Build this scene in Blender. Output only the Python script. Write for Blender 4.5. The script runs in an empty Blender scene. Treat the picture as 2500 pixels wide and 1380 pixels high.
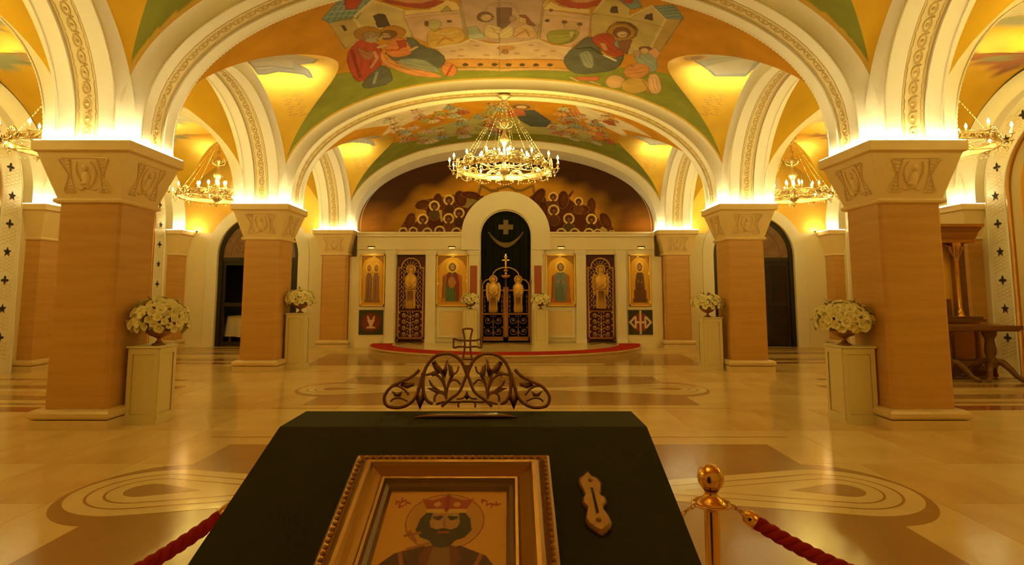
import bpy, bmesh, math, random
import numpy as np
from mathutils import Vector, Matrix

# ------------------------------------------------------------------ camera, world, exposure
SC = bpy.context.scene
COL = SC.collection
cam_d = bpy.data.cameras.new('camera')
cam = bpy.data.objects.new('camera', cam_d)
COL.objects.link(cam)
cam_d.sensor_width = 36.0
cam_d.lens = 1459.02 / 2500 * 36
cam_d.shift_x = (1250 - 1244.77) / 2500
cam_d.shift_y = (560.45 - 690) / 2500
cam_d.clip_start = 0.02
cam.location = (0.1254, 0, 1.65)
cam.rotation_euler = (math.pi / 2 + 0.1053, 0, 0)
SC.camera = cam
W = bpy.data.worlds.new('world'); SC.world = W
W.use_nodes = True
W.node_tree.nodes['Background'].inputs[0].default_value = (1, .6, .25, 1)
W.node_tree.nodes['Background'].inputs[1].default_value = 0.02
SC.view_settings.view_transform = 'Standard'
SC.view_settings.look = 'None'
SC.view_settings.gamma = 1
SC.view_settings.use_curve_mapping = False
SC.view_settings.exposure = 0.0
SC.cycles.max_bounces = 5
SC.cycles.diffuse_bounces = 4
SC.cycles.glossy_bounces = 3
SC.cycles.transmission_bounces = 1
SC.cycles.use_adaptive_sampling = True
SC.cycles.adaptive_threshold = 0.04
SC.cycles.sample_clamp_indirect = 6
SC.cycles.use_denoising = True
SC.cycles.use_light_tree = False
SC.cycles.caustics_reflective = False
SC.cycles.caustics_refractive = False
LED_POWER = 226.0
LED_COL = (1.0, .87, .45)
BULB_POWER = 300.0
BULB_COL = (1.0, .74, .17)

# ------------------------------------------------------------------ mesh helpers
PI = math.pi
random.seed(7)
class MB:
    """collects geometry for one mesh object"""
    def __init__(s): s.v = []; s.f = []; s.sm = []
    def add(s, vs, fs, smooth=False, M=None):
        o = len(s.v)
        if M is not None: vs = [tuple(M @ Vector(p)) for p in vs]
        s.v += [tuple(map(float, p)) for p in vs]
        s.f += [tuple(i + o for i in f) for f in fs]
        s.sm += [smooth] * len(fs)
        return s
    def box(s, x0, x1, y0, y1, z0, z1, M=None):
        vs = [(x, y, z) for z in (z0, z1) for y in (y0, y1) for x in (x0, x1)]
        return s.add(vs, [(0, 2, 3, 1), (4, 5, 7, 6), (0, 1, 5, 4), (2, 6, 7, 3), (0, 4, 6, 2), (1, 3, 7, 5)], False, M)
    def frus(s, r0, r1, z0, z1, M=None):
        """frustum between two rectangles (x0,x1,y0,y1)"""
        vs = [(x, y, z0) for x, y in ((r0[0], r0[2]), (r0[1], r0[2]), (r0[1], r0[3]), (r0[0], r0[3]))]
        vs += [(x, y, z1) for x, y in ((r1[0], r1[2]), (r1[1], r1[2]), (r1[1], r1[3]), (r1[0], r1[3]))]
        return s.add(vs, [(3, 2, 1, 0), (4, 5, 6, 7), (0, 1, 5, 4), (1, 2, 6, 5), (2, 3, 7, 6), (3, 0, 4, 7)], False, M)
    def prism(s, poly, d0, d1, axis='y', M=None):
        """extrude a 2D outline; axis y: (x,z), axis z: (x,y), axis x: (y,z)"""
        n = len(poly)
        def p(a, b, d): return {'y': (a, d, b), 'z': (a, b, d), 'x': (d, a, b)}[axis]
        vs = [p(a, b, d0) for a, b in poly] + [p(a, b, d1) for a, b in poly]
        fs = [tuple(range(n)), tuple(range(2 * n - 1, n - 1, -1))]
        fs += [(i, i + n, (i + 1) % n + n, (i + 1) % n) for i in range(n)]
        return s.add(vs, fs, False, M)
    def grid(s, P, smooth=True, M=None, closed=False):
        n, m = len(P), len(P[0])
        vs = [tuple(q) for r in P for q in r]
        fs = []
        for i in range(n - 1):
            for j in range(m if closed else m - 1):
                k = (j + 1) % m
                fs.append((i * m + j, i * m + k, (i + 1) * m + k, (i + 1) * m + j))
        return s.add(vs, fs, smooth, M)
    def lathe(s, prof, seg=20, c=(0, 0, 0), M=None, smooth=True):
        P = [[(c[0] + r * math.cos(2 * PI * j / seg), c[1] + r * math.sin(2 * PI * j / seg), c[2] + z) for j in range(seg)] for r, z in prof]
        return s.grid(P, smooth, M, closed=True)
    def tube(s, pts, r, seg=8, cap=True, M=None, smooth=True):
        pts = [Vector(p) for p in pts]; n = len(pts)
        rs = r if isinstance(r, (list, tuple)) else [r] * n
        up = None; P = []
        for i, p in enumerate(pts):
            t = (pts[min(i + 1, n - 1)] - pts[max(i - 1, 0)])
            if t.length < 1e-9: t = Vector((0, 0, 1))
            t.normalize()
            if up is None:
                up = Vector((0, 0, 1)) if abs(t.z) < .9 else Vector((1, 0, 0))
            a = t.cross(up)
            if a.length < 1e-6: a = t.orthogonal()
            a.normalize(); b = a.cross(t).normalized(); up = b
            P.append([tuple(p + (a * math.cos(2 * PI * k / seg) + b * math.sin(2 * PI * k / seg)) * rs[i]) for k in range(seg)])
        o = len(s.v); s.grid(P, smooth, M, closed=True)
        if cap:
            s.f += [tuple(o + k for k in range(seg)), tuple(o + (n - 1) * seg + k for k in range(seg - 1, -1, -1))]; s.sm += [False, False]
        return s
    def ball(s, c, r, seg=10, rings=6, M=None):
        rx, ry, rz = r if isinstance(r, (tuple, list)) else (r, r, r)
        P = []
        for i in range(rings + 1):
            a = -PI / 2 + PI * i / rings
            P.append([(c[0] + rx * math.cos(a) * math.cos(2 * PI * j / seg), c[1] + ry * math.cos(a) * math.sin(2 * PI * j / seg), c[2] + rz * math.sin(a)) for j in range(seg)])
        return s.grid(P, True, M, closed=True)
    def mesh(s, name, mat=None):
        me = bpy.data.meshes.new(name)
        me.from_pydata(s.v, [], s.f)
        me.polygons.foreach_set('use_smooth', s.sm)
        if mat: me.materials.append(mat)
        me.update()
        return me
    def build(s, name, mat=None, parent=None, **kw):
        return obj(name, s.mesh(name, mat), parent, **kw)

def obj(name, data, parent=None, loc=None, **kw):
    o = bpy.data.objects.new(name, data); COL.objects.link(o)
    if parent is not None: o.parent = parent
    if loc is not None: o.location = loc
    for k, v in kw.items(): o[k] = v
    return o
def thing(name, label, cat, loc=(0, 0, 0), rz=0, group=None):
    o = obj(name, None, None, loc); o.rotation_euler = (0, 0, rz)
    o.empty_display_size = .1
    o['label'] = label; o['category'] = cat
    if group: o['group'] = group
    return o
def tag(o, label, cat, group=None):
    o['label'] = label; o['category'] = cat
    if group: o['group'] = group
    return o
def struct(name, me, label=None):
    o = obj(name, me); o['kind'] = 'structure'
    if label: o['label'] = label
    return o
def copy_tree(src, parent=None, **kw):
    c = src.copy(); COL.objects.link(c); c.parent = parent
    for ch in list(src.children): copy_tree(ch, c)
    for k, v in kw.items(): c[k] = v
    return c

# ------------------------------------------------------------------ materials
def mat(name, col, rough=.6, metal=0.0, spec=.5, emit=None, es=0, bump=None, var=None, coat=0, attr=None, alpha=None, wave=None):
    """var=(scale, amount, colour2, stretch) noise mix; bump=(scale, strength); wave=(scale,amount,colour2)"""
    m = bpy.data.materials.new(name); m.use_nodes = True
    nt = m.node_tree; b = nt.nodes['Principled BSDF']; L = nt.links.new
    b.inputs['Base Color'].default_value = (*col, 1)
    b.inputs['Roughness'].default_value = rough
    b.inputs['Metallic'].default_value = metal
    b.inputs['Specular IOR Level'].default_value = spec
    if coat: b.inputs['Coat Weight'].default_value = coat; b.inputs['Coat Roughness'].default_value = .08
    if emit:
        b.inputs['Emission Color'].default_value = (*emit, 1); b.inputs['Emission Strength'].default_value = es
    if alpha is not None: b.inputs['Alpha'].default_value = alpha
    src = None
    if attr:
        a = nt.nodes.new('ShaderNodeAttribute'); a.attribute_name = attr; src = a.outputs['Color']
        L(src, b.inputs['Base Color'])
        if metal > .6:                    # leaf gold only where the ground is bare, paint is matt
            mm = nt.nodes.new('ShaderNodeMath'); mm.operation = 'MULTIPLY'; mm.inputs[1].default_value = metal
            L(a.outputs['Alpha'], mm.inputs[0]); L(mm.outputs[0], b.inputs['Metallic'])
    if var or bump:
        tc = nt.nodes.new('ShaderNodeTexCoord'); mp = nt.nodes.new('ShaderNodeMapping')
        L(tc.outputs['Object'], mp.inputs['Vector'])
    if var:
        sc_, am, c2, st = var
        mp.inputs['Scale'].default_value = st
        n = nt.nodes.new('ShaderNodeTexNoise'); n.inputs['Scale'].default_value = sc_; n.inputs['Detail'].default_value = 6; n.inputs['Roughness'].default_value = .62
        L(mp.outputs[0], n.inputs['Vector'])
        r = nt.nodes.new('ShaderNodeValToRGB'); r.color_ramp.elements[0].position = .36; r.color_ramp.elements[1].position = .68
        L(n.outputs['Fac'], r.inputs['Fac'])
        mu = nt.nodes.new('ShaderNodeMath'); mu.operation = 'MULTIPLY'; mu.inputs[1].default_value = am
        L(r.outputs['Color'], mu.inputs[0])
        mx = nt.nodes.new('ShaderNodeMix'); mx.data_type = 'RGBA'
        L(mu.outputs[0], mx.inputs[0]); mx.inputs[6].default_value = (*col, 1); mx.inputs[7].default_value = (*c2, 1)
        if src is not None: L(src, mx.inputs[6])
        L(mx.outputs[2], b.inputs['Base Color'])
    if bump:
        n2 = nt.nodes.new('ShaderNodeTexNoise'); n2.inputs['Scale'].default_value = bump[0]; n2.inputs['Detail'].default_value = 4
        L(tc.outputs['Object'], n2.inputs['Vector'])
        bp = nt.nodes.new('ShaderNodeBump'); bp.inputs['Strength'].default_value = bump[1]; bp.inputs['Distance'].default_value = .02
        L(n2.outputs['Fac'], bp.inputs['Height']); L(bp.outputs[0], b.inputs['Normal'])
    return m
one = (1, 1, 1)
M = dict(
    arch=mat('cream_plaster', (.80, .72, .58), .62, var=(3, .25, (.74, .65, .48), one)),
    band=mat('carved_band_ground', (.68, .55, .28), .6),
    carve=mat('carved_ochre', (.50, .35, .12), .6),
    stone=mat('cream_capital_stone', (.80, .61, .32), .55, bump=(30, .05), var=(4, .4, (.72, .53, .26), one)),
    shaft=mat('rose_travertine', (.58, .32, .095), .36, spec=.4, var=(2.2, .65, (.46, .235, .06), (.4, .4, 5.5))),
    base=mat('cream_base_marble', (.72, .54, .28), .28, var=(5, .4, (.56, .42, .24), one)),
    wall=mat('cream_wall', (.80, .69, .46), .6, var=(1.5, .3, (.75, .63, .40), one)),
    gold=mat('gilded_plaster', (.86, .47, .05), .36, metal=.55, bump=(7, .12), var=(1.6, .5, (.74, .36, .03), one)),
    goldwall=mat('gilded_wall', (.90, .55, .09), .45, metal=.3, bump=(9, .06), var=(2, .3, (.80, .45, .06), one)),
    fresco=mat('fresco_paint', (.5, .4, .2), .8, spec=.15, attr='paint', bump=(12, .05)),
    frescogold=mat('fresco_on_gold', (.5, .4, .2), .33, metal=.68, attr='paint', bump=(7, .10)),
    slab=mat('honey_marble', (.80, .59, .28), .15, spec=.45, var=(1.1, .8, (.60, .385, .15), (1, .45, 1))),
    slab2=mat('pale_marble', (.82, .63, .32), .15, spec=.45, var=(1.6, .6, (.68, .48, .21), (.5, 1, 1))),
    inlay=mat('brown_marble', (.41, .245, .095), .16, spec=.36, var=(1.4, .6, (.33, .18, .075), (1, .6, 1))),
    inlayred=mat('red_marble', (.36, .12, .05), .09, spec=.55, var=(3, .5, (.28, .09, .04), one)),
    inlaylight=mat('ivory_marble', (.86, .69, .38), .15, spec=.55, var=(2, .4, (.68, .52, .30), one)),
    grout=mat('floor_joint', (.34, .23, .11), .5),
    led=mat('led_tape', (1, .8, .5), .5, emit=LED_COL, es=LED_POWER),
    bulb=mat('candle_bulb', (1, .9, .7), .3, emit=BULB_COL, es=BULB_POWER),
    lampglow=mat('picture_lamp_tube', (1, .9, .7), .3, emit=BULB_COL, es=9.0),
    brass=mat('polished_brass', (.70, .41, .10), .16, metal=1.0),
    oldbrass=mat('aged_brass', (.25, .115, .020), .45, metal=.5, bump=(60, .1)),
    chand=mat('chandelier_gilt', (.92, .74, .42), .22, metal=.85),
    crystal=mat('cut_crystal', (.95, .86, .66), .08, metal=.25, spec=.9),
    candle=mat('candle_sleeve', (.85, .76, .58), .5),
    greencloth=mat('dark_green_velvet', (.020, .0185, .002), .85, spec=.2, var=(9, .4, (.014, .013, .0015), one)),
    curtain=mat('green_black_curtain', (.007, .009, .004), .8, spec=.15),
    thread=mat('gold_thread', (.15, .10, .025), .6),
    iron=mat('bronzed_iron', (.25, .115, .030), .42, metal=.55),
    redcarpet=mat('red_carpet', (.40, .022, .012), .9, spec=.1, bump=(120, .3)),
    redmarble=mat('red_porphyry', (.36, .075, .02), .3, var=(5, .5, (.27, .05, .015), one)),
    rope=mat('red_velvet_rope', (.34, .012, .010), .75, spec=.2),
    petal=mat('ivory_petals', (.80, .72, .38), .6, spec=.3),
    leaf=mat('dark_leaves', (.13, .14, .03), .6),
    grooveshade=mat('painted_groove_shade', (.42, .33, .13), .6),  # darker tone for the shade lines round the pedestal panels
    paint=mat('white_paint', (.70, .60, .33), .5),
    wood=mat('dark_walnut', (.16, .065, .022), .32, var=(6, .6, (.09, .035, .012), (1, 1, 8))),
    gilt=mat('gilt_wood', (.34, .165, .035), .34, metal=.6),
    framegilt=mat('old_frame_gilt', (.25, .118, .018), .30, metal=.7),
    reddark=mat('dark_red_panel', (.085, .012, .006), .6),
    giltrelief=mat('gilt_relief', (.64, .39, .085), .38, metal=.5),
    bronzedoor=mat('bronze_gate', (.34, .15, .06), .35, metal=.6),
    darkmetal=mat('dark_door_frame', (.012, .007, .003), .45, metal=.2),
    fan=mat('etched_fanlight', (.20, .11, .05), .4, var=(5, .8, (.10, .05, .02), one)),
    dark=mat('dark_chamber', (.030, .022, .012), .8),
    glass=mat('dark_glass', (.012, .011, .007), .08, spec=.6),
    cloth=mat('white_tablecloth', (.55, .44, .30), .8),
    black=mat('pierced_hole', (.020, .012, .006), .9),
    icon=mat('icon_paint', (.5, .3, .1), .30, metal=.25, attr='paint'),
    iconflat=mat('icon_print', (.5, .3, .1), .55, spec=.25, attr='paint'),
    tile=mat('mosaic_tile', (.05, .05, .035), .35, attr='paint'),
    plastic=mat('glossy_brown_plastic', (.16, .05, .02), .14, spec=.9),
)

# ------------------------------------------------------------------ painting on mesh vertices
def poly_mask(U, V, pts):
    m = np.zeros(U.shape, bool); n = len(pts)
    bb = (U >= min(p[0] for p in pts)) & (U <= max(p[0] for p in pts)) & (V >= min(p[1] for p in pts)) & (V <= max(p[1] for p in pts))
    if not bb.any(): return m
    u, v = U[bb], V[bb]; r = np.zeros(u.shape, bool)
    for i in range(n):
        x0, y0 = pts[i]; x1, y1 = pts[(i + 1) % n]
        if y0 == y1: continue
        c = ((y0 > v) != (y1 > v)) & (u < (x1 - x0) * (v - y0) / (y1 - y0) + x0)
        r ^= c
    m[bb] = r
    return m
def ell_mask(U, V, c, r, ring=0):
    d = np.sqrt(((U - c[0]) / r[0]) ** 2 + ((V - c[1]) / r[1]) ** 2)
    return (d < 1) if not ring else ((d < 1) & (d > 1 - ring))
def line_mask(U, V, pts, w):
    m = np.zeros(U.shape, bool)
    for (x0, y0), (x1, y1) in zip(pts[:-1], pts[1:]):
        dx, dy = x1 - x0, y1 - y0; q = dx * dx + dy * dy + 1e-12
        t = np.clip(((U - x0) * dx + (V - y0) * dy) / q, 0, 1)
        m |= (U - x0 - t * dx) ** 2 + (V - y0 - t * dy) ** 2 < w * w / 4
    return m
def paint(U, V, C, shapes):
    """shapes: ('p',col,pts) ('e',col,c,r[,ring]) ('l',col,pts,w)"""
    for s in shapes:
        if s[0] == 'p': k = poly_mask(U, V, s[2])
        elif s[0] == 'e': k = ell_mask(U, V, *s[2:])
        else: k = line_mask(U, V, s[2], s[3])
        C[k] = s[1]
    return C
def outlined(shapes, w=.016, k=.55):
    """every painted patch gets the darker contour line a fresco painter draws round it"""
    out = []
    for s in shapes:
        out.append(s)
        if s[0] == 'p':
            xs = [p[0] for p in s[2]]; ys = [p[1] for p in s[2]]
            if max(xs) - min(xs) > .18 or max(ys) - min(ys) > .18:
                out.append(('l', tuple(v * k for v in s[1]), list(s[2]) + [s[2][0]], w))
    return out
def brush(U, V, C, amt=.16):
    """uneven brushwork: slow and fast ripples of tone"""
    n = np.sin(U * 5.1 + 1.7 * np.sin(V * 3.3)) * np.sin(V * 6.7 + 1.3 * np.sin(U * 4.1)) + .5 * np.sin(U * 11 + 2 * np.sin(V * 7)) * np.sin(V * 13 + 2 * np.sin(U * 9))
    return C * (1 + amt * n[:, None]).astype(np.float32)
def set_paint(me, C, A=None):
    a = me.color_attributes.new('paint', 'FLOAT_COLOR', 'POINT')
    d = np.ones((len(me.vertices), 4), np.float32); d[:, :3] = C
    if A is not None: d[:, 3] = A
    a.data.foreach_set('color', d.ravel())
def painted_panel(name, x0, x1, z0, z1, y, base, shapes, mat_, n=(60, 100), parent=None, M_=None, arch=False, **kw):
    """flat vertical painted panel; shapes in unit coordinates u 0..1, v 0..1"""
    us = np.linspace(0, 1, n[0]); vs = np.linspace(0, 1, n[1])
    U, V = np.meshgrid(us, vs)
    C = np.zeros((U.size, 3), np.float32); C[:] = base
    paint(U.ravel(), V.ravel(), C, shapes)
    X = x0 + U * (x1 - x0); Z = z0 + V * (z1 - z0)
    if arch:
        w = (x1 - x0) / 2; h = z1 - z0
        top = h - w + np.sqrt(np.maximum(0, w * w - ((U - .5) * 2 * w) ** 2))
        Z = z0 + V * top; 
        C = np.zeros((U.size, 3), np.float32); C[:] = base
        paint(U.ravel(), (V * top / h).ravel(), C, shapes)
    P = np.stack([X, np.full_like(X, y), Z], -1)
    b = MB().grid(P.tolist(), False)
    me = b.mesh(name, mat_); set_paint(me, C)
    return obj(name, me, parent, **kw)
# ------------------------------------------------------------------ the hall: vault geometry
PX = 5.19                         # pillar line
WX = 10.25                        # side wall
AX = 7.72                         # aisle centre line
D0, D1, D2, D3 = 2.555, 7.862, 13.165, 18.484
BAY = 5.305
Z0 = 3.70                         # springing of the curves
def se_x(t, a, n): return a * math.copysign(abs(math.cos(t)) ** (2 / n), math.cos(t))
def se_z(t, r, n): return r * abs(math.sin(t)) ** (2 / n)
def H(x, a, r, n):
    q = min(1.0, abs(x) / a)
    return Z0 + r * (1 - q ** n) ** (1 / n)
def Hinv(z, a, r, n):
    q = (z - Z0) / r
    if q >= 1: return 0.0
    return a * (1 - max(0, q) ** n) ** (1 / n)
NAVE = (4.83, 2.60, 2.2); CROSS = (2.30, 2.13, 1.8)
AISLE = (2.16, 2.13, 1.9); ACROSS = (2.30, 2.15, 1.85)

def vault_parts(xc, yc, A, B, xlim, ylim, nt, ny, nx, side=(-1, 1)):
    """two crossing barrels: returns vertex grids of the long barrel and of the cross barrel"""
    long_, cross = [], []
    ts = [PI * i / nt for i in range(nt + 1)]
    for sy in (-1, 1):
        P = []
        for t in ts:
            x = se_x(t, A[0], A[2]); z = Z0 + se_z(t, A[1], A[2])
            if abs(x) > xlim + .12: continue
            y0 = min(Hinv(z, *B), ylim)
            P.append([(xc + x, yc + sy * (y0 + (ylim - y0) * j / ny), z) for j in range(ny + 1)])
        long_.append(P)
    ns = nt // 2
    for sx in side:
        P = []
        for i in range(ns + 1):
            t = PI * i / ns
            y = se_x(t, B[0], B[2]); z = Z0 + se_z(t, B[1], B[2])
            if abs(y) > ylim + .08: continue
            x0 = min(Hinv(z, *A), xlim)
            P.append([(xc + sx * (x0 + (xlim - x0) * j / nx), yc + y, z) for j in range(nx + 1)])
        cross.append(P)
    return long_, cross

GREEN = (.20, .205, .03); OCHRE = (.46, .205, .010); BROWN = (.30, .13, .02)
def nave_colour(X, Yr):
    """ground colour of the long barrel: gilt ochre, green earth towards the far arch"""
    C = np.zeros((X.size, 3), np.float32); C[:] = OCHRE
    edge = np.interp(np.abs(X), [0, 1.5, 2.6, 3.2, 5], [1.28, 1.15, .72, .42, .15])
    C[Yr > edge] = GREEN
    C[Yr > 2.06] = (.55, .33, .05)
    return C
def add_vault(name, grids, mat_, colour=None, shapes=(), yc=0, parent=None):
    b = MB()
    for P in grids: b.grid(P, True)
    me = b.mesh(name, mat_)
    if colour is not None:
        V = np.array(b.v); C = colour(V[:, 0], V[:, 1] - yc); C0 = C.copy()
        paint(V[:, 0], V[:, 1] - yc, C, shapes); bare = (np.abs(C - C0).sum(1) < 1e-4).astype(np.float32)
        set_paint(me, brush(V[:, 0], V[:, 1] - yc, C, .10 if mat_ is M['fresco'] else .05), bare)
    return obj(name, me, parent)

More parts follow.
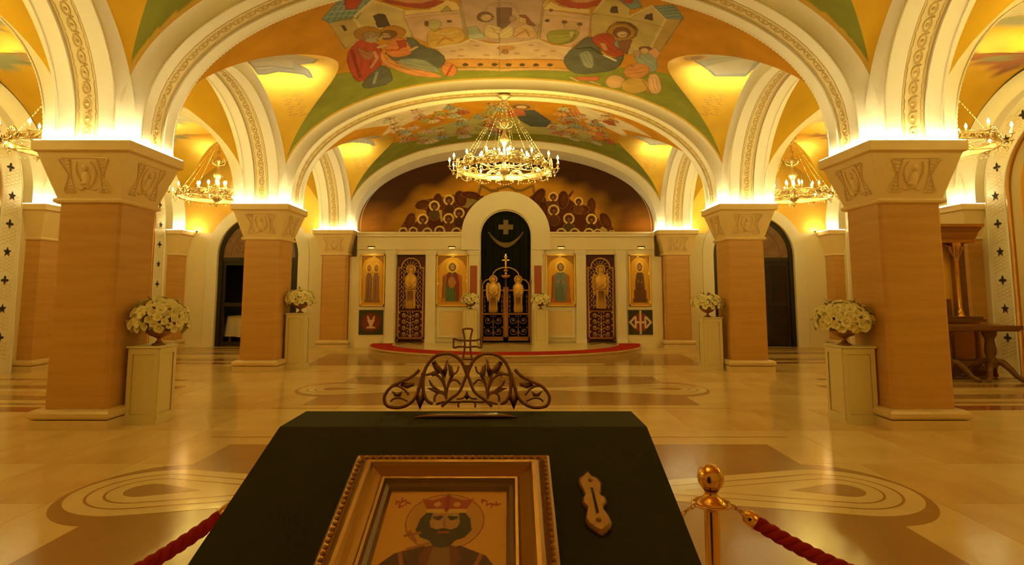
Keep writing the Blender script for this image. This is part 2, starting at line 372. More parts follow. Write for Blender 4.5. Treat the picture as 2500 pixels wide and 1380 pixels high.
ceiling = struct('ceiling', MB().box(-11.3, 11.3, -2.6, 20.6, 6.75, 6.95).mesh('ceiling', M['gold']), 'gilded and frescoed vaulted ceiling')
FRESCO1 = [
    ('p',(0.62,0.47,0.2),[(-2.33,-1.38),(-2.0,-1.75),(-1.6,-1.28),(-1.61,-0.26),(-2.39,-0.46),(-2.77,-0.39),(-2.39,-1.31)]),
    ('p',(0.52,0.37,0.13),[(-2.76,-1.4),(-2.39,-1.31),(-2.33,-0.71),(-2.77,-0.39)]),
    ('p',(0.24,0.31,0.26),[(-2.81,-1.57),(-2.44,-1.96),(-2.01,-1.76),(-2.34,-1.36),(-2.75,-1.39)]),
    ('l',(0.16,0.2,0.15),[(-2.77,-1.44),(-2.44,-1.91)],0.03),
    ('l',(0.16,0.2,0.15),[(-2.69,-1.4),(-2.37,-1.87)],0.03),
    ('l',(0.16,0.2,0.15),[(-2.61,-1.37),(-2.3,-1.84)],0.03),
    ('l',(0.16,0.2,0.15),[(-2.52,-1.34),(-2.22,-1.8)],0.03),
    ('l',(0.16,0.2,0.15),[(-2.44,-1.31),(-2.15,-1.77)],0.03),
    ('l',(0.16,0.2,0.15),[(-2.35,-1.28),(-2.07,-1.73)],0.03),
    ('l',(0.34,0.4,0.32),[(-2.74,-1.58),(-2.29,-1.39)],0.025),
    ('l',(0.34,0.4,0.32),[(-2.64,-1.69),(-2.2,-1.51)],0.025),
    ('l',(0.34,0.4,0.32),[(-2.53,-1.81),(-2.11,-1.62)],0.025),
    ('p',(0.45,0.07,0.03),[(-2.36,-1.92),(-2.13,-1.81),(-2.29,-1.6),(-2.42,-1.65)]),
    ('l',(0.72,0.56,0.26),[(-2.35,-1.37),(-2.0,-1.73),(-1.59,-1.27)],0.05),
    ('l',(0.72,0.56,0.26),[(-2.38,-1.3),(-2.35,-0.82)],0.045),
    ('p',(0.1,0.06,0.035),[(-2.08,-1.26),(-1.98,-1.3),(-1.91,-1.22),(-1.91,-0.79),(-2.1,-0.84)]),
    ('p',(0.1,0.06,0.035),[(-2.61,-1.2),(-2.58,-1.19),(-2.58,-1.0),(-2.62,-1.0)]),
    ('p',(0.8,0.56,0.22),[(-1.59,-1.27),(-1.19,-1.2),(-0.88,-1.46),(-0.73,-1.36),(-0.68,-1.09),(-1.61,-1.08)]),
    ('p',(0.45,0.07,0.03),[(-1.65,-1.63),(-1.14,-1.5),(-0.92,-1.42),(-1.01,-1.34),(-1.1,-1.29),(-1.2,-1.25),(-1.32,-1.27),(-1.47,-1.35),(-1.59,-1.43),(-1.7,-1.52),(-1.79,-1.6),(-1.86,-1.68)]),
    ('l',(0.342,0.053,0.023),[(-1.72,-1.61),(-1.39,-1.47),(-1.08,-1.39)],0.022),
    ('l',(0.531,0.083,0.035),[(-1.68,-1.55),(-1.4,-1.43),(-1.14,-1.37)],0.022),
    ('l',(0.342,0.053,0.023),[(-1.74,-1.54),(-1.41,-1.4),(-1.09,-1.32)],0.022),
    ('l',(0.517,0.081,0.034),[(-1.69,-1.49),(-1.41,-1.37),(-1.15,-1.31)],0.022),
    ('p',(0.66,0.3,0.11),[(-1.74,-1.66),(-1.08,-1.49),(-1.28,-1.42),(-1.52,-1.5)]),
    ('p',(0.66,0.42,0.29),[(-1.63,-1.09),(-0.68,-1.09),(-0.66,-0.02),(-1.24,0.3),(-1.6,-0.26)]),
    ('l',(0.52,0.37,0.13),[(-1.64,-0.98),(-0.69,-0.98)],0.04),
    ('p',(0.4,0.34,0.12),[(-1.02,-1.08),(-0.89,-1.28),(-0.83,-1.08)]),
    ('p',(0.55,0.36,0.27),[(-0.66,-1.44),(0.09,-1.41),(0.09,0.29),(-0.63,0.05)]),
    ('l',(0.42,0.3,0.18),[(-0.67,-1.28),(-0.69,-0.02)],0.06),
    ('p',(0.23,0.12,0.09),[(-0.1,-1.14),(0.09,-1.14),(0.09,-0.32),(-0.01,-0.28),(-0.09,-0.44)]),
    ('l',(0.44,0.3,0.22),[(-0.28,-1.01),(-0.25,-1.2),(-0.13,-1.3),(0.09,-1.36)],0.05),
    ('p',(0.1,0.06,0.035),[(-0.95,-0.76),(-0.87,-0.76),(-0.87,-0.67),(-0.95,-0.68)]),
    ('p',(0.66,0.4,0.09),[(-1.29,-0.42),(-1.23,-0.45),(-1.09,-0.47),(-0.85,-0.47),(-0.72,-0.37),(-0.68,-0.14),(-0.71,0.04),(-0.81,0.17),(-0.98,0.28),(-1.2,0.38),(-1.34,0.34),(-1.39,0.19),(-1.39,-0.02),(-1.34,-0.28)]),
    ('l',(0.502,0.304,0.068),[(-1.31,-0.24),(-1.07,-0.2),(-0.84,-0.26)],0.022),
    ('l',(0.779,0.472,0.106),[(-1.28,-0.13),(-1.07,-0.09),(-0.88,-0.15)],0.022),
    ('l',(0.502,0.304,0.068),[(-1.33,-0.03),(-1.08,0.01),(-0.85,-0.05)],0.022),
    ('l',(0.759,0.46,0.103),[(-1.3,0.07),(-1.09,0.11),(-0.89,0.05)],0.022),
    ('l',(0.5,0.22,0.06),[(-1.22,0.16),(-1.05,-0.11),(-0.93,0.08)],0.05),
    ('l',(0.74,0.5,0.2),[(-1.1,-0.26),(-0.97,-0.23),(-0.82,-0.3)],0.05),
    ('p',(0.52,0.43,0.2),[(-1.06,-0.62),(-1.08,-0.53),(-1.14,-0.47),(-1.21,-0.45),(-1.27,-0.5),(-1.3,-0.58),(-1.31,-0.68),(-1.28,-0.77),(-1.22,-0.83),(-1.16,-0.84),(-1.1,-0.8),(-1.06,-0.72)]),
    ('p',(0.2,0.09,0.03),[(-1.27,-0.7),(-1.28,-0.65),(-1.3,-0.62),(-1.32,-0.61),(-1.33,-0.62),(-1.34,-0.66),(-1.33,-0.72),(-1.32,-0.77),(-1.31,-0.8),(-1.29,-0.81),(-1.27,-0.79),(-1.27,-0.75)]),
    ('l',(0.32,0.24,0.05),[(-1.22,-0.38),(-1.08,-0.44)],0.05),
    ('p',(0.35,0.37,0.28),[(-0.63,-0.44),(-0.46,-0.49),(-0.34,0.01),(-0.63,0.05)]),
    ('p',(0.5,0.5,0.36),[(-0.63,-0.15),(-0.36,-0.19),(-0.34,0.01),(-0.63,0.05)]),
    ('p',(0.2,0.09,0.03),[(-0.15,-0.82),(-0.18,-0.72),(-0.23,-0.65),(-0.3,-0.63),(-0.37,-0.66),(-0.42,-0.73),(-0.43,-0.83),(-0.41,-0.92),(-0.36,-0.99),(-0.29,-1.01),(-0.22,-0.98),(-0.17,-0.91)]),
    ('p',(0.64,0.42,0.21),[(-0.18,-0.79),(-0.2,-0.73),(-0.23,-0.68),(-0.28,-0.67),(-0.33,-0.69),(-0.36,-0.74),(-0.37,-0.8),(-0.35,-0.86),(-0.32,-0.9),(-0.27,-0.91),(-0.22,-0.9),(-0.19,-0.85)]),
    ('p',(0.68,0.5,0.26),[(-0.25,-0.54),(-0.12,-0.47),(-0.01,-0.39),(0.06,-0.3),(0.09,-0.17),(0.09,-0.0),(-0.02,0.07),(-0.24,0.03),(-0.34,-0.14),(-0.32,-0.43)]),
    ('l',(0.517,0.38,0.198),[(-0.25,-0.43),(-0.1,-0.32),(0.05,-0.27)],0.022),
    ('l',(0.802,0.59,0.307),[(-0.23,-0.34),(-0.11,-0.24),(0.02,-0.21)],0.022),
    ('l',(0.517,0.38,0.198),[(-0.27,-0.29),(-0.12,-0.17),(0.03,-0.12)],0.022),
    ('l',(0.782,0.575,0.299),[(-0.25,-0.21),(-0.12,-0.1),(-0.0,-0.07)],0.022),
    ('l',(0.48,0.3,0.12),[(-0.19,-0.38),(-0.05,-0.05),(0.09,-0.09)],0.03),
    ('p',(0.7,0.48,0.34),[(-1.25,0.37),(-0.64,0.12),(-0.21,0.29),(0.09,0.33),(0.09,1.06),(-1.16,0.93)]),
    ('l',(0.78,0.6,0.42),[(-1.25,0.33),(-0.79,0.24),(-0.59,0.06),(-0.28,0.29),(0.09,0.33)],0.06),
    ('p',(0.52,0.33,0.19),[(-0.75,0.5),(-0.76,0.52),(-0.78,0.54),(-0.82,0.54),(-0.85,0.53),(-0.87,0.51),(-0.88,0.48),(-0.87,0.46),(-0.84,0.45),(-0.81,0.45),(-0.78,0.46),(-0.75,0.48)]),
    ('p',(0.52,0.33,0.19),[(-0.44,0.35),(-0.45,0.37),(-0.47,0.39),(-0.51,0.39),(-0.54,0.38),(-0.56,0.36),(-0.57,0.34),(-0.56,0.32),(-0.54,0.31),(-0.5,0.3),(-0.47,0.31),(-0.45,0.33)]),
    ('p',(0.52,0.33,0.19),[(-0.77,0.81),(-0.78,0.83),(-0.81,0.84),(-0.84,0.84),(-0.88,0.83),(-0.9,0.81),(-0.91,0.78),(-0.9,0.76),(-0.87,0.75),(-0.84,0.75),(-0.8,0.76),(-0.78,0.78)]),
    ('p',(0.52,0.33,0.19),[(-0.26,0.81),(-0.27,0.84),(-0.3,0.85),(-0.33,0.86),(-0.37,0.85),(-0.39,0.83),(-0.4,0.81),(-0.39,0.78),(-0.36,0.77),(-0.33,0.76),(-0.29,0.77),(-0.27,0.79)]),
    ('p',(0.52,0.33,0.19),[(-0.9,0.55),(-0.91,0.57),(-0.94,0.59),(-0.97,0.59),(-1.01,0.57),(-1.03,0.55),(-1.04,0.53),(-1.02,0.51),(-1.0,0.5),(-0.97,0.5),(-0.93,0.51),(-0.91,0.53)]),
    ('p',(0.62,0.3,0.1),[(0.15,0.47),(0.13,0.52),(0.08,0.56),(0.01,0.57),(-0.06,0.56),(-0.1,0.52),(-0.12,0.47),(-0.1,0.43),(-0.05,0.4),(0.01,0.38),(0.08,0.4),(0.13,0.43)]),
    ('p',(0.48,0.22,0.08),[(0.09,0.66),(0.08,0.72),(0.06,0.76),(0.03,0.78),(-0.01,0.76),(-0.03,0.72),(-0.03,0.66),(-0.03,0.61),(-0.0,0.56),(0.03,0.55),(0.06,0.56),(0.08,0.61)]),
    ('p',(0.66,0.32,0.07),[(-1.19,0.9),(0.09,1.06),(0.09,1.48),(-0.95,1.35)]),
    ('l',(0.48,0.2,0.04),[(-1.19,0.92),(0.09,1.08)],0.04),
    ('l',(0.48,0.2,0.04),[(-0.95,1.38),(0.09,1.49)],0.03),
    ('p',(0.1,0.06,0.035),[(-0.72,1.27),(-0.73,1.31),(-0.76,1.34),(-0.79,1.34),(-0.82,1.33),(-0.84,1.29),(-0.84,1.25),(-0.83,1.21),(-0.81,1.18),(-0.77,1.18),(-0.75,1.19),(-0.73,1.23)]),
    ('p',(0.1,0.06,0.035),[(-0.42,1.3),(-0.43,1.34),(-0.45,1.37),(-0.48,1.38),(-0.51,1.37),(-0.53,1.33),(-0.54,1.29),(-0.53,1.25),(-0.5,1.22),(-0.47,1.21),(-0.44,1.23),(-0.42,1.26)]),
    ('p',(0.1,0.06,0.035),[(-0.13,1.31),(-0.14,1.36),(-0.16,1.39),(-0.19,1.4),(-0.22,1.38),(-0.24,1.35),(-0.25,1.31),(-0.24,1.27),(-0.22,1.24),(-0.19,1.23),(-0.16,1.24),(-0.13,1.27)]),
    ('p',(0.7,0.4,0.18),[(-0.96,1.43),(0.08,1.54),(0.08,1.69),(-0.95,1.56)]),
    ('p',(0.42,0.2,0.03),[(-2.09,-0.59),(-2.15,-0.47),(-2.25,-0.41),(-2.37,-0.43),(-2.46,-0.53),(-2.51,-0.68),(-2.51,-0.82),(-2.45,-0.93),(-2.35,-0.98),(-2.24,-0.96),(-2.15,-0.87),(-2.09,-0.74)]),
    ('p',(0.46,0.21,0.025),[(-1.69,-0.49),(-1.74,-0.37),(-1.84,-0.3),(-1.95,-0.31),(-2.05,-0.4),(-2.1,-0.52),(-2.1,-0.66),(-2.05,-0.77),(-1.96,-0.82),(-1.85,-0.81),(-1.76,-0.74),(-1.7,-0.62)]),
    ('p',(0.45,0.07,0.03),[(-2.53,-0.52),(-2.47,-0.55),(-2.39,-0.48),(-2.28,-0.31),(-2.22,-0.16),(-2.22,-0.02),(-2.25,0.2),(-2.32,0.52),(-2.4,0.73),(-2.5,0.81),(-2.63,0.95),(-2.8,1.15),(-2.91,1.13),(-2.94,0.92),(-2.93,0.56),(-2.86,0.07),(-2.76,-0.24),(-2.63,-0.42)]),
    ('l',(0.342,0.053,0.023),[(-2.27,-0.18),(-2.49,0.33),(-2.65,0.9)],0.022),
    ('l',(0.531,0.083,0.035),[(-2.37,-0.19),(-2.55,0.22),(-2.68,0.69)],0.022),
    ('l',(0.342,0.053,0.023),[(-2.39,-0.35),(-2.61,0.13),(-2.77,0.68)],0.022),
    ('l',(0.517,0.081,0.034),[(-2.47,-0.34),(-2.66,0.04),(-2.79,0.49)],0.022),
    ('p',(0.4,0.15,0.09),[(-2.57,-0.31),(-2.51,-0.13),(-2.45,-0.03),(-2.37,0.01),(-2.36,0.1),(-2.43,0.26),(-2.5,0.31),(-2.59,0.25),(-2.62,0.06),(-2.6,-0.25)]),
    ('l',(0.304,0.114,0.068),[(-2.54,-0.21),(-2.48,-0.03),(-2.4,0.09)],0.022),
    ('l',(0.472,0.177,0.106),[(-2.55,-0.13),(-2.5,0.02),(-2.44,0.12)],0.022),
    ('l',(0.304,0.114,0.068),[(-2.59,-0.11),(-2.52,0.07),(-2.44,0.2)],0.022),
    ('l',(0.46,0.172,0.103),[(-2.59,-0.04),(-2.54,0.12),(-2.48,0.22)],0.022),
    ('l',(0.26,0.04,0.02),[(-2.69,-0.26),(-2.76,0.27),(-2.84,0.93)],0.06),
    ('l',(0.55,0.28,0.17),[(-2.36,0.04),(-2.37,0.33),(-2.56,0.66)],0.06),
    ('p',(0.13,0.13,0.1),[(-2.46,0.76),(-2.37,0.7),(-2.31,0.76),(-2.27,0.95),(-2.28,1.2),(-2.32,1.53),(-2.49,1.69),(-2.77,1.64),(-2.9,1.51),(-2.89,1.33),(-2.79,1.14),(-2.59,0.91)]),
    ('l',(0.099,0.099,0.076),[(-2.76,1.13),(-2.54,1.05),(-2.34,0.85)],0.022),
    ('l',(0.153,0.153,0.118),[(-2.72,1.25),(-2.54,1.18),(-2.37,1.01)],0.022),
    ('l',(0.099,0.099,0.076),[(-2.76,1.39),(-2.54,1.3),(-2.33,1.1)],0.022),
    ('l',(0.149,0.149,0.115),[(-2.73,1.49),(-2.54,1.42),(-2.36,1.24)],0.022),
    ('l',(0.3,0.31,0.24),[(-2.51,0.96),(-2.68,1.44)],0.06),
    ('p',(0.34,0.22,0.1),[(-2.13,-0.53),(-2.17,-0.46),(-2.23,-0.42),(-2.31,-0.44),(-2.37,-0.5),(-2.41,-0.59),(-2.41,-0.68),(-2.37,-0.75),(-2.31,-0.78),(-2.23,-0.76),(-2.17,-0.71),(-2.13,-0.62)]),
    ('p',(0.52,0.36,0.17),[(-2.17,-0.5),(-2.19,-0.45),(-2.23,-0.43),(-2.27,-0.44),(-2.3,-0.47),(-2.32,-0.53),(-2.32,-0.58),(-2.3,-0.63),(-2.26,-0.65),(-2.22,-0.64),(-2.19,-0.61),(-2.17,-0.56)]),
    ('p',(0.44,0.34,0.2),[(-2.2,-0.38),(-2.23,-0.34),(-2.27,-0.33),(-2.32,-0.34),(-2.37,-0.38),(-2.4,-0.44),(-2.4,-0.49),(-2.38,-0.53),(-2.33,-0.54),(-2.28,-0.53),(-2.24,-0.49),(-2.21,-0.44)]),
    ('l',(0.16,0.07,0.03),[(-2.26,-0.58),(-2.19,-0.56)],0.03),
    ('p',(0.2,0.09,0.03),[(-1.85,-0.47),(-1.88,-0.4),(-1.94,-0.36),(-2.01,-0.37),(-2.08,-0.42),(-2.11,-0.5),(-2.11,-0.58),(-2.08,-0.65),(-2.02,-0.68),(-1.95,-0.67),(-1.89,-0.63),(-1.85,-0.55)]),
    ('p',(0.56,0.36,0.16),[(-1.97,-0.45),(-1.99,-0.41),(-2.02,-0.38),(-2.06,-0.38),(-2.09,-0.42),(-2.11,-0.47),(-2.11,-0.52),(-2.09,-0.56),(-2.06,-0.59),(-2.02,-0.58),(-1.99,-0.55),(-1.97,-0.51)]),
    ('p',(0.24,0.11,0.04),[(-1.97,-0.33),(-1.99,-0.3),(-2.02,-0.29),(-2.06,-0.3),(-2.1,-0.33),(-2.12,-0.37),(-2.13,-0.41),(-2.11,-0.44),(-2.08,-0.45),(-2.04,-0.44),(-2.0,-0.41),(-1.97,-0.37)]),
    ('l',(0.14,0.06,0.03),[(-2.08,-0.53),(-1.99,-0.49)],0.028),
    ('p',(0.13,0.13,0.1),[(-1.71,-0.27),(-1.64,-0.24),(-1.58,-0.14),(-1.54,0.05),(-1.45,0.22),(-1.32,0.37),(-1.23,0.54),(-1.16,0.75),(-1.17,1.0),(-1.26,1.28),(-1.5,1.35),(-1.86,1.15),(-2.08,0.8),(-2.16,0.35),(-2.19,0.17),(-2.19,0.25),(-2.07,0.33),(-1.83,0.41),(-1.72,0.25),(-1.74,-0.11)]),
    ('l',(0.099,0.099,0.076),[(-1.97,-0.09),(-1.64,0.24),(-1.29,0.39)],0.022),
    ('l',(0.153,0.153,0.118),[(-1.96,0.12),(-1.68,0.42),(-1.38,0.54)],0.022),
    ('l',(0.099,0.099,0.076),[(-2.05,0.22),(-1.71,0.58),(-1.35,0.74)],0.022),
    ('l',(0.149,0.149,0.115),[(-2.03,0.42),(-1.74,0.74),(-1.44,0.87)],0.022),
    ('p',(0.3,0.31,0.24),[(-1.97,0.61),(-1.72,0.68),(-1.54,0.85),(-1.42,1.14),(-1.35,1.37),(-1.33,1.53),(-1.41,1.54),(-1.6,1.41),(-1.77,1.25),(-1.93,1.07),(-2.03,0.87),(-2.07,0.67)]),
    ('l',(0.228,0.236,0.182),[(-1.92,0.69),(-1.67,1.0),(-1.41,1.22)],0.022),
    ('l',(0.354,0.366,0.283),[(-1.9,0.81),(-1.69,1.08),(-1.47,1.26)],0.022),
    ('l',(0.228,0.236,0.182),[(-1.96,0.83),(-1.7,1.15),(-1.44,1.38)],0.022),
    ('l',(0.345,0.356,0.276),[(-1.93,0.94),(-1.72,1.22),(-1.5,1.41)],0.022),
    ('p',(0.7,0.24,0.07),[(-2.06,-0.21),(-1.95,-0.3),(-1.85,-0.31),(-1.78,-0.24),(-1.74,-0.09),(-1.72,0.16),(-1.73,0.34),(-1.76,0.44),(-1.85,0.49),(-2.01,0.49),(-2.11,0.42),(-2.15,0.29),(-2.16,0.12),(-2.13,-0.08)]),
    ('l',(0.532,0.182,0.053),[(-2.05,-0.14),(-1.91,-0.0),(-1.76,0.04)],0.022),
    ('l',(0.826,0.283,0.083),[(-2.05,-0.02),(-1.93,0.1),(-1.8,0.13)],0.022),
    ('l',(0.532,0.182,0.053),[(-2.09,0.05),(-1.95,0.2),(-1.8,0.24)],0.022),
    ('l',(0.805,0.276,0.081),[(-2.09,0.16),(-1.97,0.29),(-1.84,0.32)],0.022),
    ('l',(0.5,0.1,0.03),[(-2.12,0.11),(-1.96,0.18),(-1.78,-0.02)],0.06),
    ('p',(0.45,0.07,0.03),[(-1.91,-0.21),(-1.76,-0.19),(-1.79,0.12),(-1.91,0.1)]),
    ('l',(0.64,0.42,0.21),[(-2.24,-0.11),(-2.13,-0.11)],0.09),
    ('l',(0.64,0.42,0.21),[(-1.73,0.28),(-1.61,0.18)],0.07),
    ('p',(0.74,0.3,0.11),[(-2.23,0.12),(-2.24,0.4),(-2.2,0.69),(-2.09,0.95),(-1.92,1.17),(-1.69,1.32),(-1.49,1.5),(-1.34,1.74),(-1.32,1.85),(-1.44,1.83),(-1.6,1.75),(-1.81,1.59),(-2.0,1.35),(-2.16,1.04),(-2.27,0.78),(-2.32,0.59),(-2.31,0.36),(-2.25,0.1)]),
    ('l',(0.562,0.228,0.084),[(-2.24,0.38),(-1.92,0.97),(-1.58,1.46)],0.022),
    ('l',(0.873,0.354,0.13),[(-2.21,0.55),(-1.94,1.05),(-1.66,1.46)],0.022),
    ('l',(0.562,0.228,0.084),[(-2.29,0.51),(-1.97,1.12),(-1.62,1.63)],0.022),
    ('l',(0.851,0.345,0.127),[(-2.26,0.67),(-1.99,1.2),(-1.7,1.62)],0.022),
    ('p',(0.7,0.24,0.07),[(-1.25,1.23),(-1.16,1.09),(-1.07,1.11),(-0.99,1.3),(-0.98,1.51),(-1.02,1.74),(-1.1,1.85),(-1.2,1.83),(-1.27,1.68),(-1.29,1.43)]),
    ('l',(0.532,0.182,0.053),[(-1.19,1.21),(-1.11,1.39),(-1.02,1.49)],0.022),
    ('l',(0.826,0.283,0.083),[(-1.2,1.32),(-1.13,1.47),(-1.05,1.55)],0.022),
    ('l',(0.532,0.182,0.053),[(-1.23,1.36),(-1.15,1.55),(-1.06,1.65)],0.022),
    ('l',(0.805,0.276,0.081),[(-1.24,1.46),(-1.17,1.62),(-1.09,1.7)],0.022),
    ('l',(0.45,0.07,0.03),[(-1.22,1.77),(-1.05,1.24)],0.05),
    ('p',(0.55,0.36,0.27),[(-0.04,-1.41),(0.64,-1.43),(0.68,-1.17),(0.66,0.05),(-0.07,0.29)]),
    ('p',(0.23,0.12,0.09),[(-0.04,-1.14),(0.15,-1.14),(0.15,-0.63),(0.0,-0.32),(-0.05,-0.44)]),
    ('l',(0.44,0.3,0.22),[(-0.04,-1.35),(0.11,-1.3),(0.24,-1.14),(0.27,-0.98)],0.05),
    ('p',(0.6,0.44,0.2),[(0.65,-1.28),(0.71,-1.44),(0.76,-1.45),(0.68,-1.09),(0.69,0.05),(0.63,0.05)]),
    ('l',(0.4,0.27,0.1),[(0.66,-1.2),(0.68,-0.02)],0.05),
    ('p',(0.68,0.44,0.22),[(0.21,-0.36),(0.27,-0.44),(0.34,-0.5),(0.44,-0.56),(0.53,-0.45),(0.62,-0.16),(0.54,0.0),(0.31,0.03),(0.19,-0.05),(0.19,-0.23)]),
    ('l',(0.517,0.334,0.167),[(0.21,-0.37),(0.36,-0.35),(0.5,-0.39)],0.022),
    ('l',(0.802,0.519,0.26),[(0.24,-0.3),(0.37,-0.27),(0.48,-0.31)],0.022),
    ('l',(0.517,0.334,0.167),[(0.21,-0.23),(0.37,-0.21),(0.5,-0.25)],0.022),
    ('l',(0.782,0.506,0.253),[(0.24,-0.17),(0.37,-0.14),(0.48,-0.18)],0.022),
    ('l',(0.5,0.22,0.07),[(0.21,-0.02),(0.41,-0.33),(0.48,-0.07)],0.04),
    ('l',(0.74,0.52,0.3),[(0.36,-0.48),(0.53,-0.34)],0.04),
    ('p',(0.64,0.42,0.21),[(0.42,-0.73),(0.41,-0.66),(0.38,-0.61),(0.34,-0.59),(0.31,-0.6),(0.28,-0.65),(0.27,-0.72),(0.28,-0.79),(0.3,-0.84),(0.34,-0.85),(0.38,-0.84),(0.4,-0.79)]),
    ('p',(0.28,0.1,0.03),[(0.27,-0.89),(0.39,-0.89),(0.49,-0.67),(0.58,-0.5),(0.44,-0.52),(0.4,-0.76),(0.33,-0.82)]),
    ('p',(0.46,0.28,0.16),[(0.23,-0.75),(0.22,-0.69),(0.2,-0.64),(0.17,-0.63),(0.14,-0.64),(0.11,-0.69),(0.11,-0.75),(0.11,-0.8),(0.14,-0.85),(0.17,-0.86),(0.2,-0.85),(0.22,-0.81)]),
    ('p',(0.7,0.55,0.3),[(-0.01,-0.32),(0.07,-0.44),(0.13,-0.47),(0.18,-0.41),(0.19,-0.29),(0.19,-0.11),(0.12,0.01),(0.0,0.06),(-0.06,-0.0),(-0.06,-0.17)]),
    ('l',(0.532,0.418,0.228),[(-0.03,-0.16),(0.06,-0.27),(0.13,-0.41)],0.022),
    ('l',(0.826,0.649,0.354),[(-0.0,-0.13),(0.08,-0.22),(0.14,-0.34)],0.022),
    ('l',(0.532,0.418,0.228),[(-0.01,-0.06),(0.09,-0.17),(0.16,-0.31)],0.022),
    ('l',(0.805,0.632,0.345),[(0.02,-0.04),(0.1,-0.13),(0.16,-0.25)],0.022),
    ('p',(0.8,0.56,0.22),[(0.68,-1.17),(0.77,-1.4),(0.98,-1.24),(1.43,-1.25),(1.45,-1.09),(0.68,-1.12)]),
    ('p',(0.45,0.07,0.03),[(1.05,-1.49),(1.51,-1.59),(1.67,-1.59),(1.54,-1.44),(1.43,-1.34),(1.35,-1.27),(1.25,-1.24),(1.16,-1.25),(1.07,-1.27),(0.99,-1.32),(0.91,-1.37),(0.85,-1.43)]),
    ('l',(0.342,0.053,0.023),[(0.93,-1.37),(1.23,-1.41),(1.5,-1.49)],0.022),
    ('l',(0.531,0.083,0.035),[(0.98,-1.34),(1.23,-1.38),(1.46,-1.45)],0.022),
    ('l',(0.342,0.053,0.023),[(0.93,-1.3),(1.24,-1.34),(1.51,-1.43)],0.022),
    ('l',(0.517,0.081,0.034),[(0.99,-1.28),(1.24,-1.31),(1.47,-1.38)],0.022),
    ('p',(0.66,0.3,0.11),[(1.06,-1.49),(1.49,-1.59),(1.34,-1.46),(1.19,-1.42)]),
    ('p',(0.66,0.42,0.29),[(0.68,-1.09),(1.46,-1.04),(1.53,-0.3),(1.26,0.29),(0.69,0.05)]),
    ('l',(0.52,0.37,0.13),[(0.71,-0.93),(1.47,-0.9)],0.04),
    ('p',(0.36,0.33,0.07),[(0.81,-0.25),(0.88,-0.34),(0.99,-0.39),(1.12,-0.42),(1.24,-0.43),(1.33,-0.42),(1.36,-0.32),(1.32,-0.11),(1.26,0.05),(1.16,0.16),(1.04,0.21),(0.91,0.18),(0.83,0.07),(0.79,-0.11)]),
    ('l',(0.274,0.251,0.053),[(0.86,-0.19),(1.07,-0.23),(1.24,-0.35)],0.022),
    ('l',(0.425,0.389,0.083),[(0.9,-0.12),(1.08,-0.15),(1.22,-0.25)],0.022),
    ('l',(0.274,0.251,0.053),[(0.88,-0.03),(1.09,-0.08),(1.26,-0.2)],0.022),
    ('l',(0.414,0.38,0.081),[(0.92,0.03),(1.09,-0.01),(1.24,-0.11)],0.022),
    ('l',(0.24,0.2,0.04),[(1.05,0.2),(1.24,0.05),(1.29,-0.27)],0.06),
    ('p',(0.62,0.5,0.16),[(1.17,-0.37),(1.28,-0.39),(1.23,-0.05)]),
    ('p',(0.64,0.42,0.21),[(1.33,-0.63),(1.33,-0.54),(1.28,-0.47),(1.22,-0.43),(1.15,-0.43),(1.09,-0.49),(1.07,-0.57),(1.08,-0.65),(1.12,-0.72),(1.19,-0.76),(1.25,-0.75),(1.31,-0.7)]),
    ('p',(0.2,0.09,0.03),[(1.11,-0.72),(1.1,-0.69),(1.09,-0.66),(1.06,-0.64),(1.04,-0.65),(1.02,-0.67),(1.01,-0.71),(1.01,-0.74),(1.03,-0.77),(1.05,-0.79),(1.08,-0.78),(1.1,-0.76)]),
    ('p',(0.2,0.09,0.03),[(1.37,-0.71),(1.37,-0.67),(1.36,-0.64),(1.33,-0.63),(1.31,-0.63),(1.29,-0.65),(1.28,-0.69),(1.28,-0.73),(1.3,-0.75),(1.32,-0.77),(1.34,-0.77),(1.36,-0.74)]),
    ('p',(0.1,0.06,0.035),[(0.81,-0.73),(0.8,-0.7),(0.79,-0.67),(0.77,-0.66),(0.75,-0.67),(0.73,-0.69),(0.72,-0.72),(0.73,-0.75),(0.74,-0.77),(0.76,-0.78),(0.78,-0.78),(0.8,-0.76)]),
    ('p',(0.2,0.09,0.03),[(0.83,-1.11),(0.83,-1.08),(0.82,-1.06),(0.8,-1.05),(0.79,-1.06),(0.77,-1.07),(0.77,-1.1),(0.77,-1.13),(0.78,-1.15),(0.8,-1.16),(0.81,-1.15),(0.83,-1.14)]),
    ('p',(0.7,0.48,0.34),[(-0.07,0.29),(0.66,0.05),(0.9,0.3),(1.27,0.36),(1.23,0.91),(-0.08,1.06)]),
    ('l',(0.78,0.6,0.42),[(-0.07,0.31),(0.3,0.25),(0.63,0.07),(0.9,0.3),(1.27,0.33)],0.06),
    ('p',(0.52,0.33,0.19),[(0.59,0.32),(0.59,0.34),(0.56,0.36),(0.53,0.37),(0.5,0.37),(0.47,0.35),(0.46,0.33),(0.47,0.31),(0.49,0.29),(0.53,0.28),(0.56,0.29),(0.58,0.3)]),
    ('p',(0.52,0.33,0.19),[(0.71,0.55),(0.7,0.57),(0.68,0.59),(0.64,0.6),(0.61,0.6),(0.58,0.58),(0.57,0.56),(0.58,0.54),(0.61,0.52),(0.64,0.51),(0.67,0.51),(0.7,0.52)]),
    ('p',(0.52,0.33,0.19),[(0.33,0.73),(0.33,0.75),(0.3,0.77),(0.27,0.78),(0.23,0.78),(0.21,0.76),(0.2,0.74),(0.21,0.71),(0.23,0.7),(0.26,0.69),(0.3,0.69),(0.32,0.71)]),
    ('p',(0.52,0.33,0.19),[(0.86,0.79),(0.85,0.82),(0.83,0.84),(0.79,0.85),(0.76,0.85),(0.73,0.83),(0.72,0.81),(0.73,0.79),(0.75,0.77),(0.79,0.76),(0.82,0.76),(0.85,0.77)]),
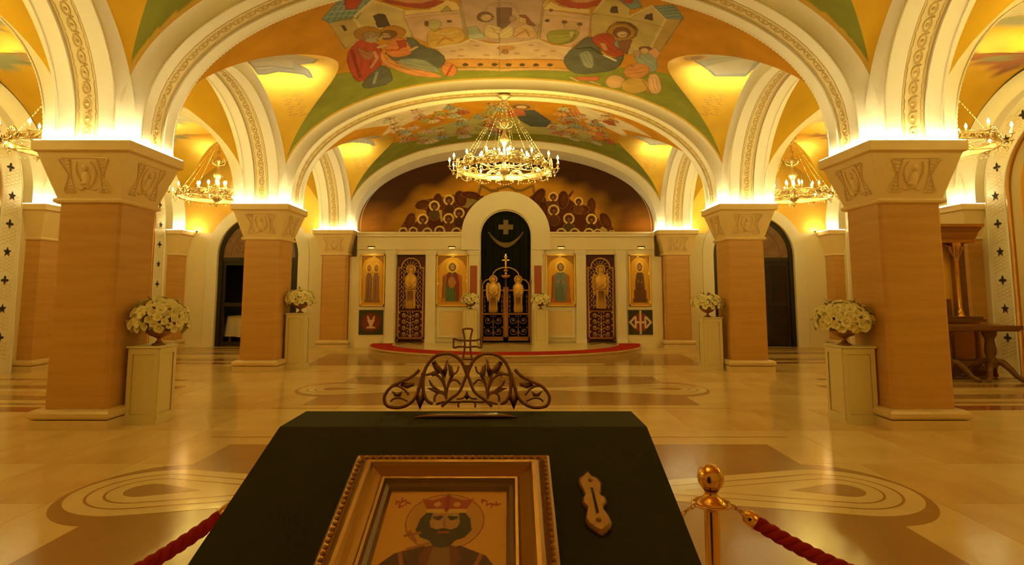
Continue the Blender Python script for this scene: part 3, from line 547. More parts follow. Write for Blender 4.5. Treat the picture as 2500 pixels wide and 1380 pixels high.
    ('p',(0.52,0.33,0.19),[(1.02,0.53),(1.02,0.55),(0.99,0.58),(0.96,0.59),(0.93,0.59),(0.9,0.58),(0.89,0.56),(0.9,0.53),(0.92,0.51),(0.95,0.5),(0.99,0.5),(1.01,0.51)]),
    ('p',(0.62,0.3,0.1),[(0.23,0.47),(0.21,0.52),(0.15,0.55),(0.07,0.57),(-0.02,0.56),(-0.08,0.52),(-0.1,0.47),(-0.08,0.43),(-0.01,0.4),(0.07,0.38),(0.15,0.39),(0.21,0.43)]),
    ('p',(0.48,0.22,0.08),[(0.1,0.66),(0.09,0.72),(0.07,0.76),(0.03,0.78),(0.0,0.76),(-0.02,0.72),(-0.03,0.66),(-0.02,0.61),(0.01,0.56),(0.04,0.55),(0.07,0.56),(0.09,0.61)]),
    ('p',(0.66,0.32,0.07),[(-0.08,1.06),(1.25,0.92),(1.35,1.46),(-0.09,1.48)]),
    ('l',(0.48,0.2,0.04),[(-0.08,1.08),(1.24,0.95)],0.04),
    ('l',(0.48,0.2,0.04),[(-0.09,1.49),(1.37,1.37)],0.03),
    ('p',(0.1,0.06,0.035),[(0.16,1.33),(0.16,1.37),(0.13,1.4),(0.1,1.41),(0.07,1.4),(0.05,1.37),(0.04,1.33),(0.05,1.28),(0.07,1.25),(0.1,1.24),(0.13,1.25),(0.16,1.28)]),
    ('p',(0.1,0.06,0.035),[(0.44,1.31),(0.43,1.36),(0.41,1.39),(0.38,1.4),(0.35,1.39),(0.32,1.36),(0.32,1.32),(0.32,1.28),(0.35,1.24),(0.38,1.23),(0.41,1.24),(0.43,1.27)]),
    ('p',(0.1,0.06,0.035),[(0.72,1.28),(0.72,1.32),(0.69,1.36),(0.66,1.37),(0.63,1.37),(0.61,1.34),(0.6,1.3),(0.61,1.25),(0.63,1.22),(0.66,1.21),(0.69,1.21),(0.71,1.24)]),
    ('p',(0.1,0.06,0.035),[(1.0,1.23),(1.0,1.27),(0.98,1.31),(0.95,1.33),(0.92,1.32),(0.89,1.3),(0.88,1.25),(0.89,1.21),(0.91,1.18),(0.94,1.16),(0.97,1.17),(0.99,1.19)]),
    ('p',(0.7,0.4,0.18),[(-0.09,1.54),(1.47,1.38),(1.51,1.47),(-0.09,1.69)]),
    ('p',(0.54,0.4,0.15),[(1.51,-1.14),(1.59,-1.61),(1.81,-1.68),(2.03,-1.48),(2.08,-1.18),(2.33,-1.7),(2.6,-1.46),(2.61,-1.07),(2.61,-0.27),(2.35,0.19),(1.63,0.18),(1.47,-1.04)]),
    ('p',(0.5,0.33,0.11),[(2.61,-1.44),(2.82,-1.61),(2.8,-0.34),(2.61,-0.27),(2.61,-1.07)]),
    ('l',(0.66,0.5,0.22),[(2.07,-1.22),(2.32,-1.71),(2.6,-1.46),(2.62,-0.28)],0.045),
    ('l',(0.42,0.29,0.1),[(1.51,-1.14),(2.63,-1.14)],0.03),
    ('l',(0.66,0.5,0.22),[(1.5,-1.17),(1.59,-1.61)],0.04),
    ('p',(0.24,0.31,0.26),[(2.35,-1.71),(2.59,-1.89),(2.84,-1.59),(2.61,-1.44)]),
    ('p',(0.24,0.31,0.26),[(1.83,-1.69),(2.08,-1.79),(2.19,-1.61),(2.06,-1.47)]),
    ('p',(0.45,0.07,0.03),[(1.86,-1.7),(2.02,-1.76),(2.03,-1.64),(1.93,-1.62)]),
    ('l',(0.16,0.2,0.15),[(2.42,-1.67),(2.64,-1.85)],0.03),
    ('l',(0.16,0.2,0.15),[(2.48,-1.6),(2.7,-1.79)],0.03),
    ('l',(0.16,0.2,0.15),[(2.53,-1.54),(2.75,-1.73)],0.03),
    ('l',(0.16,0.2,0.15),[(2.59,-1.47),(2.8,-1.67)],0.03),
    ('p',(0.1,0.06,0.035),[(1.74,-1.43),(1.82,-1.48),(1.87,-1.27),(1.76,-1.25)]),
    ('p',(0.1,0.06,0.035),[(2.3,-1.4),(2.37,-1.49),(2.43,-1.27),(2.31,-1.27)]),
    ('p',(0.34,0.17,0.03),[(2.29,-0.79),(2.3,-0.6),(2.24,-0.41),(2.13,-0.3),(1.99,-0.29),(1.88,-0.39),(1.81,-0.56),(1.82,-0.76),(1.88,-0.92),(1.99,-1.01),(2.12,-1.02),(2.23,-0.94)]),
    ('p',(0.46,0.24,0.04),[(2.26,-0.74),(2.26,-0.57),(2.2,-0.42),(2.1,-0.32),(1.98,-0.31),(1.88,-0.39),(1.82,-0.54),(1.83,-0.7),(1.89,-0.84),(1.99,-0.92),(2.1,-0.93),(2.2,-0.87)]),
    ('l',(0.16,0.07,0.02),[(1.93,-0.96),(2.07,-1.01),(2.26,-0.86)],0.06),
    ('p',(0.13,0.13,0.1),[(1.64,-0.17),(1.73,0.03),(1.8,0.2),(1.85,0.36),(1.94,0.45),(2.05,0.47),(2.13,0.45),(2.17,0.39),(2.21,0.32),(2.26,0.24),(2.27,0.38),(2.27,0.75),(2.2,1.03),(2.07,1.2),(1.9,1.36),(1.68,1.53),(1.5,1.56),(1.37,1.45),(1.28,1.27),(1.21,1.04),(1.2,0.8),(1.25,0.55),(1.31,0.33),(1.38,0.13),(1.43,-0.03),(1.47,-0.16),(1.52,-0.23),(1.58,-0.25)]),
    ('l',(0.099,0.099,0.076),[(2.08,0.12),(1.72,0.33),(1.35,0.32)],0.022),
    ('l',(0.153,0.153,0.118),[(2.05,0.35),(1.74,0.54),(1.43,0.53)],0.022),
    ('l',(0.099,0.099,0.076),[(2.14,0.51),(1.76,0.74),(1.39,0.73)],0.022),
    ('l',(0.149,0.149,0.115),[(2.11,0.73),(1.79,0.94),(1.47,0.93)],0.022),
    ('p',(0.3,0.31,0.24),[(1.48,0.49),(1.56,0.38),(1.62,0.38),(1.68,0.47),(1.74,0.67),(1.8,0.98),(1.78,1.16),(1.69,1.18),(1.61,1.09),(1.55,0.91),(1.5,0.75),(1.46,0.61)]),
    ('l',(0.228,0.236,0.182),[(1.56,0.42),(1.64,0.7),(1.74,0.92)],0.022),
    ('l',(0.354,0.366,0.283),[(1.55,0.51),(1.62,0.75),(1.7,0.93)],0.022),
    ('l',(0.228,0.236,0.182),[(1.52,0.51),(1.6,0.79),(1.7,1.02)],0.022),
    ('l',(0.345,0.356,0.276),[(1.51,0.59),(1.58,0.84),(1.66,1.02)],0.022),
    ('l',(0.06,0.05,0.03),[(1.39,0.33),(1.63,0.18),(1.84,0.39)],0.06),
    ('p',(0.26,0.1,0.05),[(2.05,-0.25),(2.27,-0.42),(2.3,0.18),(2.15,0.16)]),
    ('p',(0.3,0.31,0.24),[(2.0,-0.12),(2.02,-0.33),(2.15,0.08),(2.06,0.06)]),
    ('p',(0.45,0.07,0.03),[(1.6,-0.22),(1.66,-0.35),(1.73,-0.45),(1.82,-0.5),(1.9,-0.47),(1.96,-0.37),(2.0,-0.25),(2.0,-0.12),(2.07,0.01),(2.21,0.14),(2.24,0.25),(2.18,0.37),(2.1,0.42),(2.03,0.4),(1.93,0.32),(1.82,0.19),(1.72,0.05),(1.62,-0.08)]),
    ('l',(0.342,0.053,0.023),[(1.72,-0.4),(1.93,-0.13),(2.14,0.04)],0.022),
    ('l',(0.531,0.083,0.035),[(1.75,-0.28),(1.92,-0.04),(2.09,0.1)],0.022),
    ('l',(0.342,0.053,0.023),[(1.7,-0.24),(1.91,0.04),(2.12,0.22)],0.022),
    ('l',(0.517,0.081,0.034),[(1.72,-0.12),(1.9,0.13),(2.07,0.27)],0.022),
    ('p',(0.66,0.3,0.1),[(1.75,-0.08),(1.87,-0.06),(1.95,0.19),(1.87,0.22)]),
    ('p',(0.22,0.09,0.03),[(2.19,-0.69),(2.19,-0.57),(2.16,-0.47),(2.09,-0.41),(2.02,-0.4),(1.95,-0.46),(1.92,-0.56),(1.92,-0.67),(1.95,-0.77),(2.02,-0.82),(2.09,-0.83),(2.15,-0.78)]),
    ('p',(0.64,0.42,0.21),[(2.16,-0.59),(2.16,-0.53),(2.14,-0.47),(2.1,-0.43),(2.06,-0.42),(2.02,-0.46),(1.99,-0.51),(1.99,-0.58),(2.02,-0.64),(2.06,-0.67),(2.1,-0.68),(2.14,-0.65)]),
    ('l',(0.2,0.1,0.04),[(2.06,-0.51),(2.13,-0.58)],0.025),
    ('p',(0.78,0.7,0.56),[(1.9,0.4),(2.16,0.53),(2.18,0.62),(1.91,0.47)]),
    ('p',(0.58,0.16,0.08),[(1.51,1.77),(2.01,1.54),(1.98,1.79),(1.6,1.93)]),
    ('l',(0.64,0.42,0.21),[(1.42,1.83),(1.59,1.98)],0.06),
    ('l',(0.64,0.42,0.21),[(1.86,1.9),(2.06,1.98)],0.06),
    ('p',(0.34,0.38,0.32),[(2.43,0.03),(2.49,-0.08),(2.57,-0.12),(2.66,-0.08),(2.74,-0.03),(2.8,0.03),(2.85,0.17),(2.91,0.39),(2.91,0.55),(2.85,0.64),(2.75,0.63),(2.61,0.51),(2.5,0.35),(2.43,0.17)]),
    ('l',(0.258,0.289,0.243),[(2.51,-0.03),(2.68,0.14),(2.84,0.23)],0.022),
    ('l',(0.401,0.448,0.378),[(2.54,0.07),(2.68,0.23),(2.81,0.3)],0.022),
    ('l',(0.258,0.289,0.243),[(2.5,0.12),(2.67,0.3),(2.83,0.39)],0.022),
    ('l',(0.391,0.437,0.368),[(2.53,0.21),(2.67,0.37),(2.8,0.44)],0.022),
    ('p',(0.5,0.32,0.22),[(2.38,-0.01),(2.49,-0.11),(2.54,0.21),(2.45,0.2)]),
    ('p',(0.2,0.09,0.03),[(2.64,-0.29),(2.64,-0.24),(2.61,-0.18),(2.57,-0.13),(2.51,-0.11),(2.47,-0.12),(2.45,-0.16),(2.45,-0.21),(2.48,-0.27),(2.53,-0.31),(2.58,-0.34),(2.62,-0.33)]),
    ('p',(0.64,0.42,0.21),[(2.62,-0.17),(2.63,-0.11),(2.61,-0.04),(2.58,-0.0),(2.54,0.0),(2.51,-0.02),(2.49,-0.08),(2.48,-0.15),(2.5,-0.21),(2.53,-0.25),(2.56,-0.25),(2.6,-0.23)]),
    ('p',(0.72,0.4,0.2),[(2.61,-0.13),(2.69,-0.4),(2.81,-0.22),(2.81,0.07)]),
    ('p',(0.64,0.28,0.09),[(2.39,0.85),(2.45,0.6),(2.55,0.46),(2.69,0.41),(2.77,0.46),(2.81,0.61),(2.81,0.79),(2.78,0.99),(2.7,1.14),(2.58,1.25),(2.48,1.21),(2.4,1.05)]),
    ('l',(0.486,0.213,0.068),[(2.44,0.88),(2.6,0.73),(2.71,0.53)],0.022),
    ('l',(0.755,0.33,0.106),[(2.49,0.94),(2.62,0.82),(2.72,0.64)],0.022),
    ('l',(0.486,0.213,0.068),[(2.49,1.05),(2.64,0.89),(2.76,0.69)],0.022),
    ('l',(0.736,0.322,0.103),[(2.53,1.09),(2.66,0.97),(2.76,0.79)],0.022),
    ('p',(0.4,0.17,0.05),[(2.42,0.61),(2.53,0.57),(2.5,0.71)]),
    ('p',(0.7,0.42,0.2),[(2.52,1.48),(2.52,1.67),(2.48,1.85),(2.4,1.97),(2.3,1.99),(2.2,1.9),(2.15,1.74),(2.15,1.55),(2.19,1.38),(2.28,1.28),(2.37,1.26),(2.46,1.34)]),
    ('p',(0.62,0.38,0.09),[(2.97,1.3),(2.98,1.52),(2.92,1.76),(2.81,1.95),(2.68,2.01),(2.55,1.94),(2.48,1.75),(2.47,1.52),(2.54,1.3),(2.65,1.15),(2.78,1.09),(2.89,1.15)]),
    ('p',(0.74,0.44,0.22),[(2.86,0.79),(2.93,0.67),(3.01,0.73),(3.12,0.98),(3.19,1.21),(3.21,1.42),(3.18,1.55),(3.09,1.62),(2.99,1.44),(2.88,1.04)]),
    ('l',(0.562,0.334,0.167),[(2.98,0.79),(3.07,1.09),(3.17,1.34)],0.022),
    ('l',(0.873,0.519,0.26),[(2.97,0.88),(3.05,1.14),(3.13,1.35)],0.022),
    ('l',(0.562,0.334,0.167),[(2.93,0.87),(3.03,1.18),(3.13,1.44)],0.022),
    ('l',(0.851,0.506,0.253),[(2.93,0.96),(3.01,1.22),(3.09,1.43)],0.022),
    ('l',(0.46,0.22,0.06),[(2.8,1.14),(2.97,1.44),(3.02,1.68)],0.04),
]
MURAL = [
    ('p',(0.105,0.026,0.01),[(-3.32,3.72),(-3.16,4.03),(-2.97,4.16),(-2.88,4.15),(-2.88,3.86),(-2.46,4.09),(-2.24,4.37),(-2.52,4.26),(-2.8,4.29),(-2.77,4.46),(-2.63,4.6),(-2.35,4.63),(-2.19,4.76),(-2.07,4.66),(-1.62,4.77),(-1.34,4.86),(-1.06,4.76),(-0.69,4.71),(-1.05,4.37),(-1.25,4.03),(-1.36,3.41),(-3.4,3.41)]),
    ('p',(0.105,0.026,0.01),[(0.75,4.69),(1.15,4.91),(1.23,4.77),(1.29,4.54),(1.65,4.57),(1.82,4.86),(1.96,4.71),(2.14,4.91),(2.16,4.86),(2.02,4.63),(2.22,4.46),(2.55,4.4),(2.7,4.66),(2.84,4.57),(2.83,4.15),(3.0,3.89),(3.0,4.17),(3.22,4.09),(3.41,3.64),(3.27,3.41),(1.47,3.41),(1.31,3.81),(1.2,4.15)]),
    ('p',(0.3,0.22,0.07),[(-1.34,4.69),(-0.91,4.57),(-1.22,4.32),(-1.42,4.37)]),
    ('p',(0.62,0.4,0.08),[(-2.15,4.29),(-2.04,4.26),(-2.01,3.89),(-2.06,3.89)]),
    ('p',(0.62,0.4,0.08),[(2.99,3.69),(3.16,3.78),(3.24,3.52),(3.02,3.52)]),
    ('l',(0.24,0.13,0.03),[(-0.89,4.74),(-0.78,5.06),(-0.49,4.89),(-0.27,4.89)],0.09),
    ('l',(0.24,0.13,0.03),[(0.3,4.89),(0.5,4.89),(0.86,5.06),(0.92,4.69)],0.09),
    ('l',(0.24,0.13,0.03),[(-0.27,4.94),(0.07,5.03),(0.3,4.91)],0.09),
    ('p',(0.3,0.135,0.02),[(-2.88,3.86),(-2.95,3.73),(-3.05,3.66),(-3.14,3.65),(-3.21,3.72),(-3.23,3.84),(-3.21,3.98),(-3.14,4.1),(-3.05,4.18),(-2.95,4.19),(-2.88,4.12),(-2.86,4.0)]),
    ('p',(0.085,0.02,0.008),[(-2.9,3.86),(-2.96,3.75),(-3.05,3.67),(-3.13,3.67),(-3.19,3.73),(-3.22,3.84),(-3.19,3.97),(-3.13,4.09),(-3.04,4.16),(-2.96,4.17),(-2.9,4.11),(-2.88,4.0)]),
    ('p',(0.12,0.034,0.012),[(-2.94,3.86),(-2.98,3.77),(-3.03,3.72),(-3.08,3.71),(-3.12,3.75),(-3.13,3.83),(-3.11,3.92),(-3.07,4.01),(-3.01,4.06),(-2.96,4.07),(-2.93,4.03),(-2.92,3.95)]),
    ('p',(0.3,0.135,0.02),[(-2.42,4.52),(-2.42,4.43),(-2.5,4.35),(-2.61,4.29),(-2.74,4.27),(-2.85,4.3),(-2.9,4.37),(-2.9,4.45),(-2.82,4.54),(-2.71,4.6),(-2.58,4.61),(-2.47,4.59)]),
    ('p',(0.085,0.02,0.008),[(-2.43,4.51),(-2.44,4.44),(-2.51,4.36),(-2.62,4.31),(-2.74,4.29),(-2.84,4.31),(-2.89,4.37),(-2.88,4.45),(-2.81,4.53),(-2.7,4.58),(-2.58,4.6),(-2.49,4.57)]),
    ('p',(0.12,0.034,0.012),[(-2.5,4.46),(-2.5,4.4),(-2.54,4.35),(-2.61,4.32),(-2.68,4.31),(-2.74,4.33),(-2.77,4.37),(-2.77,4.43),(-2.73,4.48),(-2.67,4.51),(-2.6,4.52),(-2.53,4.5)]),
    ('p',(0.3,0.135,0.02),[(-2.03,4.53),(-2.06,4.39),(-2.12,4.3),(-2.21,4.27),(-2.28,4.32),(-2.33,4.42),(-2.34,4.56),(-2.31,4.69),(-2.24,4.79),(-2.16,4.82),(-2.08,4.77),(-2.03,4.67)]),
    ('p',(0.085,0.02,0.008),[(-2.04,4.53),(-2.07,4.4),(-2.13,4.32),(-2.2,4.29),(-2.27,4.33),(-2.32,4.43),(-2.32,4.56),(-2.29,4.68),(-2.23,4.77),(-2.16,4.8),(-2.09,4.76),(-2.05,4.66)]),
    ('p',(0.12,0.034,0.012),[(-2.08,4.51),(-2.09,4.42),(-2.13,4.36),(-2.18,4.34),(-2.22,4.36),(-2.24,4.43),(-2.24,4.52),(-2.23,4.61),(-2.19,4.67),(-2.14,4.69),(-2.1,4.67),(-2.08,4.6)]),
    ('p',(0.3,0.135,0.02),[(-1.24,4.67),(-1.24,4.53),(-1.3,4.42),(-1.39,4.36),(-1.51,4.38),(-1.6,4.46),(-1.66,4.59),(-1.66,4.73),(-1.6,4.84),(-1.51,4.9),(-1.39,4.88),(-1.3,4.8)]),
    ('p',(0.085,0.02,0.008),[(-1.26,4.67),(-1.26,4.54),(-1.31,4.43),(-1.4,4.38),(-1.5,4.39),(-1.59,4.47),(-1.64,4.59),(-1.64,4.72),(-1.59,4.83),(-1.5,4.88),(-1.4,4.87),(-1.31,4.79)]),
    ('p',(0.12,0.034,0.012),[(-1.31,4.62),(-1.31,4.53),(-1.34,4.46),(-1.39,4.42),(-1.45,4.44),(-1.51,4.49),(-1.54,4.58),(-1.55,4.67),(-1.52,4.74),(-1.46,4.78),(-1.4,4.76),(-1.35,4.71)]),
    ('p',(0.3,0.135,0.02),[(-0.79,4.69),(-0.84,4.64),(-0.97,4.61),(-1.13,4.61),(-1.29,4.66),(-1.4,4.72),(-1.44,4.79),(-1.38,4.85),(-1.26,4.88),(-1.09,4.87),(-0.93,4.83),(-0.82,4.76)]),
    ('p',(0.085,0.02,0.008),[(-0.81,4.7),(-0.85,4.65),(-0.97,4.62),(-1.13,4.63),(-1.28,4.67),(-1.39,4.73),(-1.42,4.79),(-1.37,4.84),(-1.25,4.86),(-1.1,4.86),(-0.94,4.82),(-0.84,4.76)]),
    ('p',(0.12,0.034,0.012),[(-0.91,4.69),(-0.94,4.65),(-1.01,4.63),(-1.1,4.64),(-1.19,4.66),(-1.26,4.7),(-1.27,4.74),(-1.24,4.78),(-1.17,4.8),(-1.08,4.79),(-0.99,4.77),(-0.92,4.73)]),
    ('p',(0.3,0.135,0.02),[(-2.17,4.23),(-2.24,4.1),(-2.33,4.01),(-2.43,4.0),(-2.51,4.07),(-2.54,4.19),(-2.53,4.34),(-2.46,4.48),(-2.36,4.56),(-2.26,4.58),(-2.19,4.51),(-2.15,4.38)]),
    ('p',(0.085,0.02,0.008),[(-2.19,4.24),(-2.25,4.11),(-2.34,4.03),(-2.43,4.02),(-2.5,4.08),(-2.53,4.19),(-2.51,4.34),(-2.45,4.47),(-2.36,4.55),(-2.27,4.56),(-2.2,4.5),(-2.17,4.38)]),
    ('p',(0.12,0.034,0.012),[(-2.23,4.23),(-2.27,4.14),(-2.33,4.08),(-2.38,4.07),(-2.42,4.11),(-2.44,4.19),(-2.42,4.29),(-2.38,4.38),(-2.33,4.44),(-2.27,4.45),(-2.23,4.41),(-2.21,4.33)]),
    ('p',(0.3,0.135,0.02),[(1.19,4.58),(1.07,4.46),(0.95,4.4),(0.85,4.41),(0.8,4.5),(0.81,4.64),(0.88,4.79),(0.99,4.91),(1.12,4.98),(1.22,4.96),(1.27,4.87),(1.26,4.73)]),
    ('p',(0.085,0.02,0.008),[(1.17,4.59),(1.07,4.47),(0.95,4.41),(0.86,4.43),(0.81,4.51),(0.82,4.64),(0.89,4.78),(1.0,4.9),(1.12,4.96),(1.21,4.95),(1.26,4.86),(1.24,4.73)]),
    ('p',(0.12,0.034,0.012),[(1.14,4.6),(1.07,4.52),(0.99,4.47),(0.93,4.48),(0.91,4.53),(0.92,4.62),(0.97,4.72),(1.04,4.8),(1.12,4.84),(1.18,4.84),(1.2,4.79),(1.19,4.7)]),
    ('p',(0.3,0.135,0.02),[(2.01,4.58),(1.97,4.43),(1.89,4.33),(1.79,4.3),(1.7,4.35),(1.65,4.47),(1.64,4.62),(1.68,4.77),(1.76,4.87),(1.85,4.9),(1.94,4.85),(2.0,4.73)]),
    ('p',(0.085,0.02,0.008),[(1.99,4.58),(1.95,4.44),(1.88,4.35),(1.79,4.32),(1.71,4.36),(1.66,4.47),(1.65,4.62),(1.69,4.76),(1.76,4.85),(1.85,4.88),(1.93,4.84),(1.98,4.73)]),
    ('p',(0.12,0.034,0.012),[(1.95,4.56),(1.92,4.46),(1.88,4.39),(1.82,4.37),(1.78,4.4),(1.75,4.48),(1.74,4.58),(1.77,4.68),(1.81,4.75),(1.87,4.77),(1.91,4.74),(1.94,4.66)]),
    ('p',(0.3,0.135,0.02),[(2.87,4.39),(2.84,4.25),(2.78,4.15),(2.7,4.11),(2.63,4.16),(2.58,4.26),(2.57,4.41),(2.6,4.55),(2.66,4.65),(2.74,4.69),(2.81,4.65),(2.86,4.54)]),
    ('p',(0.085,0.02,0.008),[(2.86,4.39),(2.83,4.26),(2.77,4.16),(2.7,4.13),(2.64,4.17),(2.6,4.27),(2.59,4.41),(2.61,4.54),(2.67,4.64),(2.74,4.67),(2.8,4.63),(2.85,4.53)]),
    ('p',(0.12,0.034,0.012),[(2.83,4.37),(2.81,4.27),(2.77,4.21),(2.73,4.18),(2.69,4.21),(2.67,4.28),(2.66,4.38),(2.68,4.47),(2.71,4.54),(2.76,4.56),(2.8,4.53),(2.82,4.46)]),
    ('p',(0.3,0.135,0.02),[(1.35,4.32),(1.36,4.18),(1.32,4.07),(1.25,4.02),(1.17,4.04),(1.09,4.13),(1.05,4.26),(1.04,4.39),(1.08,4.5),(1.15,4.55),(1.23,4.53),(1.31,4.45)]),
    ('p',(0.085,0.02,0.008),[(1.34,4.32),(1.34,4.19),(1.31,4.08),(1.25,4.04),(1.17,4.06),(1.1,4.14),(1.06,4.26),(1.06,4.39),(1.09,4.49),(1.15,4.54),(1.23,4.52),(1.3,4.44)]),
    ('p',(0.12,0.034,0.012),[(1.3,4.28),(1.31,4.19),(1.29,4.12),(1.26,4.08),(1.21,4.1),(1.17,4.16),(1.14,4.24),(1.13,4.33),(1.15,4.4),(1.19,4.43),(1.23,4.42),(1.28,4.36)]),
    ('p',(0.3,0.135,0.02),[(3.32,3.99),(3.36,3.85),(3.35,3.72),(3.29,3.65),(3.2,3.65),(3.09,3.72),(3.01,3.84),(2.97,3.99),(2.98,4.11),(3.04,4.19),(3.13,4.19),(3.24,4.12)]),
    ('p',(0.085,0.02,0.008),[(3.31,3.99),(3.35,3.85),(3.34,3.73),(3.28,3.66),(3.2,3.66),(3.1,3.73),(3.02,3.85),(2.98,3.99),(2.99,4.11),(3.05,4.17),(3.13,4.17),(3.23,4.1)]),
    ('p',(0.12,0.034,0.012),[(3.27,3.93),(3.3,3.84),(3.3,3.76),(3.27,3.71),(3.22,3.72),(3.16,3.77),(3.1,3.85),(3.07,3.94),(3.07,4.02),(3.1,4.07),(3.16,4.06),(3.22,4.01)]),
    ('p',(0.3,0.135,0.02),[(2.68,4.29),(2.64,4.21),(2.52,4.15),(2.35,4.13),(2.19,4.15),(2.07,4.21),(2.03,4.29),(2.07,4.37),(2.19,4.42),(2.36,4.45),(2.52,4.42),(2.64,4.37)]),
    ('p',(0.085,0.02,0.008),[(2.66,4.29),(2.62,4.22),(2.51,4.16),(2.35,4.15),(2.2,4.16),(2.09,4.22),(2.04,4.29),(2.09,4.36),(2.2,4.41),(2.36,4.43),(2.51,4.41),(2.62,4.36)]),
    ('p',(0.12,0.034,0.012),[(2.56,4.26),(2.54,4.21),(2.47,4.17),(2.38,4.16),(2.28,4.17),(2.21,4.21),(2.19,4.26),(2.22,4.31),(2.28,4.34),(2.38,4.36),(2.47,4.34),(2.54,4.31)]),
    ('p',(0.3,0.135,0.02),[(1.68,4.41),(1.65,4.33),(1.59,4.27),(1.5,4.25),(1.42,4.27),(1.35,4.33),(1.33,4.41),(1.36,4.49),(1.42,4.55),(1.51,4.58),(1.59,4.55),(1.66,4.49)]),
    ('p',(0.13,0.045,0.016),[(1.66,4.41),(1.64,4.34),(1.58,4.28),(1.5,4.26),(1.42,4.28),(1.37,4.34),(1.35,4.41),(1.37,4.49),(1.43,4.54),(1.51,4.56),(1.58,4.54),(1.64,4.49)]),
    ('e',(0.86,0.62,0.18),(1.51,4.69),(0.154,0.154)),
    ('e',(0.22,0.08,0.02),(1.51,4.69),(0.114,0.114)),
    ('p',(0.07,0.024,0.01),[(1.58,4.68),(1.57,4.64),(1.55,4.6),(1.51,4.59),(1.47,4.6),(1.44,4.64),(1.43,4.68),(1.44,4.72),(1.47,4.76),(1.51,4.77),(1.55,4.76),(1.57,4.72)]),
    ('p',(0.26,0.11,0.04),[(1.55,4.66),(1.54,4.64),(1.53,4.62),(1.51,4.61),(1.48,4.62),(1.47,4.64),(1.46,4.66),(1.47,4.69),(1.49,4.71),(1.51,4.72),(1.53,4.71),(1.54,4.69)]),
    ('p',(0.13,0.045,0.016),[(1.56,4.54),(1.55,4.51),(1.53,4.5),(1.51,4.49),(1.48,4.5),(1.46,4.51),(1.45,4.54),(1.46,4.56),(1.48,4.58),(1.51,4.58),(1.53,4.58),(1.55,4.56)]),
    ('p',(0.3,0.135,0.02),[(-1.62,4.28),(-1.64,4.18),(-1.71,4.12),(-1.81,4.09),(-1.91,4.12),(-1.98,4.18),(-2.01,4.28),(-1.98,4.37),(-1.91,4.44),(-1.82,4.46),(-1.72,4.44),(-1.64,4.37)]),
    ('p',(0.085,0.03,0.014),[(-1.64,4.28),(-1.66,4.19),(-1.72,4.13),(-1.81,4.11),(-1.9,4.13),(-1.97,4.19),(-1.99,4.28),(-1.97,4.36),(-1.9,4.43),(-1.82,4.45),(-1.73,4.43),(-1.66,4.36)]),
    ('e',(0.86,0.62,0.18),(-1.82,4.59),(0.173,0.173)),
    ('e',(0.22,0.08,0.02),(-1.82,4.59),(0.128,0.128)),
    ('p',(0.07,0.024,0.01),[(-1.73,4.58),(-1.74,4.53),(-1.77,4.49),(-1.82,4.48),(-1.86,4.49),(-1.89,4.53),(-1.9,4.58),(-1.89,4.63),(-1.86,4.67),(-1.82,4.68),(-1.77,4.67),(-1.74,4.63)]),
    ('p',(0.26,0.11,0.04),[(-1.77,4.56),(-1.77,4.53),(-1.79,4.51),(-1.82,4.5),(-1.84,4.51),(-1.86,4.53),(-1.87,4.56),(-1.86,4.59),(-1.84,4.62),(-1.82,4.62),(-1.79,4.62),(-1.77,4.59)]),
    ('p',(0.085,0.03,0.014),[(-1.75,4.42),(-1.76,4.39),(-1.78,4.37),(-1.81,4.37),(-1.85,4.37),(-1.87,4.39),(-1.88,4.42),(-1.87,4.44),(-1.85,4.46),(-1.82,4.47),(-1.78,4.46),(-1.76,4.44)]),
    ('p',(0.3,0.135,0.02),[(2.47,4.29),(2.45,4.22),(2.39,4.16),(2.31,4.15),(2.23,4.16),(2.17,4.22),(2.15,4.29),(2.18,4.37),(2.23,4.42),(2.31,4.44),(2.39,4.42),(2.45,4.37)]),
    ('p',(0.16,0.05,0.02),[(2.46,4.29),(2.44,4.23),(2.38,4.17),(2.31,4.16),(2.24,4.17),(2.19,4.23),(2.17,4.29),(2.19,4.36),(2.24,4.41),(2.31,4.43),(2.39,4.41),(2.44,4.36)]),
    ('e',(0.86,0.62,0.18),(2.32,4.54),(0.14,0.14)),
    ('e',(0.22,0.08,0.02),(2.32,4.54),(0.104,0.104)),
    ('p',(0.07,0.024,0.01),[(2.39,4.54),(2.38,4.5),(2.35,4.47),(2.31,4.46),(2.28,4.47),(2.25,4.5),(2.24,4.54),(2.25,4.58),(2.28,4.61),(2.32,4.62),(2.35,4.61),(2.38,4.58)]),
    ('p',(0.26,0.11,0.04),[(2.35,4.52),(2.35,4.5),(2.33,4.48),(2.31,4.47),(2.29,4.48),(2.28,4.5),(2.28,4.52),(2.28,4.54),(2.3,4.56),(2.32,4.57),(2.34,4.56),(2.35,4.54)]),
    ('p',(0.16,0.05,0.02),[(2.36,4.41),(2.36,4.39),(2.34,4.37),(2.31,4.37),(2.29,4.37),(2.27,4.39),(2.26,4.41),(2.27,4.43),(2.29,4.44),(2.31,4.45),(2.34,4.44),(2.36,4.43)]),
    ('p',(0.3,0.135,0.02),[(-2.09,4.1),(-2.11,4.01),(-2.18,3.95),(-2.27,3.92),(-2.37,3.95),(-2.44,4.01),(-2.46,4.1),(-2.44,4.19),(-2.37,4.26),(-2.28,4.28),(-2.18,4.26),(-2.11,4.19)]),
    ('p',(0.1,0.06,0.03),[(-2.1,4.1),(-2.13,4.02),(-2.19,3.96),(-2.27,3.94),(-2.36,3.96),(-2.42,4.02),(-2.45,4.1),(-2.43,4.19),(-2.36,4.25),(-2.28,4.27),(-2.19,4.25),(-2.13,4.19)]),
    ('e',(0.86,0.62,0.18),(-2.28,4.4),(0.168,0.168)),
    ('e',(0.22,0.08,0.02),(-2.28,4.4),(0.124,0.124)),
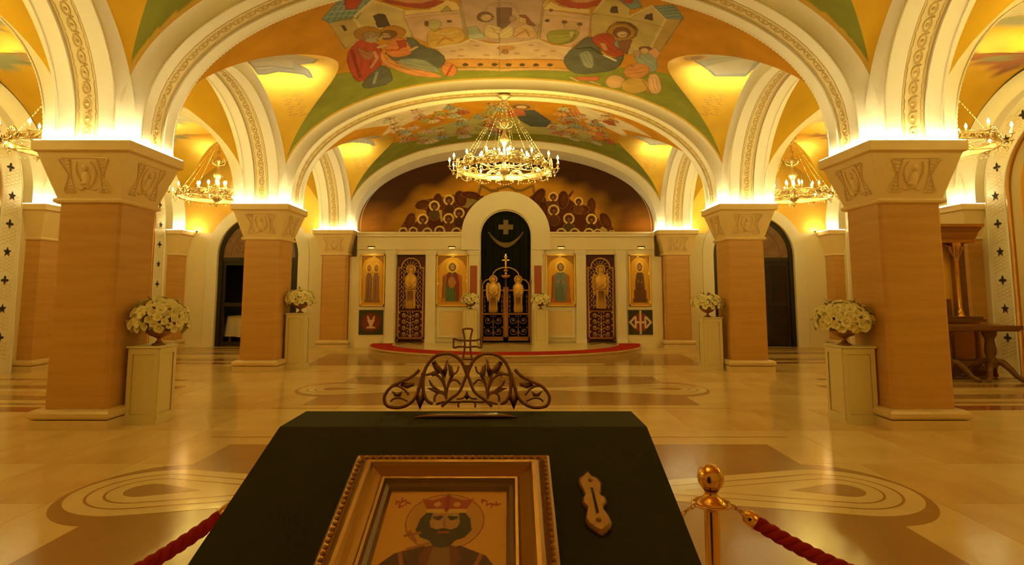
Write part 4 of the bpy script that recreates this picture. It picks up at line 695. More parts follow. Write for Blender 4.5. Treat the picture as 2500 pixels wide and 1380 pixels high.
    ('p',(0.07,0.024,0.01),[(-2.19,4.4),(-2.21,4.35),(-2.24,4.31),(-2.28,4.3),(-2.32,4.31),(-2.35,4.35),(-2.36,4.4),(-2.35,4.44),(-2.32,4.48),(-2.28,4.49),(-2.24,4.48),(-2.21,4.44)]),
    ('p',(0.26,0.11,0.04),[(-2.23,4.38),(-2.24,4.35),(-2.25,4.33),(-2.28,4.32),(-2.3,4.33),(-2.32,4.35),(-2.33,4.38),(-2.32,4.41),(-2.3,4.43),(-2.28,4.44),(-2.26,4.43),(-2.24,4.41)]),
    ('p',(0.1,0.06,0.03),[(-2.22,4.24),(-2.22,4.21),(-2.25,4.19),(-2.28,4.19),(-2.31,4.19),(-2.33,4.21),(-2.34,4.24),(-2.33,4.26),(-2.31,4.28),(-2.28,4.29),(-2.25,4.28),(-2.23,4.26)]),
    ('p',(0.3,0.135,0.02),[(1.72,3.94),(1.69,3.85),(1.62,3.78),(1.52,3.75),(1.42,3.78),(1.35,3.85),(1.32,3.94),(1.35,4.04),(1.42,4.11),(1.52,4.13),(1.62,4.11),(1.7,4.04)]),
    ('p',(0.13,0.045,0.016),[(1.7,3.94),(1.68,3.85),(1.61,3.79),(1.52,3.77),(1.43,3.79),(1.36,3.85),(1.34,3.94),(1.36,4.03),(1.43,4.09),(1.52,4.12),(1.61,4.09),(1.68,4.03)]),
    ('e',(0.86,0.62,0.18),(1.52,4.26),(0.179,0.179)),
    ('e',(0.22,0.08,0.02),(1.52,4.26),(0.132,0.132)),
    ('p',(0.07,0.024,0.01),[(1.61,4.25),(1.6,4.2),(1.57,4.16),(1.52,4.15),(1.48,4.16),(1.44,4.2),(1.43,4.25),(1.45,4.3),(1.48,4.34),(1.52,4.35),(1.57,4.34),(1.6,4.3)]),
    ('p',(0.26,0.11,0.04),[(1.57,4.24),(1.57,4.2),(1.55,4.18),(1.52,4.17),(1.5,4.18),(1.48,4.2),(1.47,4.24),(1.48,4.27),(1.5,4.29),(1.52,4.3),(1.55,4.29),(1.57,4.27)]),
    ('p',(0.13,0.045,0.016),[(1.59,4.09),(1.58,4.06),(1.55,4.04),(1.52,4.03),(1.49,4.04),(1.47,4.06),(1.46,4.09),(1.47,4.11),(1.49,4.13),(1.52,4.14),(1.55,4.13),(1.58,4.11)]),
    ('p',(0.3,0.135,0.02),[(-1.29,3.87),(-1.32,3.77),(-1.39,3.71),(-1.48,3.68),(-1.58,3.71),(-1.65,3.77),(-1.68,3.87),(-1.66,3.96),(-1.58,4.03),(-1.49,4.05),(-1.39,4.03),(-1.32,3.96)]),
    ('p',(0.085,0.03,0.014),[(-1.31,3.87),(-1.33,3.78),(-1.4,3.72),(-1.48,3.7),(-1.57,3.72),(-1.64,3.78),(-1.66,3.87),(-1.64,3.95),(-1.58,4.01),(-1.49,4.04),(-1.4,4.01),(-1.33,3.95)]),
    ('e',(0.86,0.62,0.18),(-1.49,4.17),(0.173,0.173)),
    ('e',(0.22,0.08,0.02),(-1.49,4.17),(0.128,0.128)),
    ('p',(0.07,0.024,0.01),[(-1.4,4.17),(-1.41,4.12),(-1.44,4.08),(-1.49,4.07),(-1.53,4.08),(-1.56,4.12),(-1.58,4.17),(-1.56,4.22),(-1.53,4.25),(-1.49,4.27),(-1.45,4.25),(-1.41,4.22)]),
    ('p',(0.26,0.11,0.04),[(-1.44,4.15),(-1.45,4.12),(-1.46,4.1),(-1.49,4.09),(-1.51,4.1),(-1.53,4.12),(-1.54,4.15),(-1.53,4.18),(-1.51,4.2),(-1.49,4.21),(-1.46,4.2),(-1.45,4.18)]),
    ('p',(0.085,0.03,0.014),[(-1.42,4.01),(-1.43,3.98),(-1.46,3.96),(-1.49,3.95),(-1.52,3.96),(-1.54,3.98),(-1.55,4.01),(-1.54,4.03),(-1.52,4.05),(-1.49,4.06),(-1.46,4.05),(-1.43,4.03)]),
    ('p',(0.3,0.135,0.02),[(-1.63,3.68),(-1.65,3.59),(-1.72,3.52),(-1.82,3.5),(-1.92,3.52),(-1.99,3.59),(-2.02,3.68),(-1.99,3.77),(-1.92,3.84),(-1.82,3.87),(-1.73,3.84),(-1.65,3.77)]),
    ('p',(0.16,0.05,0.02),[(-1.64,3.68),(-1.67,3.6),(-1.73,3.54),(-1.82,3.51),(-1.91,3.54),(-1.97,3.6),(-2.0,3.68),(-1.98,3.77),(-1.91,3.83),(-1.82,3.85),(-1.73,3.83),(-1.67,3.77)]),
    ('e',(0.86,0.62,0.18),(-1.82,3.99),(0.173,0.173)),
    ('e',(0.22,0.08,0.02),(-1.82,3.99),(0.128,0.128)),
    ('p',(0.07,0.024,0.01),[(-1.74,3.98),(-1.75,3.93),(-1.78,3.9),(-1.82,3.89),(-1.87,3.9),(-1.9,3.93),(-1.91,3.98),(-1.9,4.03),(-1.87,4.07),(-1.83,4.08),(-1.78,4.07),(-1.75,4.03)]),
    ('p',(0.26,0.11,0.04),[(-1.78,3.97),(-1.78,3.94),(-1.8,3.91),(-1.82,3.91),(-1.85,3.91),(-1.87,3.94),(-1.87,3.97),(-1.87,4.0),(-1.85,4.02),(-1.82,4.03),(-1.8,4.02),(-1.78,4.0)]),
    ('p',(0.16,0.05,0.02),[(-1.76,3.82),(-1.77,3.8),(-1.79,3.78),(-1.82,3.77),(-1.85,3.78),(-1.88,3.8),(-1.89,3.82),(-1.88,3.85),(-1.85,3.87),(-1.82,3.88),(-1.79,3.87),(-1.77,3.85)]),
    ('p',(0.3,0.135,0.02),[(2.2,3.67),(2.17,3.58),(2.09,3.51),(1.99,3.48),(1.89,3.51),(1.82,3.58),(1.79,3.67),(1.82,3.77),(1.9,3.84),(2.0,3.86),(2.1,3.84),(2.17,3.77)]),
    ('p',(0.1,0.06,0.03),[(2.18,3.67),(2.15,3.58),(2.09,3.52),(1.99,3.5),(1.9,3.52),(1.84,3.58),(1.81,3.67),(1.84,3.76),(1.91,3.82),(2.0,3.85),(2.09,3.82),(2.16,3.76)]),
    ('e',(0.86,0.62,0.18),(2.0,3.99),(0.179,0.179)),
    ('e',(0.22,0.08,0.02),(2.0,3.99),(0.132,0.132)),
    ('p',(0.07,0.024,0.01),[(2.09,3.98),(2.08,3.93),(2.04,3.9),(2.0,3.88),(1.95,3.9),(1.92,3.93),(1.91,3.98),(1.92,4.03),(1.96,4.07),(2.0,4.09),(2.05,4.07),(2.08,4.03)]),
    ('p',(0.26,0.11,0.04),[(2.05,3.97),(2.04,3.94),(2.02,3.91),(2.0,3.9),(1.97,3.91),(1.96,3.94),(1.95,3.97),(1.96,4.0),(1.97,4.02),(2.0,4.03),(2.02,4.02),(2.04,4.0)]),
    ('p',(0.1,0.06,0.03),[(2.06,3.82),(2.05,3.79),(2.03,3.77),(2.0,3.76),(1.96,3.77),(1.94,3.79),(1.93,3.82),(1.94,3.84),(1.97,3.86),(2.0,3.87),(2.03,3.86),(2.05,3.84)]),
    ('p',(0.3,0.135,0.02),[(-2.44,3.67),(-2.46,3.58),(-2.53,3.51),(-2.63,3.48),(-2.73,3.51),(-2.8,3.58),(-2.83,3.67),(-2.8,3.76),(-2.73,3.83),(-2.64,3.85),(-2.54,3.83),(-2.47,3.76)]),
    ('p',(0.13,0.045,0.016),[(-2.46,3.67),(-2.48,3.58),(-2.54,3.52),(-2.63,3.5),(-2.72,3.52),(-2.79,3.58),(-2.81,3.67),(-2.79,3.75),(-2.73,3.82),(-2.64,3.84),(-2.55,3.82),(-2.48,3.75)]),
    ('e',(0.86,0.62,0.18),(-2.64,3.97),(0.173,0.173)),
    ('e',(0.22,0.08,0.02),(-2.64,3.97),(0.128,0.128)),
    ('p',(0.07,0.024,0.01),[(-2.55,3.97),(-2.56,3.92),(-2.59,3.88),(-2.64,3.87),(-2.68,3.88),(-2.71,3.92),(-2.73,3.97),(-2.72,4.02),(-2.68,4.05),(-2.64,4.07),(-2.6,4.05),(-2.56,4.02)]),
    ('p',(0.26,0.11,0.04),[(-2.59,3.95),(-2.6,3.92),(-2.61,3.9),(-2.64,3.89),(-2.66,3.9),(-2.68,3.92),(-2.69,3.95),(-2.68,3.98),(-2.66,4.0),(-2.64,4.01),(-2.62,4.0),(-2.6,3.98)]),
    ('p',(0.13,0.045,0.016),[(-2.57,3.81),(-2.58,3.78),(-2.6,3.76),(-2.64,3.76),(-2.67,3.76),(-2.69,3.78),(-2.7,3.81),(-2.69,3.83),(-2.67,3.85),(-2.64,3.86),(-2.61,3.85),(-2.58,3.83)]),
    ('p',(0.3,0.135,0.02),[(2.91,3.67),(2.88,3.58),(2.81,3.51),(2.71,3.48),(2.61,3.51),(2.54,3.58),(2.52,3.67),(2.54,3.76),(2.62,3.83),(2.71,3.85),(2.81,3.83),(2.88,3.76)]),
    ('p',(0.085,0.03,0.014),[(2.89,3.67),(2.86,3.58),(2.8,3.52),(2.71,3.5),(2.62,3.52),(2.56,3.58),(2.53,3.67),(2.56,3.75),(2.62,3.82),(2.71,3.84),(2.8,3.82),(2.87,3.75)]),
    ('e',(0.86,0.62,0.18),(2.72,3.97),(0.173,0.173)),
    ('e',(0.22,0.08,0.02),(2.72,3.97),(0.128,0.128)),
    ('p',(0.07,0.024,0.01),[(2.8,3.97),(2.79,3.92),(2.76,3.88),(2.71,3.87),(2.67,3.88),(2.64,3.92),(2.63,3.97),(2.64,4.02),(2.67,4.05),(2.72,4.07),(2.76,4.05),(2.79,4.02)]),
    ('p',(0.26,0.11,0.04),[(2.76,3.95),(2.76,3.92),(2.74,3.9),(2.71,3.89),(2.69,3.9),(2.67,3.92),(2.67,3.95),(2.67,3.98),(2.69,4.0),(2.72,4.01),(2.74,4.0),(2.76,3.98)]),
    ('p',(0.085,0.03,0.014),[(2.78,3.81),(2.77,3.78),(2.74,3.76),(2.71,3.76),(2.68,3.76),(2.66,3.78),(2.65,3.81),(2.66,3.83),(2.68,3.85),(2.71,3.86),(2.75,3.85),(2.77,3.83)]),
    ('p',(0.3,0.135,0.02),[(-1.9,3.29),(-1.93,3.2),(-2.0,3.13),(-2.09,3.11),(-2.19,3.13),(-2.26,3.2),(-2.29,3.29),(-2.27,3.38),(-2.2,3.45),(-2.1,3.47),(-2.0,3.45),(-1.93,3.38)]),
    ('p',(0.16,0.05,0.02),[(-1.92,3.29),(-1.94,3.2),(-2.01,3.14),(-2.09,3.12),(-2.18,3.14),(-2.25,3.2),(-2.27,3.29),(-2.25,3.37),(-2.19,3.43),(-2.1,3.46),(-2.01,3.43),(-1.94,3.37)]),
    ('e',(0.86,0.62,0.18),(-2.1,3.59),(0.173,0.173)),
    ('e',(0.22,0.08,0.02),(-2.1,3.59),(0.128,0.128)),
    ('p',(0.07,0.024,0.01),[(-2.01,3.59),(-2.02,3.54),(-2.06,3.5),(-2.1,3.49),(-2.14,3.5),(-2.18,3.54),(-2.19,3.59),(-2.18,3.64),(-2.14,3.67),(-2.1,3.69),(-2.06,3.67),(-2.03,3.64)]),
    ('p',(0.26,0.11,0.04),[(-2.05,3.57),(-2.06,3.54),(-2.08,3.52),(-2.1,3.51),(-2.12,3.52),(-2.14,3.54),(-2.15,3.57),(-2.14,3.6),(-2.13,3.62),(-2.1,3.63),(-2.08,3.62),(-2.06,3.6)]),
    ('p',(0.16,0.05,0.02),[(-2.04,3.43),(-2.04,3.4),(-2.07,3.38),(-2.1,3.38),(-2.13,3.38),(-2.15,3.4),(-2.16,3.43),(-2.15,3.45),(-2.13,3.47),(-2.1,3.48),(-2.07,3.47),(-2.04,3.45)]),
    ('p',(0.3,0.135,0.02),[(-2.77,3.32),(-2.79,3.25),(-2.85,3.19),(-2.93,3.17),(-3.02,3.19),(-3.08,3.25),(-3.1,3.32),(-3.08,3.4),(-3.02,3.46),(-2.94,3.48),(-2.86,3.46),(-2.8,3.4)]),
    ('p',(0.1,0.06,0.03),[(-2.79,3.32),(-2.81,3.25),(-2.86,3.2),(-2.94,3.18),(-3.01,3.2),(-3.06,3.25),(-3.09,3.32),(-3.07,3.39),(-3.01,3.45),(-2.94,3.47),(-2.87,3.45),(-2.81,3.39)]),
    ('e',(0.86,0.62,0.18),(-2.94,3.58),(0.145,0.145)),
    ('e',(0.22,0.08,0.02),(-2.94,3.58),(0.107,0.107)),
    ('p',(0.07,0.024,0.01),[(-2.87,3.57),(-2.88,3.53),(-2.9,3.5),(-2.94,3.49),(-2.98,3.5),(-3.0,3.53),(-3.01,3.57),(-3.01,3.61),(-2.98,3.64),(-2.94,3.66),(-2.91,3.64),(-2.88,3.61)]),
    ('p',(0.26,0.11,0.04),[(-2.9,3.56),(-2.91,3.53),(-2.92,3.51),(-2.94,3.51),(-2.96,3.51),(-2.98,3.53),(-2.98,3.56),(-2.98,3.58),(-2.96,3.6),(-2.94,3.61),(-2.92,3.6),(-2.91,3.58)]),
    ('p',(0.1,0.06,0.03),[(-2.89,3.44),(-2.89,3.42),(-2.91,3.4),(-2.94,3.4),(-2.97,3.4),(-2.98,3.42),(-2.99,3.44),(-2.99,3.46),(-2.97,3.48),(-2.94,3.48),(-2.91,3.48),(-2.89,3.46)]),
    ('p',(0.3,0.135,0.02),[(-3.1,3.32),(-3.12,3.25),(-3.18,3.19),(-3.26,3.17),(-3.34,3.19),(-3.39,3.25),(-3.42,3.32),(-3.4,3.39),(-3.34,3.45),(-3.26,3.47),(-3.18,3.45),(-3.12,3.39)]),
    ('p',(0.13,0.045,0.016),[(-3.12,3.32),(-3.13,3.25),(-3.19,3.2),(-3.26,3.18),(-3.33,3.2),(-3.38,3.25),(-3.4,3.32),(-3.38,3.39),(-3.33,3.44),(-3.26,3.46),(-3.19,3.44),(-3.14,3.39)]),
    ('e',(0.86,0.62,0.18),(-3.26,3.57),(0.14,0.14)),
    ('e',(0.22,0.08,0.02),(-3.26,3.57),(0.104,0.104)),
    ('p',(0.07,0.024,0.01),[(-3.19,3.56),(-3.2,3.52),(-3.23,3.49),(-3.26,3.48),(-3.3,3.49),(-3.32,3.52),(-3.33,3.56),(-3.33,3.6),(-3.3,3.63),(-3.27,3.64),(-3.23,3.63),(-3.2,3.6)]),
    ('p',(0.26,0.11,0.04),[(-3.22,3.54),(-3.23,3.52),(-3.24,3.5),(-3.26,3.49),(-3.28,3.5),(-3.3,3.52),(-3.3,3.54),(-3.3,3.57),(-3.28,3.58),(-3.26,3.59),(-3.24,3.58),(-3.23,3.57)]),
    ('p',(0.13,0.045,0.016),[(-3.21,3.43),(-3.22,3.41),(-3.24,3.39),(-3.26,3.39),(-3.29,3.39),(-3.3,3.41),(-3.31,3.43),(-3.31,3.45),(-3.29,3.47),(-3.26,3.47),(-3.24,3.47),(-3.22,3.45)]),
    ('p',(0.3,0.135,0.02),[(-2.31,3.25),(-2.33,3.17),(-2.4,3.1),(-2.49,3.08),(-2.58,3.1),(-2.64,3.17),(-2.67,3.25),(-2.65,3.34),(-2.58,3.4),(-2.49,3.42),(-2.4,3.4),(-2.33,3.34)]),
    ('p',(0.085,0.03,0.014),[(-2.32,3.25),(-2.34,3.17),(-2.4,3.11),(-2.49,3.09),(-2.57,3.11),(-2.63,3.17),(-2.65,3.25),(-2.63,3.33),(-2.57,3.39),(-2.49,3.41),(-2.41,3.39),(-2.35,3.33)]),
    ('e',(0.86,0.62,0.18),(-2.49,3.54),(0.162,0.162)),
    ('e',(0.22,0.08,0.02),(-2.49,3.54),(0.12,0.12)),
    ('p',(0.07,0.024,0.01),[(-2.41,3.53),(-2.42,3.49),(-2.45,3.45),(-2.49,3.44),(-2.53,3.45),(-2.56,3.49),(-2.57,3.53),(-2.56,3.58),(-2.53,3.61),(-2.49,3.62),(-2.45,3.61),(-2.42,3.58)]),
    ('p',(0.26,0.11,0.04),[(-2.45,3.51),(-2.45,3.49),(-2.47,3.47),(-2.49,3.46),(-2.51,3.47),(-2.53,3.49),(-2.54,3.51),(-2.53,3.54),(-2.52,3.56),(-2.49,3.57),(-2.47,3.56),(-2.45,3.54)]),
    ('p',(0.085,0.03,0.014),[(-2.43,3.38),(-2.44,3.36),(-2.46,3.34),(-2.49,3.33),(-2.52,3.34),(-2.54,3.36),(-2.55,3.38),(-2.54,3.41),(-2.52,3.42),(-2.49,3.43),(-2.46,3.42),(-2.44,3.41)]),
    ('p',(0.3,0.135,0.02),[(-1.38,3.24),(-1.4,3.15),(-1.47,3.09),(-1.56,3.06),(-1.66,3.09),(-1.73,3.15),(-1.75,3.24),(-1.73,3.33),(-1.66,3.39),(-1.57,3.42),(-1.47,3.39),(-1.4,3.33)]),
    ('p',(0.16,0.05,0.02),[(-1.39,3.24),(-1.42,3.16),(-1.48,3.1),(-1.56,3.08),(-1.65,3.1),(-1.71,3.16),(-1.74,3.24),(-1.71,3.32),(-1.65,3.38),(-1.57,3.41),(-1.48,3.38),(-1.42,3.32)]),
    ('e',(0.86,0.62,0.18),(-1.57,3.54),(0.168,0.168)),
    ('e',(0.22,0.08,0.02),(-1.57,3.54),(0.124,0.124)),
    ('p',(0.07,0.024,0.01),[(-1.48,3.53),(-1.49,3.48),(-1.52,3.45),(-1.57,3.44),(-1.61,3.45),(-1.64,3.48),(-1.65,3.53),(-1.64,3.58),(-1.61,3.61),(-1.57,3.63),(-1.53,3.61),(-1.49,3.58)]),
    ('p',(0.26,0.11,0.04),[(-1.52,3.51),(-1.53,3.49),(-1.54,3.46),(-1.57,3.46),(-1.59,3.46),(-1.61,3.49),(-1.61,3.51),(-1.61,3.54),(-1.59,3.56),(-1.57,3.57),(-1.54,3.56),(-1.53,3.54)]),
    ('p',(0.16,0.05,0.02),[(-1.5,3.38),(-1.51,3.35),(-1.53,3.33),(-1.56,3.33),(-1.6,3.33),(-1.62,3.35),(-1.63,3.38),(-1.62,3.4),(-1.6,3.42),(-1.57,3.43),(-1.54,3.42),(-1.51,3.4)]),
    ('p',(0.3,0.135,0.02),[(1.94,3.23),(1.92,3.14),(1.85,3.07),(1.75,3.05),(1.66,3.07),(1.59,3.14),(1.57,3.23),(1.59,3.32),(1.66,3.38),(1.75,3.4),(1.85,3.38),(1.92,3.32)]),
    ('p',(0.1,0.06,0.03),[(1.92,3.23),(1.9,3.15),(1.84,3.09),(1.75,3.06),(1.67,3.09),(1.6,3.15),(1.58,3.23),(1.61,3.31),(1.67,3.37),(1.75,3.39),(1.84,3.37),(1.9,3.31)]),
    ('e',(0.86,0.62,0.18),(1.76,3.52),(0.168,0.168)),
    ('e',(0.22,0.08,0.02),(1.76,3.52),(0.124,0.124)),
    ('p',(0.07,0.024,0.01),[(1.84,3.52),(1.83,3.47),(1.8,3.44),(1.76,3.42),(1.71,3.44),(1.68,3.47),(1.67,3.52),(1.68,3.56),(1.71,3.6),(1.76,3.61),(1.8,3.6),(1.83,3.56)]),
    ('p',(0.26,0.11,0.04),[(1.8,3.5),(1.8,3.47),(1.78,3.45),(1.76,3.44),(1.73,3.45),(1.71,3.47),(1.71,3.5),(1.72,3.53),(1.73,3.55),(1.76,3.56),(1.78,3.55),(1.8,3.53)]),
    ('p',(0.1,0.06,0.03),[(1.82,3.36),(1.81,3.34),(1.78,3.32),(1.75,3.31),(1.72,3.32),(1.7,3.34),(1.69,3.36),(1.7,3.39),(1.72,3.41),(1.76,3.41),(1.79,3.41),(1.81,3.39)]),
    ('p',(0.3,0.135,0.02),[(2.36,3.23),(2.34,3.14),(2.27,3.07),(2.17,3.05),(2.08,3.07),(2.01,3.14),(1.99,3.23),(2.01,3.32),(2.08,3.38),(2.18,3.4),(2.27,3.38),(2.34,3.32)]),
    ('p',(0.13,0.045,0.016),[(2.34,3.23),(2.32,3.15),(2.26,3.09),(2.17,3.06),(2.09,3.09),(2.02,3.15),(2.0,3.23),(2.03,3.31),(2.09,3.37),(2.18,3.39),(2.26,3.37),(2.32,3.31)]),
    ('e',(0.86,0.62,0.18),(2.18,3.52),(0.168,0.168)),
    ('e',(0.22,0.08,0.02),(2.18,3.52),(0.124,0.124)),
    ('p',(0.07,0.024,0.01),[(2.26,3.52),(2.25,3.47),(2.22,3.44),(2.18,3.42),(2.13,3.44),(2.1,3.47),(2.09,3.52),(2.1,3.56),(2.14,3.6),(2.18,3.61),(2.22,3.6),(2.25,3.56)]),
    ('p',(0.26,0.11,0.04),[(2.22,3.5),(2.22,3.47),(2.2,3.45),(2.18,3.44),(2.15,3.45),(2.14,3.47),(2.13,3.5),(2.14,3.53),(2.15,3.55),(2.18,3.56),(2.2,3.55),(2.22,3.53)]),
    ('p',(0.13,0.045,0.016),[(2.24,3.36),(2.23,3.34),(2.2,3.32),(2.17,3.31),(2.14,3.32),(2.12,3.34),(2.11,3.36),(2.12,3.39),(2.15,3.41),(2.18,3.41),(2.21,3.41),(2.23,3.39)]),
    ('p',(0.3,0.135,0.02),[(2.81,3.23),(2.78,3.14),(2.71,3.07),(2.62,3.05),(2.53,3.07),(2.46,3.14),(2.43,3.23),(2.46,3.32),(2.53,3.38),(2.62,3.4),(2.72,3.38),(2.79,3.32)]),
    ('p',(0.085,0.03,0.014),[(2.79,3.23),(2.77,3.15),(2.7,3.09),(2.62,3.06),(2.53,3.09),(2.47,3.15),(2.45,3.23),(2.47,3.31),(2.54,3.37),(2.62,3.39),(2.71,3.37),(2.77,3.31)]),
    ('e',(0.86,0.62,0.18),(2.63,3.52),(0.168,0.168)),
    ('e',(0.22,0.08,0.02),(2.63,3.52),(0.124,0.124)),
    ('p',(0.07,0.024,0.01),[(2.71,3.52),(2.7,3.47),(2.67,3.44),(2.62,3.42),(2.58,3.44),(2.55,3.47),(2.54,3.52),(2.55,3.56),(2.58,3.6),(2.63,3.61),(2.67,3.6),(2.7,3.56)]),
    ('p',(0.26,0.11,0.04),[(2.67,3.5),(2.67,3.47),(2.65,3.45),(2.62,3.44),(2.6,3.45),(2.58,3.47),(2.58,3.5),(2.58,3.53),(2.6,3.55),(2.63,3.56),(2.65,3.55),(2.67,3.53)]),
    ('p',(0.085,0.03,0.014),[(2.68,3.36),(2.68,3.34),(2.65,3.32),(2.62,3.31),(2.59,3.32),(2.57,3.34),(2.56,3.36),(2.57,3.39),(2.59,3.41),(2.62,3.41),(2.65,3.41),(2.68,3.39)]),
    ('p',(0.3,0.135,0.02),[(3.07,3.24),(3.05,3.16),(2.99,3.1),(2.9,3.08),(2.81,3.1),(2.75,3.16),(2.73,3.24),(2.75,3.32),(2.82,3.38),(2.9,3.4),(2.99,3.38),(3.05,3.32)]),
    ('p',(0.16,0.05,0.02),[(3.06,3.24),(3.04,3.16),(2.98,3.11),(2.9,3.09),(2.82,3.11),(2.76,3.16),(2.74,3.24),(2.77,3.31),(2.82,3.37),(2.9,3.39),(2.98,3.37),(3.04,3.31)]),
    ('e',(0.86,0.62,0.18),(2.91,3.51),(0.154,0.154)),
    ('e',(0.22,0.08,0.02),(2.91,3.51),(0.114,0.114)),
    ('p',(0.07,0.024,0.01),[(2.98,3.5),(2.97,3.46),(2.94,3.43),(2.9,3.42),(2.87,3.43),(2.84,3.46),(2.83,3.5),(2.84,3.55),(2.87,3.58),(2.91,3.59),(2.95,3.58),(2.97,3.55)]),
    ('p',(0.26,0.11,0.04),[(2.95,3.49),(2.94,3.46),(2.93,3.44),(2.9,3.43),(2.88,3.44),(2.87,3.46),(2.86,3.49),(2.87,3.51),(2.88,3.53),(2.91,3.54),(2.93,3.53),(2.94,3.51)]),
    ('p',(0.16,0.05,0.02),[(2.96,3.36),(2.95,3.34),(2.93,3.32),(2.9,3.32),(2.87,3.32),(2.85,3.34),(2.85,3.36),(2.86,3.38),(2.88,3.4),(2.9,3.41),(2.93,3.4),(2.95,3.38)]),
    ('p',(0.3,0.135,0.02),[(3.48,3.31),(3.46,3.25),(3.41,3.21),(3.35,3.19),(3.29,3.21),(3.24,3.25),(3.23,3.31),(3.24,3.37),(3.29,3.41),(3.35,3.43),(3.42,3.41),(3.46,3.37)]),
    ('p',(0.1,0.06,0.03),[(3.46,3.31),(3.45,3.26),(3.41,3.22),(3.35,3.2),(3.29,3.22),(3.25,3.26),(3.24,3.31),(3.25,3.37),(3.3,3.41),(3.35,3.42),(3.41,3.41),(3.45,3.37)]),
    ('e',(0.86,0.62,0.18),(3.35,3.51),(0.112,0.112)),
    ('e',(0.22,0.08,0.02),(3.35,3.51),(0.083,0.083)),
    ('p',(0.07,0.024,0.01),[(3.41,3.5),(3.4,3.47),(3.38,3.45),(3.35,3.44),(3.33,3.45),(3.3,3.47),(3.3,3.5),(3.31,3.53),(3.33,3.56),(3.36,3.57),(3.38,3.56),(3.4,3.53)]),
    ('p',(0.26,0.11,0.04),[(3.39,3.49),(3.38,3.47),(3.37,3.45),(3.35,3.45),(3.34,3.45),(3.33,3.47),(3.32,3.49),(3.33,3.51),(3.34,3.52),(3.35,3.52),(3.37,3.52),(3.38,3.51)]),
    ('p',(0.1,0.06,0.03),[(3.39,3.4),(3.39,3.38),(3.37,3.37),(3.35,3.37),(3.33,3.37),(3.32,3.38),(3.31,3.4),(3.32,3.42),(3.33,3.43),(3.35,3.44),(3.37,3.43),(3.39,3.42)]),
]
rf = random.Random(3)
def faded(shapes, k): return [(s[0], tuple(v * k for v in s[1])) + tuple(s[2:]) for s in shapes]
def crowd(n, x0, x1, y0, y1, s, pal):
    """a painted crowd: robes, haloes and faces, the front rows over the back ones"""
    out = []
    for i in range(n):
        x = rf.uniform(x0, x1); y = y0 + (y1 - y0) * i / n + rf.uniform(-.05, .05)
        k = s * rf.uniform(.7, 1.2); c = rf.choice(pal); l = rf.uniform(-.4, .4)
        body = [(x + k * (l * .9 + .55 * math.cos(a) * (1 + .25 * math.sin(3 * a))), y + k * (.45 + .62 * math.sin(a))) for a in [2 * PI * q / 14 for q in range(14)]]
        out.append(('p', tuple(v * .5 for v in c), [(p[0] + .02, p[1] + .015) for p in body])); out.append(('p', c, body))
        for q in (-.22, .1): out.append(('l', tuple(v * .6 for v in c), [(x + k * (l * .4 + q), y + k * .05), (x + k * (l * .9 + q), y + k * .45), (x + k * (l * 1.2 + q * 1.4), y + k * .9)], k * .10))
        if rf.random() < .6: out.append(('e', (.44, .24, .04), (x, y - k * .30), (k * .40, k * .30)))
        out.append(('e', (.20, .09, .035), (x, y - k * .28), (k * .26, k * .20)))
        out.append(('e', (.58, .38, .20), (x + k * .05, y - k * .25), (k * .16, k * .13)))
    return out
PAL = [(.62, .20, .09), (.70, .36, .12), (.30, .35, .32), (.52, .50, .36), (.72, .55, .36), (.42, .12, .06), (.38, .36, .12), (.62, .42, .34), (.48, .30, .20)]
FRESCO2 = [('p', (.70, .56, .40), [(-3.6, -1.7), (-1.2, -1.75), (-1.6, -1.2), (-2.6, -.7), (-3.3, -.4), (-2.9, -1.0)]),
           ('p', (.70, .58, .44), [(3.7, -1.2), (1.7, -1.75), (2.0, -.9), (2.6, -.5), (3.4, -.2), (3.0, -.8)]),
           ('p', (.44, .40, .16), [(-2.4, .2), (-.6, -.3), (1.0, -.2), (2.4, .3), (2.6, 1.3), (-2.6, 1.3)])]
FRESCO2 += crowd(64, -2.9, .0, -1.6, 1.35, .30, PAL) + crowd(44, 1.25, 2.9, -1.5, 1.25, .30, PAL)
FRESCO2 += [('p', (.085, .095, .095), [(.25, -.9), (.75, -1.0), (1.25, -.1), (1.15, .5), (.7, .55), (.35, -.1)]), ('p', (.50, .14, .07), [(.0, -.8), (.45, -1.1), (.55, -.5), (.1, -.3)]),
            ('e', (.42, .22, .05), (.42, -1.25), (.36, .30)), ('e', (.20, .09, .04), (.42, -1.2), (.22, .19)), ('e', (.66, .45, .27), (.42, -1.18), (.14, .13))]
LUN_L = [(-3.99, -1.74), (-3.82, -1.49), (-3.69, -1.14), (-3.54, -.44), (-3.32, -.14), (-3.47, .03), (-3.77, .11), (-3.65, .29), (-3.65, .53), (-3.71, .55), (-3.77, .45), (-4.05, .38), (-4.23, .35), (-4.5, .44), (-4.65, .44), (-4.65, .11), (-4.55, -.6)]
LUN_R = [(3.25, -.3), (3.36, -.51), (3.58, -1.08), (3.94, -1.67), (4.4, -1.4), (4.7, .14), (4.61, .49), (4.03, .5), (3.84, .29), (3.53, 0)]
